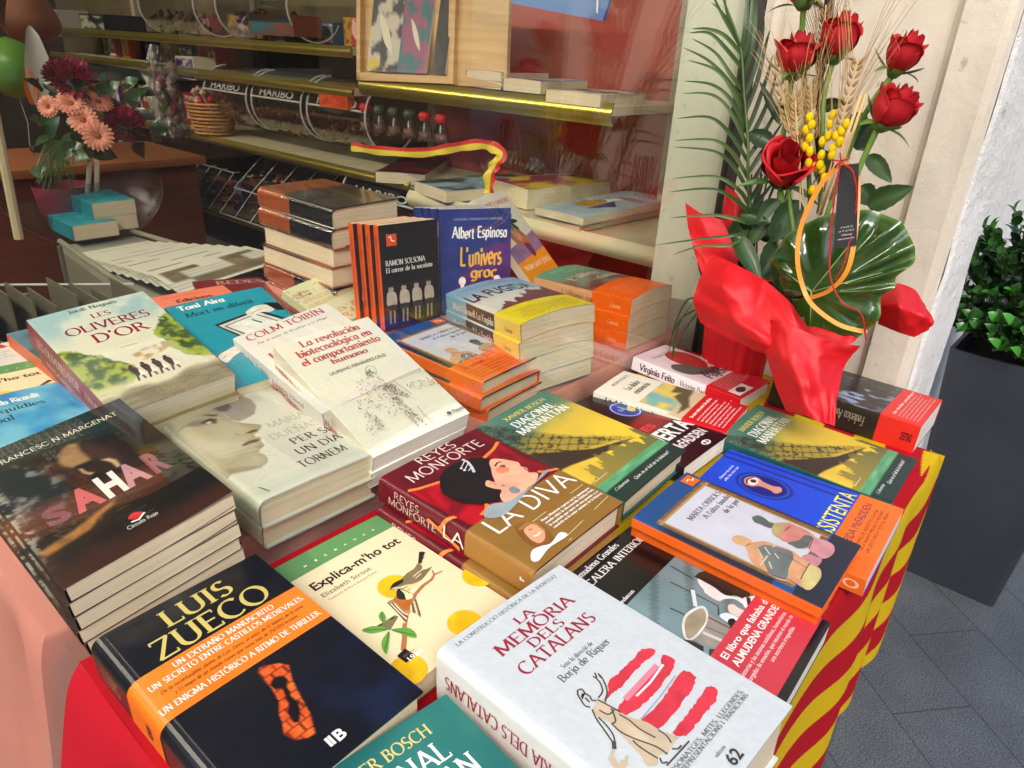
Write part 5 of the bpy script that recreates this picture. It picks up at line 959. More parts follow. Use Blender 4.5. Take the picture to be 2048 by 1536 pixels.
def b_mar(U, V):
    n = fbm(U, V*1.5, 5, 4, 6); c = np.broadcast_to(np.array((34, 40, 54.)), U.shape+(3,)); c = mixc(c, (28, 74, 130), ss(.24, .1, V)); c = mixc(c, (28, 74, 130), ((V > .76)*(V < .86)*(U < .97))*1.)
    out = (U > .065)*(U < .97)*(V > .115)*(V < .85); inn = (U > .115)*(U < .90)*(V > .15)*(V < .815)
    fr = mixc((148, 110, 70), (96, 70, 44), fbm(U*3, V*4, 14, 3, 3)); c = mixc(c, fr, out*1.); gl = (np.abs(U-.112) < .008) | (np.abs(U-.905) < .008) | (np.abs(V-.146) < .005); c = mixc(c, (190, 156, 104), out*gl*.8)
    return mixc(c, mixc((184, 188, 200), (214, 214, 222), n), inn*1.)
mar = Art(b_mar, (232, 100, 28), vb=[.115, .15, .76, .815, .85, .86], res=.0024)
mar.text('MARTA ORRIOLS', .3, .89, .252, .218, (40, 36, 44), 'serif').text("A l'altra banda", .42, .895, .305, .272, (40, 36, 44), 'serif').text('de la por', .62, .89, .362, .328, (40, 36, 44), 'serif')
mar.rect(.80, .02, .96, .10, (240, 104, 30)).line([(.84, .05), (.88, .045), (.90, .07), (.94, .06)], .014, W_)
mar.blob([(0.713,0.48),(0.75,0.481),(0.792,0.498),(0.791,0.531),(0.766,0.561),(0.771,0.591),(0.697,0.597),(0.671,0.576),(0.672,0.536),(0.667,0.506)], (84, 100, 92)).blob([(0.672,0.599),(0.771,0.591),(0.832,0.613),(0.867,0.64),(0.881,0.699),(0.87,0.755),(0.838,0.796),(0.762,0.815),(0.636,0.801),(0.564,0.761),(0.581,0.705),(0.587,0.658),(0.611,0.622)], (178, 158, 112)).blob([(0.596,0.664),(0.857,0.638),(0.879,0.684),(0.866,0.752),(0.8,0.788),(0.66,0.799),(0.572,0.767),(0.585,0.708)], (196, 128, 116))
mar.blob([(0.581,0.705),(0.688,0.741),(0.793,0.749),(0.81,0.786),(0.688,0.801),(0.572,0.767),(0.572,0.733)], (92, 100, 98)).blob([(0.627,0.803),(0.804,0.791),(0.836,0.829),(0.845,0.861),(0.819,0.895),(0.73,0.912),(0.634,0.906),(0.574,0.882),(0.598,0.841)], (200, 140, 146), 8)
mar.blob([(0.486,0.8),(0.551,0.819),(0.564,0.852),(0.564,0.884),(0.461,0.887),(0.429,0.866),(0.429,0.827)], (196, 134, 142)).blob([(0.308,0.476),(0.351,0.474),(0.395,0.494),(0.405,0.53),(0.383,0.567),(0.316,0.565),(0.282,0.551),(0.267,0.52),(0.278,0.49)], (212, 168, 122))
mar.blob([(0.286,0.554),(0.373,0.569),(0.464,0.612),(0.484,0.667),(0.502,0.745),(0.462,0.809),(0.44,0.849),(0.438,0.895),(0.388,0.916),(0.311,0.925),(0.174,0.922),(0.116,0.883),(0.132,0.835),(0.086,0.79),(0.081,0.735),(0.108,0.692),(0.133,0.631),(0.182,0.6),(0.244,0.576)], (206, 152, 112), 8).blob([(0.325,0.605),(0.417,0.623),(0.457,0.666),(0.48,0.706),(0.483,0.75),(0.409,0.773),(0.269,0.783),(0.138,0.803),(0.095,0.774),(0.089,0.733),(0.137,0.703),(0.184,0.681),(0.265,0.639)], (106, 116, 116), 8)
mar.blob([(0.195,0.863),(0.305,0.853),(0.422,0.853),(0.426,0.887),(0.388,0.916),(0.302,0.927),(0.15,0.92),(0.111,0.902),(0.133,0.873)], (200, 186, 124), 8)
for l in ([(0.143,0.669),(0.262,0.669),(0.476,0.662)], [(0.329,0.607),(0.237,0.66)], [(0.389,0.63),(0.322,0.676)], [(0.235,0.69),(0.165,0.722)], [(0.365,0.688),(0.327,0.719)]): mar.line(l, .013, (206, 194, 160))
for l in ([(0.4,0.695),(0.407,0.748),(0.366,0.847)], [(0.44,0.849),(0.28,0.852),(0.196,0.856)], [(0.721,0.658),(0.838,0.662)], [(0.804,0.791),(0.631,0.805)], [(0.286,0.554),(0.351,0.563)], [(0.099,0.709),(0.111,0.784),(0.14,0.827)]): mar.line(l, .008, (96, 70, 70))
def b_frame(U, V): return b_mar(U, V)
m2 = book('hardback_book', 'orange spined hardback with a framed picture of two draped figures, outdoors on the table', QD['marta2'], .0145, mar, hard=True, mat_=M_SATIN, group='orange spined hardbacks outdoors')
stack(m2, ['orange spined hardback lying directly under the outdoor copy with the draped figures'], QD['marta2'], .0145, 2, offs=[(.006, .002, .01)])
def b_mem(U, V): return mixc((192, 200, 204), (206, 213, 216), fbm(U, V, 60, 2, 2))
mem = Art(b_mem, lambda p, V: mixc((214, 216, 214), (232, 232, 228), fbm(p, V, 20, 2, 2)), res=.003); MR = (150, 40, 60); MG = (90, 92, 92)
mem.text('LA CONSTRUCCIÓ HISTÒRICA DE LA IDENTITAT', .095, .905, .043, .026, MG, 'serif').text('LA', .44, .575, .122, .085, MR, 'serif').text('MEMÒRIA', .21, .81, .187, .135, MR, 'serif').text('DELS', .37, .63, .238, .197, MR, 'serif').text('CATALANS', .205, .785, .304, .25, MR, 'serif').text('Sota la direcció de', .375, .62, .373, .354, MG, 'serif').text('Borja de Riquer', .305, .70, .411, .380, MG, 'serif')
RB = (206, 56, 72)
def strip(P, seed, col=RB):
    rr = random.Random(seed); out = []
    P = spline(P, 6); c = P.mean(0)
    for i, p in enumerate(P): out.append(p+(p-c)*rr.uniform(-.015, .015)+np.array([rr.uniform(-.004, .004), rr.uniform(-.003, .003)]))
    mem.poly(out, col)
strip([(0.464,0.515),(0.571,0.517),(0.675,0.515),(0.771,0.51),(0.823,0.538),(0.793,0.553),(0.702,0.549),(0.617,0.553),(0.5,0.559),(0.423,0.553),(0.359,0.55),(0.428,0.537)], 1); strip([(0.361,0.605),(0.45,0.596),(0.592,0.599),(0.744,0.598),(0.819,0.576),(0.84,0.617),(0.777,0.637),(0.636,0.649),(0.521,0.653),(0.417,0.646),(0.366,0.636)], 2)
strip([(0.384,0.685),(0.51,0.684),(0.649,0.677),(0.794,0.664),(0.819,0.702),(0.791,0.72),(0.689,0.734),(0.553,0.741),(0.441,0.741),(0.369,0.734),(0.348,0.711)], 3); strip([(0.438,0.78),(0.56,0.774),(0.667,0.769),(0.738,0.767),(0.8,0.762),(0.825,0.789),(0.772,0.809),(0.668,0.813),(0.556,0.813),(0.469,0.814)], 4)
mem.line([(0.439,0.598),(0.555,0.595),(0.739,0.59)], .03, (226, 130, 150)).line([(0.396,0.679),(0.574,0.673),(0.747,0.66)], .008, (160, 160, 180)).line([(0.496,0.616),(0.617,0.616),(0.767,0.603)], .012, (236, 226, 230))
TN, INK = (196, 178, 152), (76, 70, 66)
mem.blob([(0.342,0.534),(0.357,0.559),(0.356,0.587),(0.362,0.615),(0.37,0.648),(0.404,0.699),(0.411,0.744),(0.437,0.796),(0.418,0.801),(0.358,0.804),(0.32,0.809),(0.311,0.794),(0.277,0.796),(0.249,0.806),(0.212,0.786),(0.236,0.753),(0.244,0.724),(0.258,0.682),(0.267,0.648),(0.277,0.623),(0.27,0.595),(0.265,0.574),(0.275,0.548),(0.304,0.543)], TN, 5)
for l in ([(0.279,0.546),(0.25,0.578),(0.225,0.625),(0.203,0.663)], [(0.264,0.578),(0.254,0.617),(0.231,0.655),(0.193,0.677)], [(0.357,0.559),(0.418,0.535),(0.464,0.494),(0.475,0.469)], [(0.353,0.532),(0.402,0.525),(0.436,0.496),(0.444,0.47)], [(0.442,0.464),(0.446,0.477),(0.467,0.459)], [(0.475,0.469),(0.462,0.487)], [(0.279,0.625),(0.273,0.661),(0.288,0.706),(0.322,0.767),(0.327,0.809)], [(0.347,0.619),(0.354,0.656),(0.349,0.698),(0.361,0.75)], [(0.349,0.587),(0.307,0.625),(0.277,0.623)], [(0.299,0.563),(0.311,0.595),(0.357,0.597)], [(0.275,0.706),(0.269,0.728),(0.271,0.759),(0.277,0.796)], [(0.406,0.74),(0.406,0.772),(0.389,0.795)], [(0.364,0.808),(0.384,0.821),(0.411,0.822)], [(0.275,0.828),(0.364,0.83),(0.456,0.831)], [(0.286,0.799),(0.272,0.814),(0.293,0.823)], [(0.342,0.534),(0.356,0.587),(0.361,0.619)], [(0.321,0.466),(0.337,0.472),(0.329,0.491),(0.331,0.508),(0.32,0.524),(0.335,0.534)], [(0.298,0.476),(0.279,0.503),(0.271,0.521),(0.281,0.537)], [(0.318,0.464),(0.294,0.478)], [(0.308,0.502),(0.302,0.523)]): mem.line(spline(l, 5, False), .008, INK)
mem.blob([(0.311,0.484),(0.327,0.49),(0.306,0.496),(0.289,0.499)], (40, 36, 34)).line(spline([(0.176,0.683),(0.133,0.696),(0.117,0.718),(0.126,0.733),(0.164,0.733),(0.19,0.726)], 5, False), [.012]*5+[.03]*15+[.012]*6, TN).line([(0.209,0.666),(0.177,0.684)], .02, INK)
mem.text('HEROIS, PERSONATGES, MITES, LLEGENDES,', .05, .905, .858, .843, MG, 'serif').text('REPRESENTACIONS I TRADICIONS', .30, .90, .878, .863, MG, 'serif')
u, v = (0.518, 0.955); mem.text('62', u-.035, u+.055, v+.02, v-.02, (60, 56, 60), 'F0.02').text('edicions', u-.05, u+.03, v-.032, v-.045, (60, 56, 60), 'F')
mem.st('LA MEMÒRIA DELS CATALANS', .78, .05, .36, .62, MR, 'serif')
book('hardback_book', 'very thick white book with four red brush stripes and a robed woman drawn on it', QD['memoria'], .060, mem, hard=True, r=.008, mat_=M_MATTE, bulge=.001)
def b_alm(U, V):
    c = np.broadcast_to(np.array((16, 16, 18.)), U.shape+(3,)); ph = (V > .285)*(V < .995)*(U > -1); c = mixc(c, mixc((140, 170, 176), (96, 120, 124), fbm(U, V, 3, 3, 3)+.5*(np.abs(((U*.35+V*1.1)*5 % 1)-.5) < .12)), ph*1.); c = mixc(c, (16, 16, 18), (V > .96)*1.); return c
alm = Art(b_alm, (16, 16, 18), vb=[.285, .96], res=.003)
alm.text('Almudena Grandes', .06, .69, .045, .01, W_, 'serif').text('ESCALERA INTERIOR', -.0, .935, .11, .072, W_, 'serif').text('andanzas', .09, .28, .268, .248, W_, 'serif')
for l in ([(0.568,0.356),(0.574,0.472),(0.573,0.587),(0.479,0.614)], [(0.301,0.436),(0.309,0.508)], [(0.751,0.3),(0.731,0.422)]): alm.line(l, .014, (64, 72, 72))
alm.blob([(0.765,0.422),(0.855,0.428),(0.93,0.46),(0.973,0.5),(0.975,0.55),(0.952,0.606),(0.9,0.654),(0.846,0.666),(0.79,0.645),(0.782,0.614),(0.741,0.595),(0.734,0.565),(0.757,0.519),(0.765,0.47),(0.765,0.436)], (44, 40, 36), 6).blob([(0.754,0.439),(0.757,0.472),(0.749,0.521),(0.726,0.566),(0.734,0.591),(0.778,0.631),(0.771,0.652),(0.726,0.663),(0.734,0.623),(0.682,0.591),(0.631,0.578),(0.623,0.554),(0.63,0.533),(0.637,0.518),(0.644,0.503),(0.67,0.492),(0.7,0.464)], (232, 226, 224), 6)
alm.blob([(0.786,0.649),(0.853,0.671),(0.887,0.686),(0.905,0.729),(0.679,0.733),(0.69,0.709),(0.704,0.674)], (224, 236, 242)).line([(0.831,0.664),(0.748,0.689),(0.679,0.727)], .03, (70, 30, 44)).blob([(0.635,0.619),(0.671,0.635),(0.66,0.66),(0.654,0.723),(0.562,0.732),(0.561,0.684),(0.567,0.639)], (220, 200, 192)).blob([(0.475,0.618),(0.553,0.642),(0.527,0.722),(0.386,0.726),(0.444,0.682)], (220, 232, 238))
alm.blob([(0.47,0.657),(0.522,0.671),(0.475,0.701),(0.389,0.728),(0.276,0.735),(0.181,0.735),(0.18,0.718),(0.203,0.7),(0.371,0.694)], (26, 26, 28)).poly([(0.439,0.571),(0.433,0.675),(0.374,0.696),(0.239,0.712),(0.159,0.694),(0.138,0.669),(0.122,0.599)], (150, 142, 134)).line([(0.405,0.586),(0.41,0.684)], .02, (96, 88, 82)).line([(0.234,0.607),(0.253,0.687)], .03, (206, 202, 196)).line([(0.295,0.588),(0.321,0.691)], .012, (110, 100, 94))
alm.blob([(0.191,0.523),(0.312,0.504),(0.429,0.516),(0.49,0.538),(0.456,0.569),(0.352,0.594),(0.214,0.601),(0.112,0.592),(0.09,0.568)], (214, 216, 212), 6).blob([(0.205,0.532),(0.303,0.516),(0.406,0.526),(0.462,0.542),(0.432,0.566),(0.341,0.588),(0.226,0.591),(0.127,0.585),(0.115,0.567)], (160, 148, 122), 6).line([(0.603,0.457),(0.447,0.514)], .03, (214, 226, 228)).poly([(0.067,0.553),(0.105,0.588),(0.114,0.643),(0.054,0.659),(0.049,0.613)], (40, 42, 44)).poly([(0.116,0.666),(0.172,0.702),(0.096,0.739),(0.064,0.718),(0.062,0.681)], (50, 54, 58))
almb = Art((200, 58, 72), (190, 48, 62)); almb.text('El libro que faltaba de', .10, .93, .745, .713, W_, 'F0.015').text('ALMUDENA GRANDES.', .10, .93, .795, .762, W_, 'F0.02')
for k, tt in enumerate(('historias y las escenas cotidianas, humanísimas', 'cargadas de emoción, que resumen el mundo de', 'una escritora irrepetible.')): almb.text(tt, .03 if k < 2 else .3, .86 if k < 2 else .75, .832+k*.03, .812+k*.03, (250, 232, 232), 'F0.0')
almb.line([(0, .945), (1, .945)], .005, (236, 180, 186))
book('paperback_book', 'black paperback with a cup photo and a crimson band with white text', QD['almud'], .026, alm, mat_=M_GLOSS, band=almb, bandv=(.685, .963), pages=M_PAGEW)
bo = Art(lambda U, V: mixc(mixc((22, 96, 96), (60, 134, 124), fbm(U, V, 3, 4, 3)), (170, 170, 110), ss(.45, .2, U)*0+ss(.35, .6, V-U*.2)*ss(.3, .7, fbm(U, V, 3, 3, 8))), (16, 80, 84), res=.003)
bo.text('XAVIER BOSCH', .22, .80, .098, .052, (222, 206, 130), 'serif').text('DIAGONAL', .10, .80, .205, .128, W_, 'serif').text('MANHATTAN', .05, .87, .30, .225, W_, 'serif')
book('hardback_book', 'teal hardback between the navy book and the thick white book', QD['bosch'], .04, bo, hard=True, r=.003, mat_=M_SATIN)

# ---------------------------------------------------------------- books in the window
def b_sah(U, V):
    n = fbm(U, V*1.5, 4, 5, 2); c = mixc((46, 42, 22), (24, 20, 18), ss(.05, .35, V)); c = mixc(c, (15, 15, 18), ss(.5, .8, U)); c = mixc(c, (60, 34, 28), ss(.5, .8, n)*.7)
    h = inside(U, V, [(-.05, .18), (.2, .17), (.36, .28), (.36, .45), (.28, .58), (.1, .60), (-.05, .5)], .06); c = mixc(c, mixc((26, 34, 38), (130, 128, 124), ss(.55, .75, fbm(U, V*1.5, 12, 4, 7))), h*.9)
    c = mixc(c, (206, 124, 58), elm(U, V, .03, .17, .08, .07, .6)*ss(.4, .6, n)); fo = inside(U, V, [(0.428,0.24),(0.477,0.201),(0.529,0.191),(0.57,0.21),(0.557,0.276),(0.565,0.336),(0.557,0.366),(0.474,0.361),(0.444,0.365),(0.412,0.326),(0.407,0.288)], .02)
    c = mixc(c, mixc((206, 172, 112), (120, 84, 60), fbm(U, V*1.5, 7, 4, 5)), fo); c = mixc(c, (90, 52, 48), inside(U, V, [(0.565,0.226),(0.615,0.232),(0.695,0.335),(0.692,0.46),(0.647,0.49),(0.612,0.413),(0.553,0.354)], .05)*.6)
    c = mixc(c, (196, 170, 122), inside(U, V, [(0.6,0.396),(0.644,0.409),(0.668,0.444),(0.663,0.493),(0.635,0.499),(0.636,0.448)], .012)); c = mixc(c, (40, 26, 28), inside(U, V, [(0.494,0.401),(0.569,0.392),(0.62,0.428),(0.631,0.497),(0.576,0.509),(0.525,0.457)], .015)); c = mixc(c, (190, 150, 110), inside(U, V, [(0.463,0.388),(0.483,0.393),(0.491,0.433),(0.52,0.457),(0.493,0.464),(0.468,0.433)], .01))
    c = mixc(c, mixc((196, 128, 62), (110, 78, 50), fbm(U, V*1.5, 14, 3, 3)), inside(U, V, [(0.225,0.732),(0.5,0.676),(0.475,0.705),(0.368,0.735),(0.288,0.777)]+[(.03, .80), (-.0, .76)], .02)); c = mixc(c, (150, 146, 136), elm(U, V, .02, .5, .05, .3, .5)*ss(.45, .6, fbm(U, V*2, 20, 3, 6)))
    return mixc(c, (52, 28, 20), ss(.84, .97, V))
sa = Art(b_sah, (44, 40, 28), res=.0017); sa.text('FRANCESC N MARGENAT', .12, .9, .128, .095, (232, 226, 210), 'sans')
for ch, u0, u1, vb, vt, c1 in (('S', .14, .27, .655, .545, (110, 72, 84)), ('A', .31, .46, .655, .51, (196, 96, 104)), ('H', .47, .60, .655, .50, (236, 230, 228)), ('A', .61, .75, .655, .50, (190, 140, 150)), ('R', .77, .88, .655, .50, (140, 84, 96))): sa.text(ch, u0, u1, vb, vt, c1, 'F0.05')
sa.blob([(.47, .83), (.50, .81), (.54, .82), (.55, .84), (.50, .85)], (206, 40, 40)).line([(.47, .855), (.51, .862), (.56, .84)], .012, W_).text('Círculo Rojo', .43, .61, .888, .868, (220, 216, 206), 'sans')
s1 = book('paperback_book', 'topmost dark painted paperback with big pale capitals, its cover springing open', QD['sahar'], .0165, sa, mat_=M_DARKC, pages=M_PAGE, lift=.006, group='stack of dark painted paperbacks')
for c in stack(s1, ['dark painted paperback, %s in its five book stack' % o for o in ORD[1:5]], QD['sahar'], .0168, 5, jit=.003): c.location.z += 0
def b_per(U, V):
    c = mixc((206, 210, 196), (216, 216, 204), fbm(U, V, 3, 3, 2)); hair = inside(U, V, [(-.05, -.05), (.55, -.05), (.45, .1), (.3, .16), (.12, .2), (.0, .27), (-.05, .3)], .04); w = .5+.5*np.sin((U*1.2+V*2.2)*60+fbm(U, V, 6, 3, 3)*14)
    c = mixc(c, mixc((196, 192, 176), (226, 222, 206), w), hair*.9)
    FP = [(0.038,-0.001),(0.205,0.034),(0.37,0.078),(0.429,0.098),(0.438,0.161),(0.439,0.24),(0.443,0.298),(0.486,0.342),(0.578,0.415),(0.544,0.444),(0.486,0.47),(0.449,0.48),(0.44,0.512),(0.467,0.526),(0.444,0.544),(0.435,0.574),(0.428,0.6),(0.388,0.617),(0.341,0.639),(0.354,0.675),(0.348,0.718),(0.307,0.751),(0.251,0.764),(0.152,0.748),(0.053,0.723),(-0.026,0.738),(-0.028,0.642),(-0.013,0.507),(0.007,0.237)]; face = inside(U, V, FP, .006)
    c = mixc(c, mixc(mixc((196, 190, 166), (168, 160, 136), ss(.3, .7, fbm(U, V*1.5, 2.5, 3, 9))), (150, 142, 122), ss(-.07, -.0, psdf(U, V, FP))*.7), face)
    def dk(P, col, a=1., sf=.012): nonlocal c; c = mixc(c, col, inside(U, V, P, sf)*a)
    dk([(0.008,0.227),(0.093,0.181),(0.212,0.16),(0.322,0.187),(0.361,0.22),(0.326,0.255),(0.279,0.24),(0.206,0.232),(0.121,0.186),(0.048,0.208)], (128, 118, 104), .8, .02); dk([(0.23,0.202),(0.322,0.187),(0.36,0.214),(0.326,0.255),(0.251,0.225)], (60, 54, 50), 1, .006); dk([(0.257,0.217),(0.3,0.214),(0.309,0.235),(0.277,0.241)], (200, 196, 180), 1, .004)
    dk([(0.304,0.127),(0.356,0.145),(0.404,0.177),(0.388,0.196),(0.345,0.175)], (96, 84, 74), 1, .006); dk([(0.421,0.1),(0.509,0.06),(0.581,0.075),(0.718,0.05),(0.743,0.137),(0.713,0.217),(0.632,0.289),(0.544,0.308),(0.471,0.313),(0.438,0.273),(0.443,0.22),(0.438,0.161)], (150, 142, 134), .95, .012); dk([(0.421,0.1),(0.519,0.065),(0.572,0.094),(0.545,0.15),(0.482,0.173),(0.445,0.153)], (84, 84, 84), .9, .012)
    dk([(0.409,0.443),(0.473,0.432),(0.516,0.445),(0.498,0.456),(0.443,0.457)], (56, 44, 38), 1, .005); dk([(0.354,0.408),(0.365,0.44),(0.41,0.449),(0.375,0.45),(0.343,0.427)], (120, 108, 92), .9, .008)
    dk([(0.296,0.532),(0.368,0.517),(0.423,0.523),(0.452,0.542),(0.41,0.551),(0.363,0.544),(0.311,0.545)], (52, 36, 32), 1, .005); dk([(0.309,0.524),(0.395,0.502),(0.451,0.507),(0.469,0.528),(0.448,0.539),(0.411,0.521),(0.353,0.519)], (150, 132, 112), .8, .008); dk([(0.361,0.583),(0.423,0.587),(0.425,0.603),(0.388,0.617),(0.367,0.605)], (132, 116, 98), .7, .01)
    dk([(-0.008,0.654),(0.086,0.685),(0.182,0.716),(0.244,0.751),(0.245,0.77),(0.124,0.746),(0.028,0.717)], (136, 126, 106), .7, .02)
    return c
pe = Art(b_per, (202, 204, 188), res=.0013); pe.text('MARÍA', .6, .945, .478, .415, (176, 178, 156), 'flare').text('DUEÑAS', .515, .945, .592, .53, (176, 178, 156), 'flare').text('PER SI', .6, .95, .69, .63, K_, 'flare').text('UN DÍA', .545, .947, .79, .73, K_, 'flare').text('TORNEM', .46, .87, .897, .835, K_, 'flare').text('Columna', .11, .125, .94, .92, (90, 90, 80), 'sans').ring(.66, .87, .02, .012, .006, K_).line([(.10, .90), (.13, .96)], .012, (110, 108, 96))
p1_ = book('hardback_book', 'upper sage grey hardback with a monochrome face looking down', QD['persi'], .036, pe, hard=True, r=.009, mat_=M_SATIN, group='grey hardbacks with a face')
stack(p1_, ['lower grey hardback lying beneath the copy with the monochrome face'], QD['persi'], .033, 2, offs=[(.0, .004, .01)])
def b_oli(U, V):
    n = fbm(U, V*1.5, 4, 5, 3); c = mixc((156, 186, 186), (206, 212, 196), ss(.35, .65, n)); c = mixc(c, (218, 214, 190), ss(.15, .4, V)); n2 = fbm(U, V*1.5, 16, 4, 8)
    g = mixc((60, 82, 40), (156, 170, 60), ss(.35, .65, n2)); c = mixc(c, g, ss(.48, .56, n2*.5+.5*inside(U, V, [(-.1, .33), (.12, .40), (.25, .5), (.38, .62), (.42, .7), (.3, .8), (-.1, .86)], .08))*.95)
    c = mixc(c, g, ss(.48, .56, n2*.5+.5*inside(U, V, [(1.1, .25), (.85, .32), (.76, .45), (.78, .6), (.82, .72), (1.1, .84)], .08))); c = mixc(c, (220, 210, 176), ss(.72, .8, V)*(1-ss(.85, .9, V))*.7)
    c = mixc(c, mixc((92, 84, 60), (160, 144, 104), fbm(U*.5, V*5, 12, 3, 4)), ss(.84, .90, V+U*.02+(n-.5)*.1)); c = mixc(c, (176, 150, 96), inside(U, V, [(.45, .57), (.55, .55), (.78, .53), (.82, .58), (.62, .63), (.5, .65)], .015)*ss(.35, .6, n2))
    return c
ol = Art(b_oli, lambda p, V: mixc((132, 28, 38), (150, 36, 44), fbm(p, V, 6, 2, 2)), res=.0019); RD = (146, 30, 44)
ol.text('Jordi Nogués', .31, .72, .052, .018, (30, 36, 40), 'serif').text('LES', .44, .60, .15, .105, RD, 'serif').text('OLIVERES', .165, .865, .262, .19, RD, 'serif').text("D'OR", .305, .755, .385, .30, RD, 'serif').text('~roman~', .43, .57, .49, .475, (150, 140, 90), 'sans')
for k in range(4):
    u, v = .36+k*.095, .70+k*.002; ol.blob([(u-.02, v-.02), (u+.015, v-.03), (u+.04, v-.005), (u+.035, v+.05), (u+.0, v+.055), (u-.015, v+.02)], (38, 36, 34), 4).line([(u+.005, v+.04), (u-.02, v+.10)], .018, (60, 52, 44)).line([(u+.03, v+.04), (u+.04, v+.095)], .018, (60, 52, 44)).ell(u+.008, v-.037, .018, .009, (30, 28, 26)).poly([(u+.04, v+.01), (u+.075, v+.06), (u+.02, v+.065)], (236, 232, 216))
ol.st("LES OLIVERES D'OR", .1, .6, .7, .35, (220, 190, 180), 'serif').st('JORDI NOGUÉS', .66, .9, .65, .4, (220, 190, 180), 'serif')
o1 = book('paperback_book', 'upper thick red spined paperback with olive trees and four walkers', QD['oliv'], .038, ol, mat_=M_SATIN, group='red spined olive grove paperbacks')
stack(o1, ['lower red spined paperback of the olive grove pair'], QD['oliv'], .034, 2, offs=[(.006, -.004, -.02)])
mo = Art(lambda U, V: mixc((28, 138, 158), (36, 150, 170), fbm(U, V*8, 3, 2, 3)), (20, 60, 76), res=.004)
mo.text('Toni Aira', .095, .55, .085, .03, W_, 'serifb').text('Mort en diferit', .11, .79, .18, .125, (16, 56, 70), 'serif').poly([(.27, .33), (.75, .27), (.98, .5), (.45, .62)], K_).poly([(.30, .35), (.73, .29), (.92, .49), (.46, .59)], (206, 206, 196)).poly([(.34, .37), (.70, .315), (.86, .48), (.48, .56)], (60, 60, 58)).poly([(.36, .375), (.69, .325), (.84, .475), (.49, .545)], (226, 226, 216))
mo.blob([(.62, .28), (.7, .24), (.8, .22), (.9, .25), (.92, .3), (.85, .33), (.75, .31), (.66, .34)], (226, 222, 206)).poly([(.86, .2), (1.0, .24), (1.0, .34), (.92, .33)], K_).blob([(.08, .66), (.2, .62), (.32, .6), (.34, .65), (.2, .70), (.1, .74)], (222, 216, 200)).line([(.62, .37), (.68, .43)], .02, K_).line([(.1, .69), (.3, .64)], .006, K_).line([(.66, .3), (.8, .27)], .006, K_)
book('paperback_book', 'teal paperback with a hand and a black tablet drawn on it', QD['mort'], .022, mo, mat_=M_SATIN)
co = Art((226, 222, 214), (222, 218, 214), res=.004); co.text('COLM TÓIBÍN', .09, .9, .10, .03, (166, 44, 56), 'serif').text('Por el autor de Brooklyn y El Mago', .12, .85, .17, .145, (90, 90, 92), 'ital').text('Long Island', .1, .9, .4, .3, (166, 44, 56), 'serif').st('Colm Tóibín', .10, .42, .8, .4, (110, 110, 112), 'serif').st('Long Island', .5, .8, .75, .45, (140, 140, 142), 'serif')
c1 = book('paperback_book', 'upper white paperback with red capitals across its top edge', QD['colm'], .026, co, mat_=M_SATIN, pages=M_PAGEW, group='white paperbacks with red capitals')
stack(c1, ['lower white paperback peeping out behind the copy with red capitals'], QD['colm'], .026, 2, offs=[(.02, .012, -.06)])
rv = Art(lambda U, V: mixc((228, 226, 206), (234, 231, 214), fbm(U, V, 2, 2, 2)), (222, 216, 198), res=.004); RR = (176, 58, 62)
rv.text('La revolución', .215, .83, .085, .028, RR, 'serifb').text('biotecnológica en', .12, .885, .16, .102, RR, 'serifb').text('el comportamiento', .095, .905, .233, .176, RR, 'serifb').text('humano', .33, .70, .292, .25, RR, 'serifb').text('LAUREANO FERNÁNDEZ-CRUZ', .225, .815, .370, .345, (50, 50, 52), 'F0.02')
rr = random.Random(5)
def speck(P, n, cols, s=(.006, .012), bias=None):
    P = np.array(P); lo, hi = P.min(0), P.max(0); k = 0
    while k < n:
        u, v = rr.uniform(lo[0], hi[0]), rr.uniform(lo[1], hi[1])
        if psdf(np.array([u]), np.array([v]), P)[0] > 0: continue
        a = rr.uniform(*s); t = rr.uniform(0, 6); rv.poly([(u+a*math.cos(t), v+a*.65*math.sin(t)), (u+a*math.cos(t+2), v+a*.65*math.sin(t+2)), (u+a*.6*math.cos(t+4), v+a*.4*math.sin(t+4))], rr.choice(cols)); k += 1
GC = [(120, 116, 116), (150, 70, 66), (90, 92, 110), (140, 130, 110)]
speck([(0.504,0.436),(0.568,0.431),(0.59,0.477),(0.547,0.505),(0.488,0.495)], 60, GC[:1]); speck([(0.547,0.516),(0.632,0.536),(0.632,0.632),(0.657,0.736),(0.599,0.725),(0.582,0.698),(0.566,0.774),(0.583,0.901),(0.575,0.967),(0.55,0.928),(0.541,0.816),(0.508,0.722),(0.506,0.619)], 260, GC); speck([(0.38,0.478),(0.547,0.516),(0.54,0.631),(0.5,0.73),(0.477,0.832),(0.373,0.823),(0.291,0.713),(0.151,0.7)], 120, GC); speck([(0.683,0.651),(0.936,0.665),(0.978,0.735),(0.742,0.725)], 60, GC[2:]); speck([(0.228,0.7),(0.263,0.801),(0.235,0.867),(0.102,0.891),(0.098,0.834)], 70, GC[2:]+GC[:1]); speck([(0.492,0.737),(0.518,0.877),(0.495,0.975),(0.463,0.963),(0.469,0.839)], 50, GC)
for l in ([(0.624,0.597),(0.649,0.681),(0.661,0.743)], [(0.496,0.444),(0.547,0.429),(0.585,0.448),(0.573,0.493),(0.509,0.497),(0.488,0.474),(0.496,0.444)], [(0.615,0.833),(0.599,0.927),(0.623,0.975),(0.575,0.967)], [(0.539,0.524),(0.548,0.623),(0.549,0.707)]): rv.line(l, .005, (130, 126, 122))
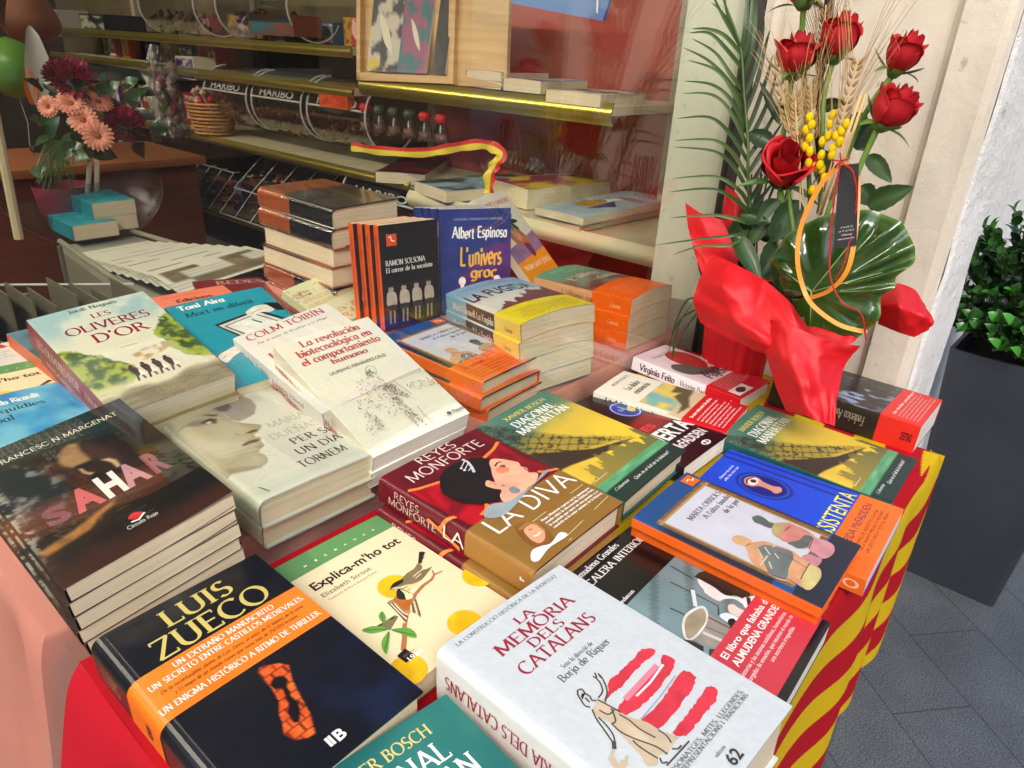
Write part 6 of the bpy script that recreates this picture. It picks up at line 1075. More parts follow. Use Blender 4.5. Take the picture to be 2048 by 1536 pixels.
u, v = (0.802, 0.965); rv.ell(u, v, .022, .014, (90, 90, 92)).text('Planeta', u+.035, u+.16, v+.012, v-.012, (90, 90, 92), 'sansb').st('La revolución biotecnológica en el comportamiento humano', .08, .72, .75, .35, RR, 'serifb').st('B', .93, .96, .7, .3, (90, 90, 92), 'sansb')
v1_ = book('paperback_book', 'upper cream paperback with red serif title and a human figure made of specks', QD['revol'], .026, rv, mat_=M_SATIN, pages=M_PAGEW, group='cream paperbacks with a speckled figure')
stack(v1_, ['lower cream paperback beneath the copy with the speckled figure'], QD['revol'], .026, 2, offs=[(-.006, -.002, .015)])
def b_env(U, V):
    c = mixc((206, 208, 168), (214, 214, 178), fbm(U, V, 3, 2, 3)); k = ss(.52, .62, fbm(U, V*1.5, 22, 3, 4))*ss(.46, .52, V+U*.06)*(V < .64); c = mixc(c, (206, 112, 62), k); c = mixc(c, (206, 112, 62), (fbm(U, V*1.5, 20, 2, 9) > .74)*(V < .2)*1.); return mixc(c, (58, 164, 136), (V > .64)*1.)
en = Art(b_env, (206, 208, 168), vb=[.64], res=.0025); en.text('Dra. Sari', .04, .34, .13, .10, (60, 60, 50), 'sans').text('Arponen', .04, .32, .17, .14, (60, 60, 50), 'sans').text('¿ENVEJECES', .06, .55, .25, .205, (212, 166, 110), 'sansb').text('O REJUVENECES?', .06, .85, .33, .285, (212, 166, 110), 'sansb').text('La autora de', .4, .82, .69, .665, (30, 60, 50), 'sans').text('¡ES LA MICROBIOTA, IDIOTA!', .1, .95, .75, .705, W_, 'F0.02').ring(.7, .82, .05, .03, .012, (30, 80, 70))
book('paperback_book', 'pale green and mint paperback with orange speckles, slanting behind the cream book', QD['envej'], .018, en, mat_=M_SATIN)
def b_fug(U, V):
    c = mixc((112, 160, 190), (206, 206, 200), ss(.1, .5, V)); e = .52+.3*(.5-U)+(fbm(U, V*0, 14, 3, 5)-.5)*.18; c = mixc(c, mixc((84, 44, 46), (120, 66, 62), fbm(U, V*1.5, 20, 3, 2)), ss(e-.005, e+.01, V)); return c
fu = Art(b_fug, lambda p, V: mixc(np.broadcast_to((70, 34, 40), p.shape+(3,)), (120, 160, 184), V < .3), vb=[.3], res=.0022); fu.text('LA FUGIDA', .03, .90, .37, .20, K_, 'F0.02').text('MARTÍ GIRONELL', .1, .9, .11, .08, (70, 110, 140), 'sans').st('Martí Gironell La Fugida', .1, .66, .7, .3, (220, 210, 200), 'serif')
fub = Art((226, 206, 44), (232, 204, 84)); fub.lines(6, .12, .9, .76, .95, (110, 96, 40), cap=.016, font='ital', seed=8, center=True).st('Columna', .8, .9, .68, .4, (130, 110, 50), 'ital')
f1 = book('paperback_book', 'topmost blue and brown paperback with a bright yellow band on the four book stack', QD['fug'], .031, fu, mat_=M_SATIN, band=fub, bandv=(.68, 1.), bulge=.007, pages=M_PAGE, group='stack with yellow bands')
stack(f1, ['paperback with a yellow band, %s in the window stack' % o for o in ORD[1:4]], QD['fug'], .030, 4, jit=.005, ja=.03)
marb = Art(lambda U, V: mixc((226, 96, 26), (236, 110, 40), fbm(U, V, 3, 2, 3)), (228, 98, 30)); marb.text('2a edició', .06, .4, .80, .76, (170, 60, 20), 'sansb').lines(4, .06, .9, .82, .96, (170, 60, 20), cap=.018, font='serif', seed=3)
m1 = book('hardback_book', 'topmost of three orange hardbacks behind the glass, with the framed picture cover', QD['marta1'], .024, mar, hard=True, r=.004, mat_=M_SATIN, band=marb, bandv=(.70, 1.), group='orange hardbacks behind the glass')
stack(m1, ['orange hardback in the middle of its three book stack behind glass', 'lowest of the three orange hardbacks stacked behind the glass'], QD['marta1'], .0225, 3, offs=[(-.004, -.006, -.02), (.002, -.010, .015)])
ora = Art(lambda U, V: mixc(mixc((66, 150, 124), (110, 116, 100), ss(.0, .6, V)), (84, 52, 48), ss(.35, .7, fbm(U, V*3, 5, 3, 3))*ss(.2, .5, V)), (214, 160, 110), res=.003); ora.text('REBECCA', .2, .85, .10, .05, (120, 190, 160), 'serif').text('YARROS', .35, .85, .18, .13, (120, 190, 160), 'serif').text("L'última", .15, .75, .36, .27, (210, 200, 180), 'serif').text('carta', .45, .9, .50, .41, (210, 200, 180), 'serif').st("L'última carta", .3, .7, .7, .3, (120, 80, 50), 'serif')
orb = Art((232, 96, 10), (232, 100, 16)); orb.lines(6, .15, .9, .7, .93, (246, 190, 140), cap=.014, font='serif', seed=5).st('Columna', .8, .9, .68, .4, (250, 190, 130), 'ital')
oo = book('paperback_book', 'topmost mint paperback with an orange band on the stack by the pale column', QD['orange'], .033, ora, mat_=M_SATIN, band=orb, bandv=(.62, 1.), bulge=.007, group='stack with orange bands')
stack(oo, ['paperback with an orange band, %s by the pale column' % o for o in ORD[1:3]], QD['orange'], .032, 3, jit=.004, ja=.02)
# wrapped hardbacks
def push(q, f): q = list(q); c = CP; return [float(c[i]+f*(q[i]-c[i])) for i in range(3)]+q[3:6]+[q[6]*f, q[7]*f]
QD['hard'] = push(QD['hard'], 1.07); QD['solsona'] = push(QD['solsona'], .93)
def b_hd(U, V): c = mixc((52, 56, 54), (34, 36, 38), fbm(U, V, 3, 3, 3)); c = mixc(c, (156, 86, 50), ss(.42, .36, V+fbm(U, V, 5, 2, 3)*.1)); return mixc(c, (110, 118, 116), elm(U, V, .3, .45, .2, .1, .8)*.7)
hd = Art(b_hd, lambda p, V: mixc(mixc((168, 88, 46), (140, 70, 38), fbm(p, V, 6, 2, 3)), (30, 30, 34), (V > .45)*1.), vb=[.45], res=.003)
hm = mat('shrink_film', attr=True, rough=.12, coat=1., bump=.6, bscale=60, bdist=.003)
hh = book('hardback_book', 'topmost shrink wrapped black and rust hardback beside the orange spines', QD['hard'], .042, hd, hard=True, r=.012, mat_=hm, group='shrink wrapped hardbacks')
hs = stack(hh, ['shrink wrapped hardback, %s in the tall stack' % o for o in ORD[1:6]], QD['hard'], .0405, 6, jit=.004, ja=.03)
for k in (2, 3): # turned round so that the pages face out
    q = list(QD['hard']); M = hs[k].rotation_euler.copy(); hs[k].rotation_euler = (M.x, M.y, M.z+PI); hs[k].location = Vector(hs[k].location)+Vector((q[6], -q[7], 0))
# standing
so = Art(lambda U, V: mixc((26, 26, 28), (44, 42, 40), fbm(U, V*4, 6, 3, 3)*ss(.5, .8, V)), (226, 92, 22), res=.003); so.rect(.115, .09, .285, .20, (232, 84, 30)).line([(.15, .12), (.19, .11), (.2, .15), (.25, .16)], .02, W_).text('RAMON SOLSONA', .08, .76, .385, .335, W_, 'serif').text('El carrer de la xocolata', .078, .885, .45, .405, W_, 'serif')
for k in range(4):
    u = .14+k*.22; so.ell(u, .61, .045, .035, (170, 160, 146)).blob([(u-.07, .65), (u, .63), (u+.08, .66), (u+.08, .77), (u-.07, .77)], (190, 182, 166), 4).blob([(u-.07, .77), (u+.08, .77), (u+.07, .83), (u-.06, .83)], (60, 56, 52), 4).line([(u-.03, .82), (u-.04, .95)], .03, (150, 136, 120)).line([(u+.04, .82), (u+.03, .95)], .03, (150, 136, 120)).blob([(u-.04, .60), (u, .57), (u+.04, .60), (u, .59)], (40, 36, 34), 4)
so.st('Ramon Solsona  El carrer de la xocolata', .1, .8, .7, .35, (140, 50, 14), 'serif')
so1 = book('paperback_book', 'front standing orange spined paperback with a black cover and seated figures', QD['solsona'], .018, so, mat_=M_SATIN, group='standing orange spined paperbacks')
stack(so1, ['standing orange spined paperback, second behind the black cover', 'standing orange spined paperback, third behind the black cover', 'standing orange spined paperback, rearmost behind the black cover'], QD['solsona'], .018, 4, offs=[(-.007, .000, 0), (-.012, .0, .01), (-.020, .0, .015)], gap=.0012)
ep = Art(lambda U, V: mixc((32, 44, 112), (52, 66, 140), fbm(U, V*1.5, 6, 4, 3)), (28, 36, 96), res=.004); ep.text("L'ESPERADA CONTINUACIÓ D'EL MÓN GROC", .2, .88, .098, .08, (170, 176, 210), 'serif').text('Albert Espinosa', .17, .94, .25, .155, W_, 'hand').text("L'univers", .27, .86, .49, .33, (240, 190, 70), 'hand').text('groc', .42, .79, .60, .50, (240, 190, 70), 'hand')
for u in (.3, .8): ep.ell(u, .63, .05, .04, W_).line([(u, .64), (u, .8)], .05, W_)
ep.st("Albert Espinosa L'univers groc", .1, .85, .7, .3, (210, 190, 110), 'hand')
e1 = book('paperback_book', 'front standing royal blue paperback with handwritten white and yellow lettering', QD['espin'], .021, ep, mat_=M_SATIN, pages=M_PAGEW, group='standing blue paperbacks')
stack(e1, ['standing blue paperback, second behind the handwritten front cover', 'standing blue paperback, third behind the handwritten front cover', 'standing blue paperback, rearmost behind the handwritten front cover'], QD['espin'], .021, 4, offs=[(-.012, .002, 0), (-.022, .004, 0), (-.034, .006, .02)], gap=.003)
def b_pr(U, V): c = mixc((214, 210, 192), (206, 204, 190), fbm(U, V, 3, 2, 3)); c = mixc(c, mixc((84, 100, 140), (120, 130, 160), fbm(U, V*3, 6, 3, 3)), (V > .5+.1*(1-U))*1.); return mixc(c, (236, 150, 26), (V > .76-.06*U)*1.)
pr = Art(b_pr, (214, 210, 192), res=.0018); pr.text('MARTA CARNICERO', .2, .92, .13, .08, (206, 90, 60), 'F0.02').text('PREMI SANT JORDI', .08, .95, .86, .80, (250, 220, 170), 'F0.02').blob([(.3, .42), (.5, .36), (.62, .44), (.72, .56), (.6, .66), (.4, .6), (.28, .52)], (150, 108, 76)).blob([(.38, .44), (.5, .42), (.56, .52), (.46, .56)], (190, 140, 110)).blob([(.5, .6), (.66, .62), (.64, .74), (.54, .74)], (40, 48, 76))
for a in range(8): pr.blob([(.5, .33), (.5+.13*math.cos(a*.8), .31+.08*math.sin(a*.8)), (.5+.26*math.cos(a*.8+.1), .34+.13*math.sin(a*.8+.1)), (.5+.12*math.cos(a*.8+.3), .34+.08*math.sin(a*.8+.3))], (30, 56, 40), 4)
book('paperback_book', 'leaning book with a palm tree and an amber lower strip, behind the blue ones', QD['premi'], .02, pr, mat_=M_SATIN)
bl = Art(lambda U, V: mixc((24, 120, 190), (120, 186, 214), ss(.3, .8, fbm(U, V*1.3, 3, 4, 3))), (20, 100, 170), res=.004); bl.text('Anna Punsoda Ricardit', .05, .70, .155, .09, W_, 'serifb').text('Les liquídies', .1, .70, .265, .2, (20, 60, 90), 'serif').text('del pal', .1, .42, .385, .31, (20, 60, 90), 'serif')
book('paperback_book', 'sky blue paperback with clouds cut off at the edge of the window', QD['blue'], .03, bl, mat_=M_SATIN)
e2q = QD['expl2']; book('paperback_book', 'second cream and green banded paperback, tucked behind the olive grove book', e2q, .024, ex, mat_=M_SATIN)
wh = Art((216, 216, 210), (206, 206, 200), res=.006); wh.poly([(.6, .02), (.9, .02), (.95, .1), (.7, .12)], (206, 60, 40)).lines(3, .3, .95, .15, .3, (90, 90, 90), cap=.02)
book('paperback_book', 'white paperback with a red mark at the far edge of the window display', QD['white2'], .024, wh, mat_=M_SATIN)
ed = Art(lambda U, V: mixc((110, 150, 166), (60, 74, 76), fbm(U, V, 6, 3, 3)), (204, 92, 52), res=.005)
eb = book('paperback_book', 'orange spined paperback standing out behind the olive grove book', QD['edge2'], .03, ed, mat_=M_SATIN, group='orange spined pair at the back')
stack(eb, ['lower orange spined paperback at the back of the display'], QD['edge2'], .03, 2, offs=[(-.012, .01, 0)])
sm = Art((232, 126, 96), (220, 110, 80), res=.006); sm.text('Una història extraordinària', .22, .72, .08, .055, (190, 80, 60), 'serif').text('Edicions', .33, .75, .2, .14, (60, 30, 30), 'serifb')
book('paperback_book', 'salmon pink book peeping out above the teal one', QD['salmon'], .02, sm, mat_=M_SATIN)
rd = Art((122, 26, 36), (110, 20, 30), res=.006); rd.text('REDES', .3, 1.0, .14, .05, (200, 170, 160), 'serif')
book('magazine', 'dark red glossy magazine lying behind the pale green paperback', QD['red2'], .008, rd, cat='magazine', mat_=M_GLOSS)

# ---------------------------------------------------------------- shop interior: shelving on the back wall
M_BRASS = mat('brass', (190, 176, 84), rough=.28, metal=.85, bump=.1, bscale=30, bdist=.001)
M_SHELF = mat('shelf_cream', (206, 196, 160), rough=.55, mott=.1, mscale=8)
M_WOOD = mat('ply_wood', (206, 168, 116), rough=.5, mott=.25, mscale=3, stretch=(1, 1, 14))
def shelf(label, y0, y1, z, x0=1.30, x1=1.655, fascia=.035, m=M_BRASS):
    t = thing('wall_shelf', label, 'shelf', (x1, (y0+y1)/2, z), group='brass edged wall shelves'); L = (y1-y0)/2
    g = MB(); g.box(x0-x1+.012, 0, -L, L, -.022, -.001); g.build('board', M_SHELF, t)
    g = MB(); A = []
    for k in range(9): a = k/8; A.append([(x0-x1+.011-.014*math.sin(PI*a), yy, -fascia*.85+fascia*a) for yy in (-L, L)])
    g.grid(np.array(A)); g.build('edge_strip', m, t, True); return t
shelf('long brass edged shelf highest on the back wall', 1.78, 4.6, .475)
shelf('long brass edged shelf second from the top, with plastic sweet bins', 1.78, 4.5, .35)
shelf('long brass edged shelf third from the top, with a basket', 1.40+.1, 4.5, .085)
shelf('lowest long brass edged shelf, crowded with clear tray dividers', 1.95, 4.5, -.235)
shelf('short upper shelf with four flat books and a wooden stand', .72, 1.72, .385, x0=1.28, fascia=.055)
shelf('short middle shelf with art books next to the ribbon', .50, 1.42, .075, x0=1.22, fascia=.05, m=M_SHELF)
g = MB()
for y in (.74, 1.74, 2.9, 4.1): g.box(1.62, 1.658, y-.02, y+.02, -.7, 1.8, (170, 160, 140))
rk = thing('shelf_upright', 'metal uprights holding the wall shelves', 'shelf support', (1.65, 2, GZ)); o = g.build('rails', M_PAINT, rk); o.location = (-1.65, -2, -GZ)
# ---- flat books on the shelves
def plain(col, sp=None, txt=None, tc=(230, 226, 210), seed=0, c2=None):
    c2 = c2 or tuple(int(k*.7) for k in col); a = Art(lambda U, V: mixc(np.array(col, float), np.array(c2, float), ss(.4, .62, fbm(U, V*1.5, 4, 4, seed))), sp or col, res=.008)
    if txt: a.text(txt, .12, .88, .30, .17, tc, 'serifb')
    return a
def q4(x, y, z, a, w=.15, h=.23): return [x, y, z, a, 0, 0, w, h]
def sbk(lb, P, t, a, grp, bulge=.002):
    P1, P2, P3 = [np.array(p) for p in P]; u = P2-P1; w = float(np.linalg.norm(u)); h = float(np.linalg.norm(P3-P2)); an = math.atan2(u[1], u[0]); o = P1-h*np.array([math.sin(an), -math.cos(an), 0])
    return book('shelf_book', lb, [float(o[0]), float(o[1]), float(o[2]), an, 0, 0, w, h], t, a, bulge=bulge, group=grp)
def up_(P, dz):
    a, b = np.array(P[0]), np.array(P[1]); z = (a[2]+b[2])/2-dz; a[2] = b[2] = z; return [a, b, b+np.array([.21, -.02, 0])]
gu, gm = 'books on the short upper shelf', 'books on the middle shelf'
sbk('grey book with a red corner on the short upper shelf, next to the stand', up_([(1.31,1.2568,0.4359),(1.31,1.1186,0.4437)], 0), .024, plain((60, 54, 50), seed=0, c2=(206, 70, 40)), gu)
sbk('thick cream edged book directly under the grey and red one', up_([(1.31,1.2568,0.4359),(1.31,1.1186,0.4437)], .025), .020, plain((190, 180, 150), seed=1), gu)
sbk('blue and white paperback in the middle of the short upper shelf', up_([(1.3,1.1029,0.4255),(1.3,0.9672,0.4278)], 0), .032, plain((60, 84, 160), seed=2, c2=(226, 222, 210)), gu)
sbk('dark green book with a white label at the open end of the short upper shelf', up_([(1.28,0.9339,0.4083),(1.28,0.7572,0.4105)], -.0), .030, plain((60, 66, 50), seed=4, c2=(220, 220, 212)), gu)
sbk('dark crimson art book on the middle shelf beside the round plastic bin', [(1.2418,1.6014,0.112),(1.3365,1.4627,0.112),(1.7406,1.6542,0.112)], .035, plain((110, 30, 34), seed=9, c2=(60, 40, 30)), gm)
sbk('pale blue book with a fish shape on the middle shelf', [(1.2327,1.3992,0.112),(1.1964,1.2174,0.112),(1.5678,1.3881,0.112)], .034, plain((150, 176, 184), seed=10, c2=(70, 80, 80)), gm)
sbk('thick book with a yellow and magenta cover on the middle shelf', [(1.3575,1.2028,0.135),(1.324,1.0112,0.135),(1.7819,1.187,0.135)], .058, plain((206, 176, 60), seed=11, c2=(140, 40, 80)), gm, .004)
a = plain((176, 194, 200), seed=12, c2=(160, 180, 190)); a.text('Criar', .35, .85, .25, .12, (190, 80, 80), 'serif').text('sants', .35, .85, .42, .30, (190, 80, 80), 'serif').poly([(.1, .6), (.4, .5), (.6, .7), (.3, .8)], (190, 150, 60)).poly([(.5, .5), (.8, .62), (.6, .8)], (70, 60, 110)).poly([(.3, .5), (.5, .4), (.5, .55)], W_)
lbk = sbk('light blue book with small red letters at the end of the middle shelf', [(1.2196,0.8998,0.118),(1.2155,0.7309,0.118),(1.6974,0.8706,0.118)], .019, a, gm)
sbk('plain pale book lying under the light blue one with red letters', [(1.2333,0.9276,0.098),(1.2261,0.7478,0.098),(1.7242,0.881,0.098)], .021, plain((190, 184, 160), seed=13), gm)
# wooden stand with framed covers
ws = thing('display_stand', 'plywood display stand with three book covers leaning on the short upper shelf', 'display stand', (1.30, 1.5, .387))
g = MB()
TL, TR_, BR_, BL_ = [np.array(p) for p in ((1.36,1.7877,0.704), (1.4,1.1812,0.6727), (1.31,1.0994,0.4026), (1.29,1.7193,0.3781))]
def quad(mb, P, th, col, n=None): 
    P = [np.array(p, float) for p in P]; n = np.cross(P[1]-P[0], P[3]-P[0]); n /= np.linalg.norm(n); n = n if n @ (CP-P[0]) > 0 else -n
    F = P+[p-n*th for p in P]; mb.add(F, [(0, 1, 2, 3), (7, 6, 5, 4), (0, 4, 5, 1), (1, 5, 6, 2), (2, 6, 7, 3), (3, 7, 4, 0)], col); return n
quad(g, (TL, TR_, BR_, BL_), .015, (206, 168, 116))
def on(u, v, d=0.): 
    n = np.cross(TR_-TL, BL_-TL); n /= np.linalg.norm(n); n = n if n @ (CP-TL) > 0 else -n
    return TL*(1-u)*(1-v)+TR_*u*(1-v)+BR_*u*v+BL_*(1-u)*v+n*d
o = g.build('board', M_WOOD, ws); o.location = (-1.30, -1.5, -.387)
def opart(name, mb, m): o = mb.build(name, m, ws); o.location = (-1.30, -1.5, -.387)
g = MB()
for a in ((0, .93, .70, 1.0, .02), (.0, 0, .03, 1, .02), (.66, 0, .70, 1, .02)): quad(g, [on(a[0], a[1], .02), on(a[2], a[1], .02), on(a[2], a[3], .02), on(a[0], a[3], .02)], .02, (214, 178, 128))
opart('ledge', g, M_WOOD)
for i, (u0, u1, c, c2) in enumerate(((.10, .33, (48, 50, 56), (196, 190, 176)), (.33, .53, (150, 90, 120), (60, 110, 120)), (.57, .66, (54, 54, 58), (30, 30, 34)))):
    g = MB(); n = 26; P = np.array([[on(u0+(u1-u0)*x/n+.02*(1-y/n), .22+.70*y/n, .03-.02*(1-y/n)) for x in range(n+1)] for y in range(n+1)]); U, V = np.meshgrid(np.linspace(0, 1, n+1), np.linspace(0, 1, n+1)); cc = mixc(c, c2, ss(.45, .6, fbm(U+i, V*1.5, 4, 3, i+3))); cc = mixc(cc, (206, 190, 176), elm(U, V, .72, .35, .2, .13, .2)*(i == 0)); cc = mixc(cc, (210, 180, 80), elm(U, V, .2, .9, .2, .08, .3)*(i == 0))
    g.grid(P, lin(np.clip(cc, 0, 255))); quad(g, [on(u0+.02, .22, .009), on(u1+.02, .22, .009), on(u1, .92, .029), on(u0, .92, .029)], .006, (220, 214, 196))
    opart('leaning_cover', g, M_SATIN)
# blue sign at the top
sg = thing('hanging_sign', 'plain blue sign panel high behind the glass', 'sign', (1.3, .9, .65)); g = MB(); n = quad(g, [(1.2,1.004,0.6861), (1.2,0.6818,0.6698), (1.2,0.716,0.5697), (1.2,0.9957,0.6043)], .01, (86, 128, 190)); P = [np.array((1.2,0.7363,0.6118))+n*.001, np.array((1.2,0.7321,0.6118))+n*.001, np.array((1.2,0.7304,0.5857))+n*.001, np.array((1.2,0.7346,0.5857))+n*.001]; g.add(P, [(0, 1, 2, 3)], W_); o = g.build('panel', M_PAINT, sg); o.location = (-1.3, -.9, -.65)
g = MB(); g.tube([(1.2, .74, .63), (1.2, .74, 1.9)], .002, 6, (160, 160, 160)); g.tube([(1.2, .98, .63), (1.2, .98, 1.9)], .002, 6, (160, 160, 160)); o = g.build('wire', M_PAINT, sg); o.location = (-1.3, -.9, -.65)
# ---- clear plastic bins with sweets
M_SWEET = mat('sweets', attr=True, rough=.35, coat=.2)
def bin_(label, y, z, L=.30, R_=.115, cols=((150, 70, 40), (190, 150, 70), (110, 40, 34)), seed=0, x=1.44):
    t = thing('plastic_bin', label, 'plastic bin', (x, y, z), group='clear round fronted sweet bins')
    g = MB(); th = np.linspace(-.35*PI, 1.0*PI, 22); A = []
    for yy in np.linspace(-L/2, L/2, 3): A.append([(-R_*math.sin(a), yy, R_+.004-R_*math.cos(a)) for a in th])
    g.grid(np.array(A).transpose(1, 0, 2))
    g.build('drum', M_CLEAR, t, True)
    g = MB()
    for yy in (-L/2, L/2):
        P = [(-(R_+.001)*math.sin(a), yy, R_+.004-(R_+.001)*math.cos(a)) for a in th]; g.tube(P, .0035, 6, (206, 208, 204))
    g.tube([(-R_*.96, -L/2, R_*1.22), (-R_*.96, L/2, R_*1.22)], .0045, 6, (226, 228, 226)); g.tube([(-R_*.72, -L/2, R_*1.72), (-R_*.72, L/2, R_*1.72)], .0025, 6, (226, 228, 226))  # pale bars standing in for glints on the drum, built into the rim
    gs, TW = text_geo('HARIBO', 'F0.01')
    for V, F, kk in gs:
        a = .58*PI+V[:, 1]*.26; yv = L*.34-V[:, 0]/TW*L*.68; P = np.stack([-(R_+.0015)*np.sin(a), yv, R_+.004-(R_+.0015)*np.cos(a)], -1); g.add(P, F, (220, 222, 220))
    g.build('rim', mat('clear_edge_and_glint', (214, 216, 214), rough=.12, spec=.9, alpha=.75), t)
    rr = random.Random(seed); g = MB(); 
    for k in range(60):
        a = rr.uniform(0, 6.28); r = R_*.75*math.sqrt(rr.random()); yy = rr.uniform(-L*.45, L*.45); zz = rr.uniform(.01, R_*.85); xx = -rr.uniform(0, 1)*math.sqrt(max(0, R_**2-(R_-zz)**2))*.85; s = rr.uniform(.008, .014); c = tuple(q*.7 for q in rr.choice(cols))
        g.lathe([(.0005, -s), (s*.8, -s*.5), (s, 0), (s*.8, s*.5), (.0005, s)], 7, c, c=(xx, yy, zz))
    g.build('sweets', M_SWEET, t, True); return t
bin_('round fronted sweet bin directly below the upper shelf by the wooden stand', 1.92, .138, seed=1, L=.34); bin_('round fronted sweet bin second from the wooden stand', 2.30, .138, seed=2, L=.34); bin_('round fronted sweet bin farthest from the wooden stand', 2.68, .138, seed=3, L=.34)
bin_('large sweet bin low on the wall with its round end by the ribbon', 1.66, -.12, seed=4, L=.42, R_=.10, cols=((190, 90, 40), (206, 160, 60), (150, 50, 40)), x=1.40)
bin_('sweet bin on the top shelf under the ceiling edge', 2.42, .478, seed=5, L=.5, cols=((60, 90, 120), (150, 80, 40), (180, 160, 120)))
bin_('second sweet bin on the top shelf, farther from the stand', 3.1, .478, seed=6, L=.5, cols=((160, 100, 60), (90, 60, 40)))
def divider(label, y0, y1, z, n, x=1.36, H=.15, seed=0):
    t = thing('tray_divider', label, 'divider tray', (x, (y0+y1)/2, z), group='slanted clear divider trays'); L = (y1-y0)/2
    g = MB(); A = np.array([[(-.08, -L, .005), (-.08, L, .005)], [(.06, -L, H), (.06, L, H)]]); g.grid(A); g.build('front', M_CLEAR, t)
    g = MB()
    for k in range(n+1): yy = -L+2*L*k/n; g.tube([(-.08, yy, .005), (.06, yy, H), (.09, yy, H)], .0022, 5, (226, 226, 220))
    g.tube([(-.08, -L, .004), (-.08, L, .004)], .003, 5, (226, 226, 220)); g.tube([(.06, -L, H), (.06, L, H)], .0025, 5, (226, 226, 220)); g.build('ribs', mat('clear_edge_and_glint', (214, 216, 214), rough=.12, spec=.9, alpha=.75), t)
    rr = random.Random(seed); g = MB()
    for k in range(n*9): s = rr.uniform(.012, .022); g.lathe([(.0005, -s*.7), (s*.9, -s*.3), (s, 0), (s*.8, s*.4), (.0005, s*.7)], 7, rr.choice([(120, 40, 40), (150, 90, 60), (90, 60, 44), (170, 140, 100)]), c=(rr.uniform(-.02, .12), rr.uniform(-L, L), .02+rr.random()*.05))
    g.build('sweets', M_SWEET, t, True)
divider('slanted clear divider tray at the near end of the lowest shelf', 2.0, 2.75, -.232, 6, seed=1); divider('slanted clear divider tray at the middle of the lowest shelf', 2.85, 3.6, -.232, 7, seed=2); divider('slanted clear divider tray at the dark far end of the lowest shelf', 3.7, 4.4, -.232, 7, seed=3); divider('slanted clear divider tray beside the low sweet bin', 2.05, 2.6, -.10, 4, seed=4, H=.12)
# basket, boxes, cones and packets
bk_ = thing('wicker_basket', 'woven wicker basket of wrapped sweets below the purple box', 'basket', (1.36,2.8647,0.0886)); g = MB()
for k in range(9):
    P = [((.075+.003*k+.004*(-1)**(j+k))*math.cos(j*PI/14), (.075+.003*k+.004*(-1)**(j+k))*math.sin(j*PI/14), .008+k*.015) for j in range(29)]; g.tube(P, .006, 6, (176, 124, 62) if k % 2 else (196, 146, 80))
g.build('weave', mat('wicker', attr=True, rough=.6), bk_, True); g = MB(); rs = random.Random(2)
for k in range(30): g.lathe([(.001, -.018), (.016, 0), (.001, .018)], 6, rs.choice([(190, 30, 40), (206, 60, 50), (200, 170, 150)]), c=(rs.uniform(-.07, .07), rs.uniform(-.07, .07), .13+rs.random()*.05))
g.build('sweets', M_SWEET, bk_)
def carton(label, p, w, d, h, c1, c2, seed=0, name='carton_box', cat='box'):
    t = thing(name, label, cat, p); g = MB(); g.box(-d/2, d/2, -w/2, w/2, 0, h, c1); g.build('carton', M_SATIN, t); g = MB(); n = 14; U, V = np.meshgrid(np.linspace(0, 1, n), np.linspace(0, 1, n)); g.grid(np.stack([0*U-d/2-.001, w*.46-U*w*.92, h*.92-V*h*.84], -1), lin(mixc(c2, c1, ss(.45, .6, fbm(U, V, 4, 3, seed))))); g.build('printed_front', M_SATIN, t)
carton('white and purple carton with orange blobs above the wicker basket', (1.38,3.0004,0.3055), .16, .10, .09, (216, 212, 200), (70, 56, 120), 2)
carton('red wrapped packet pile standing behind the purple carton', (1.5,3.0221,0.321), .18, .10, .13, (160, 40, 40), (190, 70, 60), 3, 'packet_pile', 'packets')
carton('orange and teal bag of crisps on the shelf beside the stand', (1.4,2.3134,0.499), .30, .12, .07, (120, 70, 50), (60, 96, 110), 5, 'snack_bag', 'snack bag')
carton('orange bag low beside the wooden stand', (1.36,1.9069,0.2805), .16, .10, .07, (206, 90, 30), (180, 50, 30), 8, 'snack_bag', 'snack bag')
carton('stack of white boxed packs at the left end of the top shelf', (1.4,4.5079,0.4336), .34, .16, .13, (150, 150, 150), (90, 86, 92), 6, 'packet_pile', 'packets'); carton('dark ring binder pile on the top shelf at the left', (1.42,3.894,0.448), .30, .2, .10, (40, 44, 52), (170, 170, 150), 7, 'packet_pile', 'packets')
for k in range(5): carton('grey blue boxed pack, %s in the pile behind the bouquet' % ORD[4-k], tuple(np.array((1.42,4.3747,0.1829))+[0, 0, k*.03]), .2, .15, .026, (120, 124, 130), (60, 60, 120), k, 'boxed_pack', 'box')
for i, (p, c) in enumerate((((1.34,3.4021,0.2319), (214, 216, 204)), )):
    t = thing('paper_cone', 'crumpled white paper bag hanging in front of the shelves', 'paper bag', p); g = MB(); g.grid(dense([[(0, .10, .09), (0, .02, .12), (0, -.06, .14)], [(.02, .07, .02), (.04, .0, .03), (.02, -.05, .04)], [(.01, .03, -.08), (.03, -.0, -.07), (.01, -.045, -.06)], [(0, .0, -.16), (.01, -.015, -.17), (0, -.03, -.15)]])-np.array([0, 0, 0])); g.build('bag', mat('white_paper', c, rough=.6, bump=.6, bscale=30, bdist=.006), t, True)
bs_ = thing('cellophane_bag', 'tall cellophane wrapped gift basket glinting between the shelves', 'gift bag', (1.25,3.0469,0.0489)); g = MB(); A = []
for k in range(14): z = k*.03; r = .075*(1-.5*(k/13)**2)*(1+.10*math.sin(k*1.3)); A.append([(r*(1+.12*math.sin(a*5+k)+.07*math.sin(a*11))*math.cos(a), r*(1+.12*math.sin(a*5+k))*math.sin(a), z) for a in np.linspace(0, 2*PI, 40)[:-1]])
g.grid(np.array(A), closed=True); g.build('film', M_FILM, bs_); g = MB(); rs = random.Random(5)
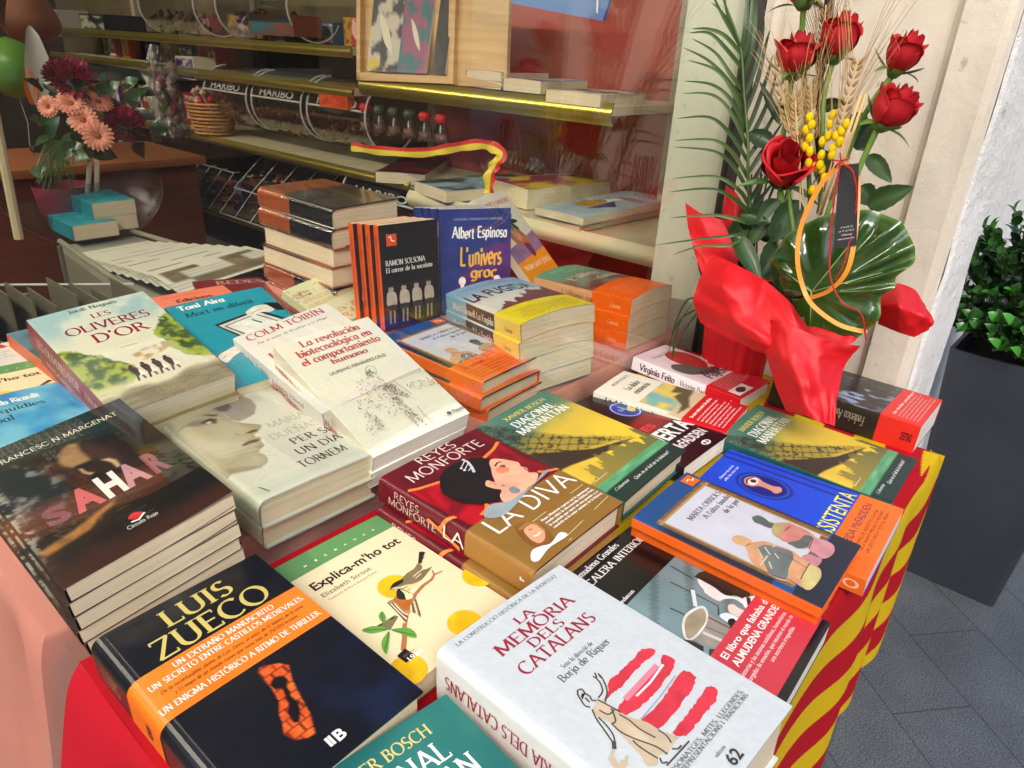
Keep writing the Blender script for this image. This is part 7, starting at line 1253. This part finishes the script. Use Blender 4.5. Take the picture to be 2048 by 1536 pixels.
for k in range(24): a = rs.uniform(0, 6.3); g.lathe([(.001, -.03), (.022, 0), (.001, .03)], 7, rs.choice([(170, 150, 140), (190, 170, 150), (150, 60, 60), (120, 100, 120)]), c=(.04*math.cos(a), .04*math.sin(a), .03+rs.random()*.28))
g.build('contents', M_SWEET, bs_)
# row of small red trimmed glass bottles on the shelf edge
rs = random.Random(9)
for k in range(6):
    p = (1.34,1.7657,0.2365); t = thing('rose_jar', 'small glass jar with a red fabric rose, %s of a row under the stand' % ['first', 'second', 'third', 'fourth', 'fifth', 'last'][k], 'jar', (p[0], p[1]-.075*k, p[2]-.02), group='jars with fabric roses')
    g = MB(); g.lathe([(.001, 0), (.022, .001), (.024, .04), (.016, .055), (.017, .062)], 14); g.build('glass', M_CLEAR, t, True)
    g = MB(); g.lathe([(.001, .002), (.019, .003), (.02, .03), (.001, .031)], 12, (176, 120, 110)); g.build('filling', M_SWEET, t, True)
    g = MB(); g.lathe([(.001, .058), (.016, .062), (.022, .078), (.014, .09), (.006, .088)], 10, (190, 26, 36) if k in (4, 5, 0) else (60, 70, 50)); g.build('fabric_rose', M_PET, t, True)
pk = [('crimson', (150, 30, 44), (220, 180, 170)), ('mustard', (190, 150, 50), (120, 60, 30)), ('sea blue', (50, 90, 130), (200, 200, 190)), ('lime green', (110, 160, 60), (230, 230, 200)), ('chalk white', (206, 204, 192), (150, 40, 50)), ('chocolate brown', (90, 56, 36), (200, 160, 90)), ('violet', (96, 60, 120), (220, 200, 220)), ('tangerine', (214, 110, 40), (240, 210, 150)), ('rose pink', (206, 120, 130), (240, 220, 220)), ('slate grey', (90, 96, 104), (180, 180, 180))]
rs = random.Random(31)
for sz, nm, y0 in ((.352, 'second shelf', 2.95), (.477, 'top shelf', 1.95), (.087, 'basket shelf', 3.25), (-.233, 'lowest shelf', 2.05)):
    for k, (cn, c1_, c2_) in enumerate(pk):
        y = y0+k*.135; 
        if y > 4.4: break
        carton('%s sweet packet standing on the %s of the back wall' % (cn, nm), (1.50+rs.uniform(-.04, .06), y, sz), rs.uniform(.07, .12), .06, rs.uniform(.07, .105) if sz != .087 else rs.uniform(.1, .17), c1_, c2_, k*3+int(sz*100), 'sweet_packet', 'packet')
# flag ribbon strung across the shelf
g = MB(); P = spline([np.array(p) for p in [(1.24,1.7217,0.1784),(1.22,1.5704,0.1851),(1.2,1.3339,0.2077),(1.19,1.1959,0.2375),(1.17,1.0598,0.2652),(1.15,0.9719,0.2616),(1.14,0.9533,0.2495),(1.13,0.9658,0.2261),(1.12,0.973,0.1981),(1.12,0.9745,0.1541)]], 8, False); w = np.array([0, 0, 1.])
t_ = np.gradient(P, axis=0); t_ /= np.linalg.norm(t_, axis=1)[:, None]; s_ = np.cross(t_, CP-P); s_ /= np.linalg.norm(s_, axis=1)[:, None]; A, C = [], []
for f, c in ((-.014, (214, 192, 44)), (-.007, (224, 200, 60)), (.002, (224, 200, 60)), (.0022, (200, 40, 36)), (.013, (200, 40, 36))): A.append(P-s_*f*(1+.1*np.sin(np.arange(len(P))*.9))[:, None]+np.array([0.006, 0, 0])*np.sin(np.arange(len(P))*.7)[:, None]*(f*50)); C.append(np.tile(lin(c), (len(P), 1)))
g.grid(np.array(A), np.array(C)); tag(g.build('flag_ribbon', mat('ribbon_satin', attr=True, rough=.4, sheen=.2)), 'yellow and red ribbon strung along the middle shelf', 'ribbon')
# ---------------------------------------------------------------- newspaper rack, card rack, teal books, window bouquet
nr_ = thing('newspaper_rack', 'grey sloping newspaper rack standing inside the shop', 'newspaper rack', (.52, 1.75, GZ)); g = MB()
A0, A1, A2, A3 = [np.array(p) for p in ((0.4177,2.0686,-0.1), (0.6271,2.0787,-0.1), (0.7213,1.3722,-0.1), (0.3585,1.2733,-0.1))]
quad(g, (A0, A1, A2, A3), .02, (150, 150, 138)); 
for a, b in ((A0, A3), (A1, A2)): g.tube([a+[0, 0, .015], b+[0, 0, .015]], .008, 8, (140, 138, 120))
for p in (A0, A1, A2, A3): g.tube([p, [p[0], p[1], GZ]], .012, 8, (90, 88, 80))
g.add([A0+[0, 0, -.02], A3+[0, 0, -.02], A3+[-.0, 0, -.16], A0+[-.0, 0, -.16]], [(0, 1, 2, 3)], (120, 118, 104)); o = g.build('frame', M_PAINT, nr_); o.location = (-.52, -1.75, -GZ)
n_news = 9
for k in range(n_news):
    f0 = .16+.76*k/n_news; f1 = f0+.24; za = .004+.009*k
    def at_(u, f): return (A0*(1-f)+A3*f)*(1-u)+(A1*(1-f)+A2*f)*u
    m = 14; n2 = 10; U, V = np.meshgrid(np.linspace(0, 1, m*2), np.linspace(0, 1, n2*2), indexing='ij'); P = np.array([[at_(.06+.9*u, f0+(f1-f0)*v)+[0, 0, za+.003*math.sin(v*3)-.004*v] for v in V[0]] for u in U[:, 0]])
    ph = (fbm(np.floor(U*5)+k*3, np.floor(V*3), 1, 1, k) > .44); c = mixc((206, 206, 190), mixc((60, 70, 50), (150, 120, 90), fbm(U, V, 9, 3, k)), ph*1.*(V > .2)*(V < .9)*(U > .05)*(U < .95)); c = mixc(c, (110, 108, 100), ((V*11 % 1) > .5)*~ph*.35*(V > .3)); c = mixc(c, (150, 40, 40), ((U > .7)*(V > .5)*(V < .7)*(k % 3 == 1))*1.)
    g = MB(); g.grid(P, lin(np.clip(c, 0, 255))); tag(g.build('newspaper', mat('newsprint', attr=True, rough=.8)), 'folded newspaper on the sloping rack, %s counting from the teal books' % ['first', 'second', 'third', 'fourth', 'fifth', 'sixth', 'seventh', 'eighth', 'ninth'][k], 'newspaper', 'newspapers on the rack')
tl = plain((40, 140, 156), sp=(40, 130, 146), seed=4, c2=(56, 156, 170))
zt = -.09; P0 = at_(.12, .04); P1 = at_(.58, .02)
b1 = book('paperback_book', 'lone teal paperback on the newspaper rack beside the taller pair', [P0[0], P0[1]+.17, zt+.055, -.0, 0, 0, .13, .19], .045, tl); b2 = book('paperback_book', 'upper teal paperback of the pair on the newspaper rack', [P1[0]-.02, P1[1]+.19, zt+.105, 0, 0, 0, .13, .19], .045, tl, group='pair of teal paperbacks'); stack(b2, ['lower teal paperback of the pair on the newspaper rack'], [P1[0]-.02, P1[1]+.19, zt+.105, 0, 0, 0, .13, .19], .045, 2)
cr_ = thing('card_rack', 'wire rack of picture cards at the dark left side of the shop', 'card rack', (.12, 1.35, GZ)); g = MB()
for k in range(10):
    x = .0+k*.035; y = 1.62-.03*k; g.box(x, x+.004, y-.09, y+.09, -.30, -.03-.012*(k % 3), (96, 92, 76)); 
o = g.build('dividers', M_PAINT, cr_); o.location = (-.12, -1.35, -GZ); g = MB(); g.tube([(-.05, 1.75, -.05), (.36, 1.42, -.05)], .003, 6, (190, 190, 180)); g.tube([(-.05, 1.5, -.16), (.36, 1.18, -.16)], .003, 6, (190, 190, 180)); g.tube([(.15, 1.5, GZ), (.15, 1.5, -.05)], .01, 8, (120, 116, 100)); o = g.build('wire', M_PAINT, cr_); o.location = (-.12, -1.35, -GZ)
rs = random.Random(8)
for k in range(14):
    x = .02+k*.030; y = 1.50-.028*k; t = rs.uniform(-.1, .1); g = MB(); n = 8; U, V = np.meshgrid(np.linspace(0, 1, n), np.linspace(0, 1, n)); c = mixc((110, 100, 80), (60, 70, 90), ss(.4, .6, fbm(U+k, V, 3, 2, k))); g.grid(np.stack([x+.03*V+U*0, y-.07+.14*U, -.14-.16*V+0*U], -1), lin(c)); g.box(x-.001, x+.001, y-.072, y+.072, -.141, -.139, (190, 186, 170)); tag(g.build('picture_card', M_SATIN), 'faded picture card in the wire rack, %s from its dark back corner' % 'first second third fourth fifth sixth seventh eighth ninth tenth eleventh twelfth thirteenth fourteenth'.split()[k], 'card', 'cards filed in the wire rack')
g = MB(); g.tube([(0.1935,1.55,0.3453), (0.181,1.55,0.0611)], .010, 8, (190, 176, 140)); tag(g.build('wooden_pole', M_PAINT), 'thin pale wooden pole at the far left behind the glass', 'pole')
ct = thing('counter', 'reddish brown wooden counter behind the window bouquet', 'counter', (.45, 3.0, GZ)); g = MB(); g.box(-.75, .75, -.25, .25, 0, .74, (110, 56, 30)); g.build('body', mat('counter_wood', (118, 62, 34), rough=.45, mott=.2, mscale=3, stretch=(1, 1, 8)), ct); g = MB(); g.box(-.78, .78, -.28, .28, .741, .77, (150, 90, 50)); g.build('worktop', M_PAINT, ct)
# window bouquet
def Wy_(y, px, py):
    d = cf+(px-1024)/FPX*cr-(py-768)/FPX*cu; return tuple((CP+d*(y-CP[1])/d[1]).tolist())
fb = thing('flower_arrangement', 'pink gerbera and crimson chrysanthemum bouquet in clear film behind the glass', 'bouquet', (0.5712,2.27,-0.0462)); FB = Vector(fb.location)
def fpart(nm, mb, m, sm=True): o = mb.build(nm, m, fb, sm); o.location = -FB
g = MB(); c0 = np.array((0.5818,2.27,-0.0069)); R0 = np.linalg.norm(np.array((0.8329,2.27,0.0255))-c0); A = []
for k in range(12): a = k/11; r = R0*math.sin(PI*.5*(1-a))**.55*1.0; A.append([(c0[0]+r*math.cos(t)*(1+.03*math.sin(t*7)), c0[1]+r*math.sin(t)*.55, c0[2]+.045+.025*math.sin(t*3)*(1-a)-.21*a) for t in np.linspace(0, 2*PI, 60)[:-1]])
g.grid(np.array(A), closed=True); fpart('film', g, M_FILM)
g = MB(); cc = np.array((0.528,2.3,-0.0138)); g.lathe([(.001, -.12), (.05, -.11), (.08, -.02), (.085, .05)], 24, (128, 50, 66), c=tuple(cc)); fpart('pink_wrap', g, M_PAINT)
g = MB()
for dx in (-10, 4): g.tube([Wy_(2.22,190+dx,320), Wy_(2.22,188+dx*1.4,400)], .008, 8, (206, 190, 176))
fpart('white_ribbon', g, M_PAINT)
def gerbera(px, rad, tilt, seed):
    p = Vector(px); nrm = ((TOC-p).normalized()+Vector(tilt)).normalized(); a1 = nrm.orthogonal().normalized(); a2 = nrm.cross(a1); g = MB(); rr = random.Random(seed)
    for ring, (n, r, h) in enumerate(((20, rad, .0), (16, rad*.8, .005))):
        for i in range(n):
            t = i*2*PI/n+ring*.2; d = a1*math.cos(t)+a2*math.sin(t); s = nrm.cross(d); rows = []
            for k in range(6): f = k/5; w = rad*.145*math.sin(PI*(.12+.8*f))**.6; c = p+d*(r*(.18+.82*f))+nrm*(h+.010*math.sin(f*2)); rows.append([list(c-s*w), list(c+nrm*.002), list(c+s*w)])
            g.grid(np.array(rows), (236, 160, 136) if (i+ring) % 2 else (226, 142, 120))
    b0 = MB(); q = nrm.to_track_quat('Z', 'Y').to_matrix(); V = [];
    b0.lathe([(.0005, .014), (rad*.10, .013), (rad*.2, .010), (rad*.26, .006)], 14, (120, 70, 30)); v = b0.v[0] @ np.array(q).T+np.array(p); g.add(v, b0.f, (150, 84, 40)); fpart('gerbera', g, mat('gerbera_petal', attr=True, rough=.6))
for i, (x, y, r, tl_) in enumerate(((196, 272, .045, (0, 0, 0)), (168, 242, .043, (-.2, 0, .4)), (142, 210, .043, (0, 0, .9)), (196, 207, .043, (.4, 0, 1.0)), (100, 214, .034, (-.9, 0, .3)))):
    gerbera(Wy_(2.14+.03*i, x, y), r, tl_, i)
def mum(px, R_, col, seed):
    g = MB(); rr = random.Random(seed); p = Vector(px)
    for i in range(230):
        d = Vector((rr.gauss(0, 1), rr.gauss(0, 1), rr.gauss(0, 1))).normalized(); d.z = abs(d.z)*.8 if rr.random() < .7 else d.z; leaf(g, p+d*R_*.55, d+Vector((rr.uniform(-.3, .3), 0, .2)), d.orthogonal(), R_*.5, R_*.09, tuple(c*rr.uniform(.7, 1.2) for c in col), nseg=3)
    fpart('chrysanthemum', g, mat('mum_petal', attr=True, rough=.6))
mum(Wy_(2.22, 148, 160), .068, (140, 16, 60), 1); mum(Wy_(2.20, 250, 250), .064, (150, 16, 66), 2); mum(Wy_(2.24, 120, 150), .05, (130, 14, 56), 3)
g = MB(); rs = random.Random(6)
for k in range(60):
    p = Vector(Wy_(2.30+rs.uniform(-.05, .1), rs.uniform(70, 300), rs.uniform(160, 330))); leaf(g, p, (rs.uniform(-1, 1), -.4, rs.uniform(-.5, 1)), (-.5, -.6, .5), rs.uniform(.05, .09), rs.uniform(.015, .03), (44*rs.uniform(.6, 1.3), 74*rs.uniform(.7, 1.3), 50))
fpart('leaves', g, mat('dark_leaf', attr=True, rough=.38, coat=.15)); g = MB()
for k in range(70):
    a = np.array(Wy_(2.18, 150, 285)); b = np.array(Wy_(2.14, rs.uniform(70, 150), rs.uniform(330, 385))); m_ = (a+b)/2+[rs.uniform(-.03, .01), 0, .035]; g.tube(spline([a, m_, b], 5, False), .0011, 4, (60, 104, 40), cap=False)
fpart('grass', g, M_GREEN)
# odds and ends in the dark corner
for nm, lb, P, c, cat in (('balloon', 'green party balloon half hidden at the far left', (0.6668,3.0,0.3501), (84, 140, 50), 'balloon'),):
    t = thing(nm, lb, cat, P); g = MB(); g.lathe([(.0005, -.115), (.05, -.10), (.095, -.04), (.10, .02), (.07, .075), (.0005, .10)], 20, c); g.build('skin', mat('balloon_skin', attr=True, rough=.35), t, True); g = MB(); g.tube([(0, 0, -.113), (.01, 0, -.2), (0, .01, -.3)], .0015, 5, (200, 200, 200)); g.build('string', M_PAINT, t)
t = thing('handbag', 'brown leather handbag hanging high at the far left', 'handbag', (0.824,3.2,0.5257)); g = MB(); P = dense([[(-.13, 0, -.14), (0, 0, -.17), (.13, 0, -.14)], [(-.16, -.06, -.05), (0, -.10, -.05), (.16, -.06, -.05)], [(-.11, -.03, .10), (0, -.06, .12), (.11, -.03, .10)], [(-.08, 0, .16), (0, 0, .17), (.08, 0, .16)]]); g.grid(P); P2 = P.copy(); P2[..., 1] *= -1; g.grid(P2); g.build('leather', mat('brown_leather', (120, 70, 40), rough=.5, bump=.4, bscale=30, bdist=.003), t, True); g = MB(); g.tube(spline([(-.08, 0, .15), (-.05, 0, .32), (.05, 0, .32), (.08, 0, .15)], 6, False), .007, 6, (90, 50, 30)); g.build('strap', M_PAINT, t); t.scale = (.62, .62, .62)
for k, (x, y, c) in enumerate(((82, 150, (214, 220, 220)), (62, 175, (230, 120, 30)))):
    t = thing('hanging_card', ('white feather shaped card', 'orange price card')[k]+' hanging next to the green balloon', 'card', Wy_(2.8, x, y)); g = MB(); g.grid(dense([[(-.02, 0, .14), (0, .01, .16), (.02, 0, .13)], [(-.05, 0, 0), (0, .012, .01), (.045, 0, 0)], [(-.035, 0, -.12), (0, .01, -.13), (.02, 0, -.10)]])*(1 if k == 0 else .45), c); g.build('paper', M_PAINT, t, True)
